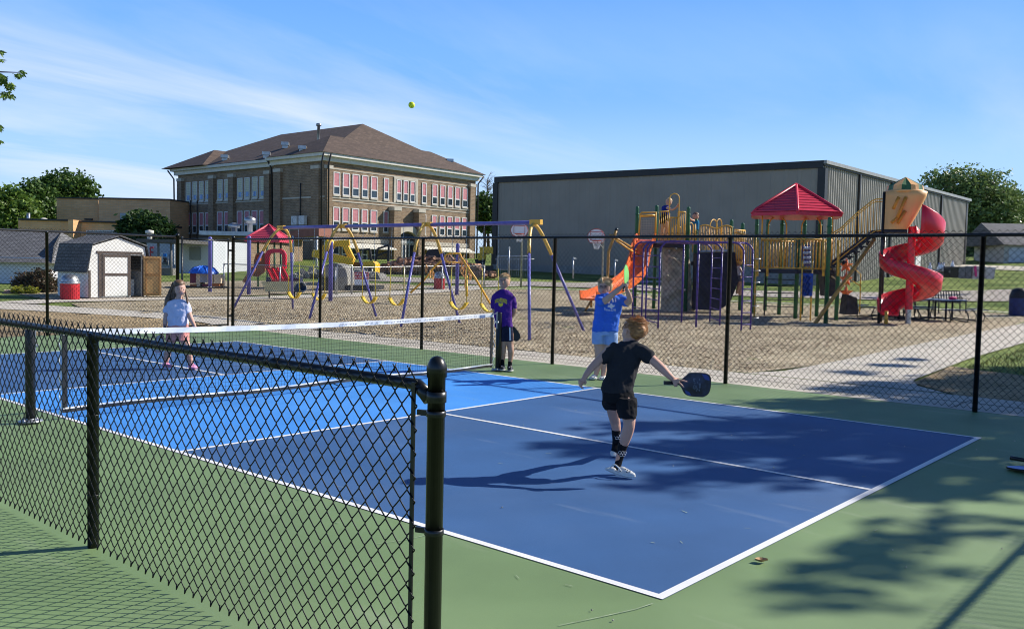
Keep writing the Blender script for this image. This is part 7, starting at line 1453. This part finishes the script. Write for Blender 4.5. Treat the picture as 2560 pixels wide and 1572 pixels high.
# ================= TREES AND PLANTS =================
def leafmat(name, a, b, tr=.25):
    m = bpy.data.materials.new(name); m.use_nodes = True; n, l, p = nodes_of(m); g_ = n.new('ShaderNodeNewGeometry'); r = n.new('ShaderNodeValToRGB'); r.color_ramp.elements[0].color = a+(1,); r.color_ramp.elements[1].color = b+(1,)
    l(g_.outputs['Random Per Island'], r.inputs[0]); l(r.outputs[0], p.inputs['Base Color']); p.inputs['Roughness'].default_value = .5; p.inputs['Specular IOR Level'].default_value = .35
    t = n.new('ShaderNodeBsdfTranslucent'); l(r.outputs[0], t.inputs[0]); mx = n.new('ShaderNodeMixShader'); mx.inputs[0].default_value = tr; l(p.outputs[0], mx.inputs[1]); l(t.outputs[0], mx.inputs[2]); l(mx.outputs[0], n['Material Output'].inputs[0]); MATS[name] = m; return m
bark = mat('bark', (.09, .065, .045), .95, vary=.3, vscale=6, bump=.6, bscale=25)
def crown(lobes, n_cl, per, ls, spread, seed, shape=1.6, hollow=.55):
    random.seed(seed); mb = MB(); cl = []; pw_ = 1. if hollow > .3 else .62
    tot = sum((r[0]*r[1]*r[2])**pw_ for c, r in lobes)
    for c, r in lobes:
        for i in range(int(n_cl*(r[0]*r[1]*r[2])**pw_/tot)):
            d = Vector((random.gauss(0, 1), random.gauss(0, 1), random.gauss(0, 1))).normalized(); k = (hollow+(1-hollow)*random.random())*(1+.12*noise.noise(d*2.5+Vector((seed, 0, 0))))
            cl.append(Vector(c)+Vector((d.x*r[0]*k, d.y*r[1]*k, d.z*r[2]*k)))
    for p in cl:
        out = Vector((rnd(-1, 1), rnd(-1, 1), rnd(-.6, .8)))
        for j in range(per):
            q = p+Vector((random.gauss(0, spread), random.gauss(0, spread), random.gauss(0, spread*.7))); s = ls*rnd(.6, 1.3)
            a = Vector((rnd(-1, 1), rnd(-1, 1), rnd(-.7, .5))).normalized(); b = a.cross(Vector((rnd(-1, 1), rnd(-1, 1), rnd(-1, 1)))).normalized()
            mb.add([q-a*s*shape*.5, q+b*s*.5, q+a*s*shape*.5, q-b*s*.5], [(0, 1, 2, 3)])
    return mb, cl
def trunk(b, top, r, cl, nl, seed):
    random.seed(seed); mb = MB(); b, top = Vector(b), Vector(top); pts = [b.lerp(top, k/6)+Vector((rnd(-.1, .1), rnd(-.1, .1), 0))*(r*3 if 0 < k < 6 else 0) for k in range(7)]
    mb.tube(pts, [r*(1.35 if k == 0 else 1-.11*k) for k in range(7)], 10)
    for i in range(nl):
        e = random.choice(cl); s = pts[random.choice((2, 3, 4, 5))]; m_ = s.lerp(e, .5)+Vector((0, 0, (e-s).length*.08)); mb.tube([s, m_, e], [r*.34, r*.2, r*.05], 6)
    return mb
def tree(name, lab, b, h0, lobes, n_cl, per, ls, sp_, m, seed, r=.25, nl=10, cat='tree', group=None, hollow=.55, shape=1.6):
    b = Vector([float(c) for c in b]); t = thing(name, b, lab, cat, group); mb, cl = crown(lobes, n_cl, per, ls, sp_, seed, shape, hollow); mb.build('crown', m, t)
    if r: trunk(b, (b.x, b.y, b.z+h0), r, cl, nl, seed).build('trunk', bark, t)
    return t
def LB(px, row, D, rx, rz, ry=None): return (tuple(W(px, row, D)), (rx, ry or rx, rz))
lm_dk = leafmat('leaf_dark', (.018, .045, .014), (.05, .10, .022)); lm_md = leafmat('leaf_mid', (.03, .075, .015), (.10, .17, .03)); lm_ol = leafmat('leaf_olive', (.075, .125, .035), (.25, .34, .11)); lm_br = leafmat('leaf_bright', (.05, .11, .015), (.17, .26, .04))
def base(px, D, dz=0): q = ld(kpx(px, 600)*D, D); q.z = gz(q.x, q.y)+dz; return q
# big tree right of the hall
D = 112; tree('shade_tree', 'large grey-green tree standing behind the right end of the steel hall', base(2430, D), 6, [LB(2440, 520, D, 5.6, 4.8), LB(2370, 490, D+1, 3.6, 3.4), LB(2490, 555, D, 4.2, 4.4), LB(2420, 600, D, 5.4, 3.6), LB(2350, 560, D+2, 3.6, 4.), LB(2480, 610, D+1, 4.6, 3.6), LB(2335, 455, D+1, 1.7, 1.2), LB(2400, 455, D, 3., 1.9), LB(2455, 462, D, 2.6, 1.8), LB(2520, 530, D+1, 2.4, 2.2)], 2700, 13, .27, .5, lm_ol, 21, r=.5, nl=16)
tree('shade_tree', 'dark tree low at the far right edge behind the garage', base(2570, D+8), 5, [LB(2575, 590, D+8, 4, 5), LB(2560, 560, D+9, 3, 3)], 380, 14, .36, .55, lm_dk, 22, r=.35)
# trees at the far left behind the brick wing
D = 118; G1 = 'trees behind the brick wing'
tree('shade_tree', 'tallest bright green tree rising behind the brick wing roof', base(165, D), 6, [LB(172, 475, D, 3.6, 2.4), LB(150, 500, D, 4, 3), LB(195, 500, D, 2.6, 2.), LB(122, 478, D+1, 2.2, 1.7), LB(120, 520, D, 3.4, 3.), LB(150, 560, D, 4, 3)], 1000, 15, .36, .45, lm_md, 31, r=.4, group=G1)
tree('shade_tree', 'broad tree left of the tallest one behind the brick wing', base(80, D-6), 6, [LB(85, 500, D-6, 2.8, 2.3), LB(70, 530, D-6, 3.4, 2.6), LB(100, 550, D-6, 3.2, 3.), LB(60, 575, D-6, 3.4, 3.)], 800, 15, .34, .45, lm_md, 32, r=.35, group=G1)
tree('shade_tree', 'lower bushy tree at the left frame edge above the cottage', base(15, 100), 5, [LB(15, 520, 100, 3.2, 2.2), LB(40, 510, 101, 1.8, 1.4), LB(10, 560, 100, 3.6, 3.), LB(45, 575, 100, 2.4, 2.4), LB(-30, 520, 100, 3, 2.6)], 850, 15, .32, .4, lm_br, 33, r=.3, group=G1)
# dark tree between brick wing and school
D = 86; tree('evergreen_tree', 'dark feathery tree in shade beside the school left corner', base(365, D), 2.5, [LB(362, 562, D, 1.9, 1.2), LB(338, 572, D, 1.6, 1.0), LB(395, 575, D, 1.5, 1.0), LB(360, 590, D, 2.2, 1.2), LB(350, 548, D, 1.4, .6), LB(405, 592, D, 1.1, .8)], 520, 14, .24, .3, lm_dk, 41, r=.2, shape=2.4)
# trees glimpsed between school and hall
D = 125; tree('shade_tree', 'small green tree glimpsed between school and steel hall', base(1212, D), 4, [LB(1214, 520, D, 1.9, 2.), LB(1204, 545, D, 1.5, 1.8), LB(1222, 550, D, 1.6, 2.)], 260, 14, .34, .35, lm_md, 51, r=.3)
t = thing('bare_tree', base(1222, 132), 'thin bare branched tree above the green one beside the hall', 'tree'); random.seed(6); mb = MB(); b0 = base(1222, 132); tip = Vector(W(1218, 445, 132)); mb.tube([b0, b0.lerp(tip, .5), tip], [.25, .16, .03], 7); mb.build('trunk', bark, t); mb = MB()
for i in range(46):
    s = b0.lerp(tip, rnd(.55, .95)); e = s+Vector((rnd(-1, 1), rnd(-1, 1), rnd(.2, 1.1)))*rnd(.8, 2.2); mb.tube([s, s.lerp(e, .5)+Vector((0, 0, .15)), e], [.05, .035, .012], 4)
    for k in range(2): f = s.lerp(e, rnd(.4, .9)); g2 = f+Vector((rnd(-1, 1), rnd(-1, 1), rnd(0, 1)))*.8; mb.tube([f, g2], [.025, .01], 3)
mb.build('branches', mat('bare_bark', (.22, .19, .15), .9), t)
# branch reaching in at the top left
def bt(px, row, D=16): return W(px, row, D)
bq = ld(-15.5, 15.5); t = thing('maple_tree', (bq.x, bq.y, 0), 'leafy tree mostly outside the left frame edge with one branch reaching in', 'tree'); random.seed(12); mb = MB(); cl = []
for c, n_, s_ in (((25, 215), 15, 10), ((8, 200), 13, 11), ((45, 188), 8, 7), ((58, 180), 5, 5), ((12, 235), 9, 9), ((30, 240), 5, 6), ((3, 130), 4, 5), ((4, 152), 3, 3), ((2, 195), 10, 12), ((1, 318), 4, 5), ((1, 352), 3, 3), ((-25, 210), 26, 22), ((-25, 130), 18, 18), ((-30, 320), 20, 20)):
    for i in range(n_*3):
        q = Vector(bt(c[0]+random.gauss(0, s_*.5), c[1]+random.gauss(0, s_*.5), 16+random.gauss(0, .12))); cl.append(q)
        for j in range(2):
            s = rnd(.035, .06); a = Vector((rnd(-1, 1), rnd(-1, 1), rnd(-1, .1))).normalized(); b = a.cross(Vector((rnd(-1, 1), rnd(-1, 1), rnd(-1, 1)))).normalized(); q2 = q+a*.03
            mb.add([q2-a*s, q2+b*s*.36, q2+a*s, q2-b*s*.36], [(0, 1, 2, 3)])
for i in range(1500):
    d = Vector((random.gauss(0, 1), random.gauss(0, 1), random.gauss(0, 1))).normalized(); q = Vector(bt(-420, 120, 17))+d*2.4*rnd(.6, 1)
    for j in range(3):
        s = rnd(.05, .09); a = Vector((rnd(-1, 1), rnd(-1, 1), rnd(-1, .3))).normalized(); b = a.cross(Vector((rnd(-1, 1), rnd(-1, 1), rnd(-1, 1)))).normalized(); q2 = q+a*rnd(0, .2); mb.add([q2-a*s, q2+b*s*.36, q2+a*s, q2-b*s*.36], [(0, 1, 2, 3)])
mb.build('crown', lm_br, t); mb = MB(); tq = Vector(bt(-420, 200, 17)); mb.tube([(tq.x, tq.y, 0), tq], [.22, .12], 10)
for e, r_ in (((58, 182), .018), ((25, 238), .014), ((3, 130), .012), ((2, 330), .012)): e = Vector(bt(*e)); s = tq.lerp(e, .15); mb.tube([tq, s.lerp(e, .5)+Vector((0, 0, .12)), s.lerp(e, .85)+Vector((0, 0, .03)), e], [.07, r_*1.5, r_*.8, r_*.3], 6)
mb.build('trunk', bark, t)
# shade tree outside the frame on the right whose crown dapples the court
tb_ = Vector((17.2, -6.4, 0)); lb = []
random.seed(77)
def shadow_lobe(sx_, sy_, h, r, rz):   # crown lobe at height h whose shade falls round (sx_, sy_)
    k = h/math.tan(SUN_EL); return ((sx_+.869*k, sy_-.495*k, h), (r, r, rz))
for x, y, h, r, rz in ((7.8, .9, 7.6, 1.3, .7), (7.0, 1.9, 7.9, .75, .35), (6.6, .5, 8.4, 1.0, .5), (5.9, 1.2, 8.0, .85, .4), (5.2, 1.75, 8.3, .6, .28), (4.6, 2.3, 8.7, .42, .2), (3.9, 2.75, 8.2, .3, .13), (4.5, 1.0, 8.8, .62, .28), (3.7, 1.45, 8.3, .5, .2), (3.05, 1.95, 8.7, .36, .14), (2.6, 2.5, 8.9, .22, .08), (3.5, .55, 8.1, .42, .18), (2.75, .95, 8.6, .34, .12), (2.1, 1.3, 8.4, .22, .07), (5.2, .2, 9.0, .75, .34), (4.3, -.15, 8.7, .55, .24), (3.4, -.35, 8.4, .42, .18), (5.9, -.7, 8.6, .9, .4), (4.6, -1.0, 8.8, .6, .3), (9.6, .4, 8.4, 1.4, .7), (11.5, 1.0, 8.3, 1.2, .6), (13.6, .7, 7.3, 1.4, .7), (12.6, 3.0, 8.0, .3, .12), (14.2, 3.1, 8.6, .28, .1), (10.9, 3.0, 8.6, .3, .12), (1.5, -.42, 8.6, .20, .08), (1.18, -.62, 8.9, .20, .08), (.86, -.42, 8.4, .14, .05), (1.9, -.62, 8.2, .17, .06), (.62, -.62, 8.7, .15, .05), (2.5, -.72, 8.5, .2, .08), (8.8, 2.2, 8.2, .55, .25), (9.7, 1.9, 8.6, .6, .3)): lb.append(shadow_lobe(x, y, h, r, rz))
tree('shade_tree', 'tall tree beyond the right frame edge casting dappled shade on the court', tb_, 7.5, lb, 1300, 12, .15, .13, lm_md, 78, r=.22, nl=16, hollow=.1)
# shrubs and flowers by the cottage
D = 38; t_ = tree('shrub', 'dark red-leaved shrub between the cottage and the shed', base(100, D), .6, [LB(75, 715, D, .55, .45), LB(105, 705, D, .6, .6), LB(55, 700, D, .35, .35), LB(125, 720, D, .4, .5), LB(90, 690, D, .5, .3)], 420, 12, .07, .09, leafmat('leaf_redgreen', (.03, .045, .02), (.16, .09, .05)), 61, r=.04, nl=8, cat='shrub')
D = 37; tree('flower_clump', 'clump of yellow-green daylilies before the red-leaved shrub', base(62, D), .2, [LB(50, 728, D, .25, .18), LB(72, 730, D, .3, .18)], 90, 12, .06, .07, leafmat('leaf_yellow', (.14, .17, .02), (.42, .40, .04)), 62, r=.02, nl=4, cat='flowers', shape=3)
D = 37; t = thing('garden_rock', W(24, 735, D), 'pinkish boulder beside the daylily clump', 'rock'); mb = MB(); mb.ball(W(24, 733, D), (.26, .2, .13), 16, 10); o = mb.build('rock', mat('rock_pink', (.33, .2, .16), .9, vary=.2, bump=.5), t)
for v in o.data.vertices: v.co += v.co*.0+Vector((1, 1, 1))*.04*noise.noise(v.co*9)
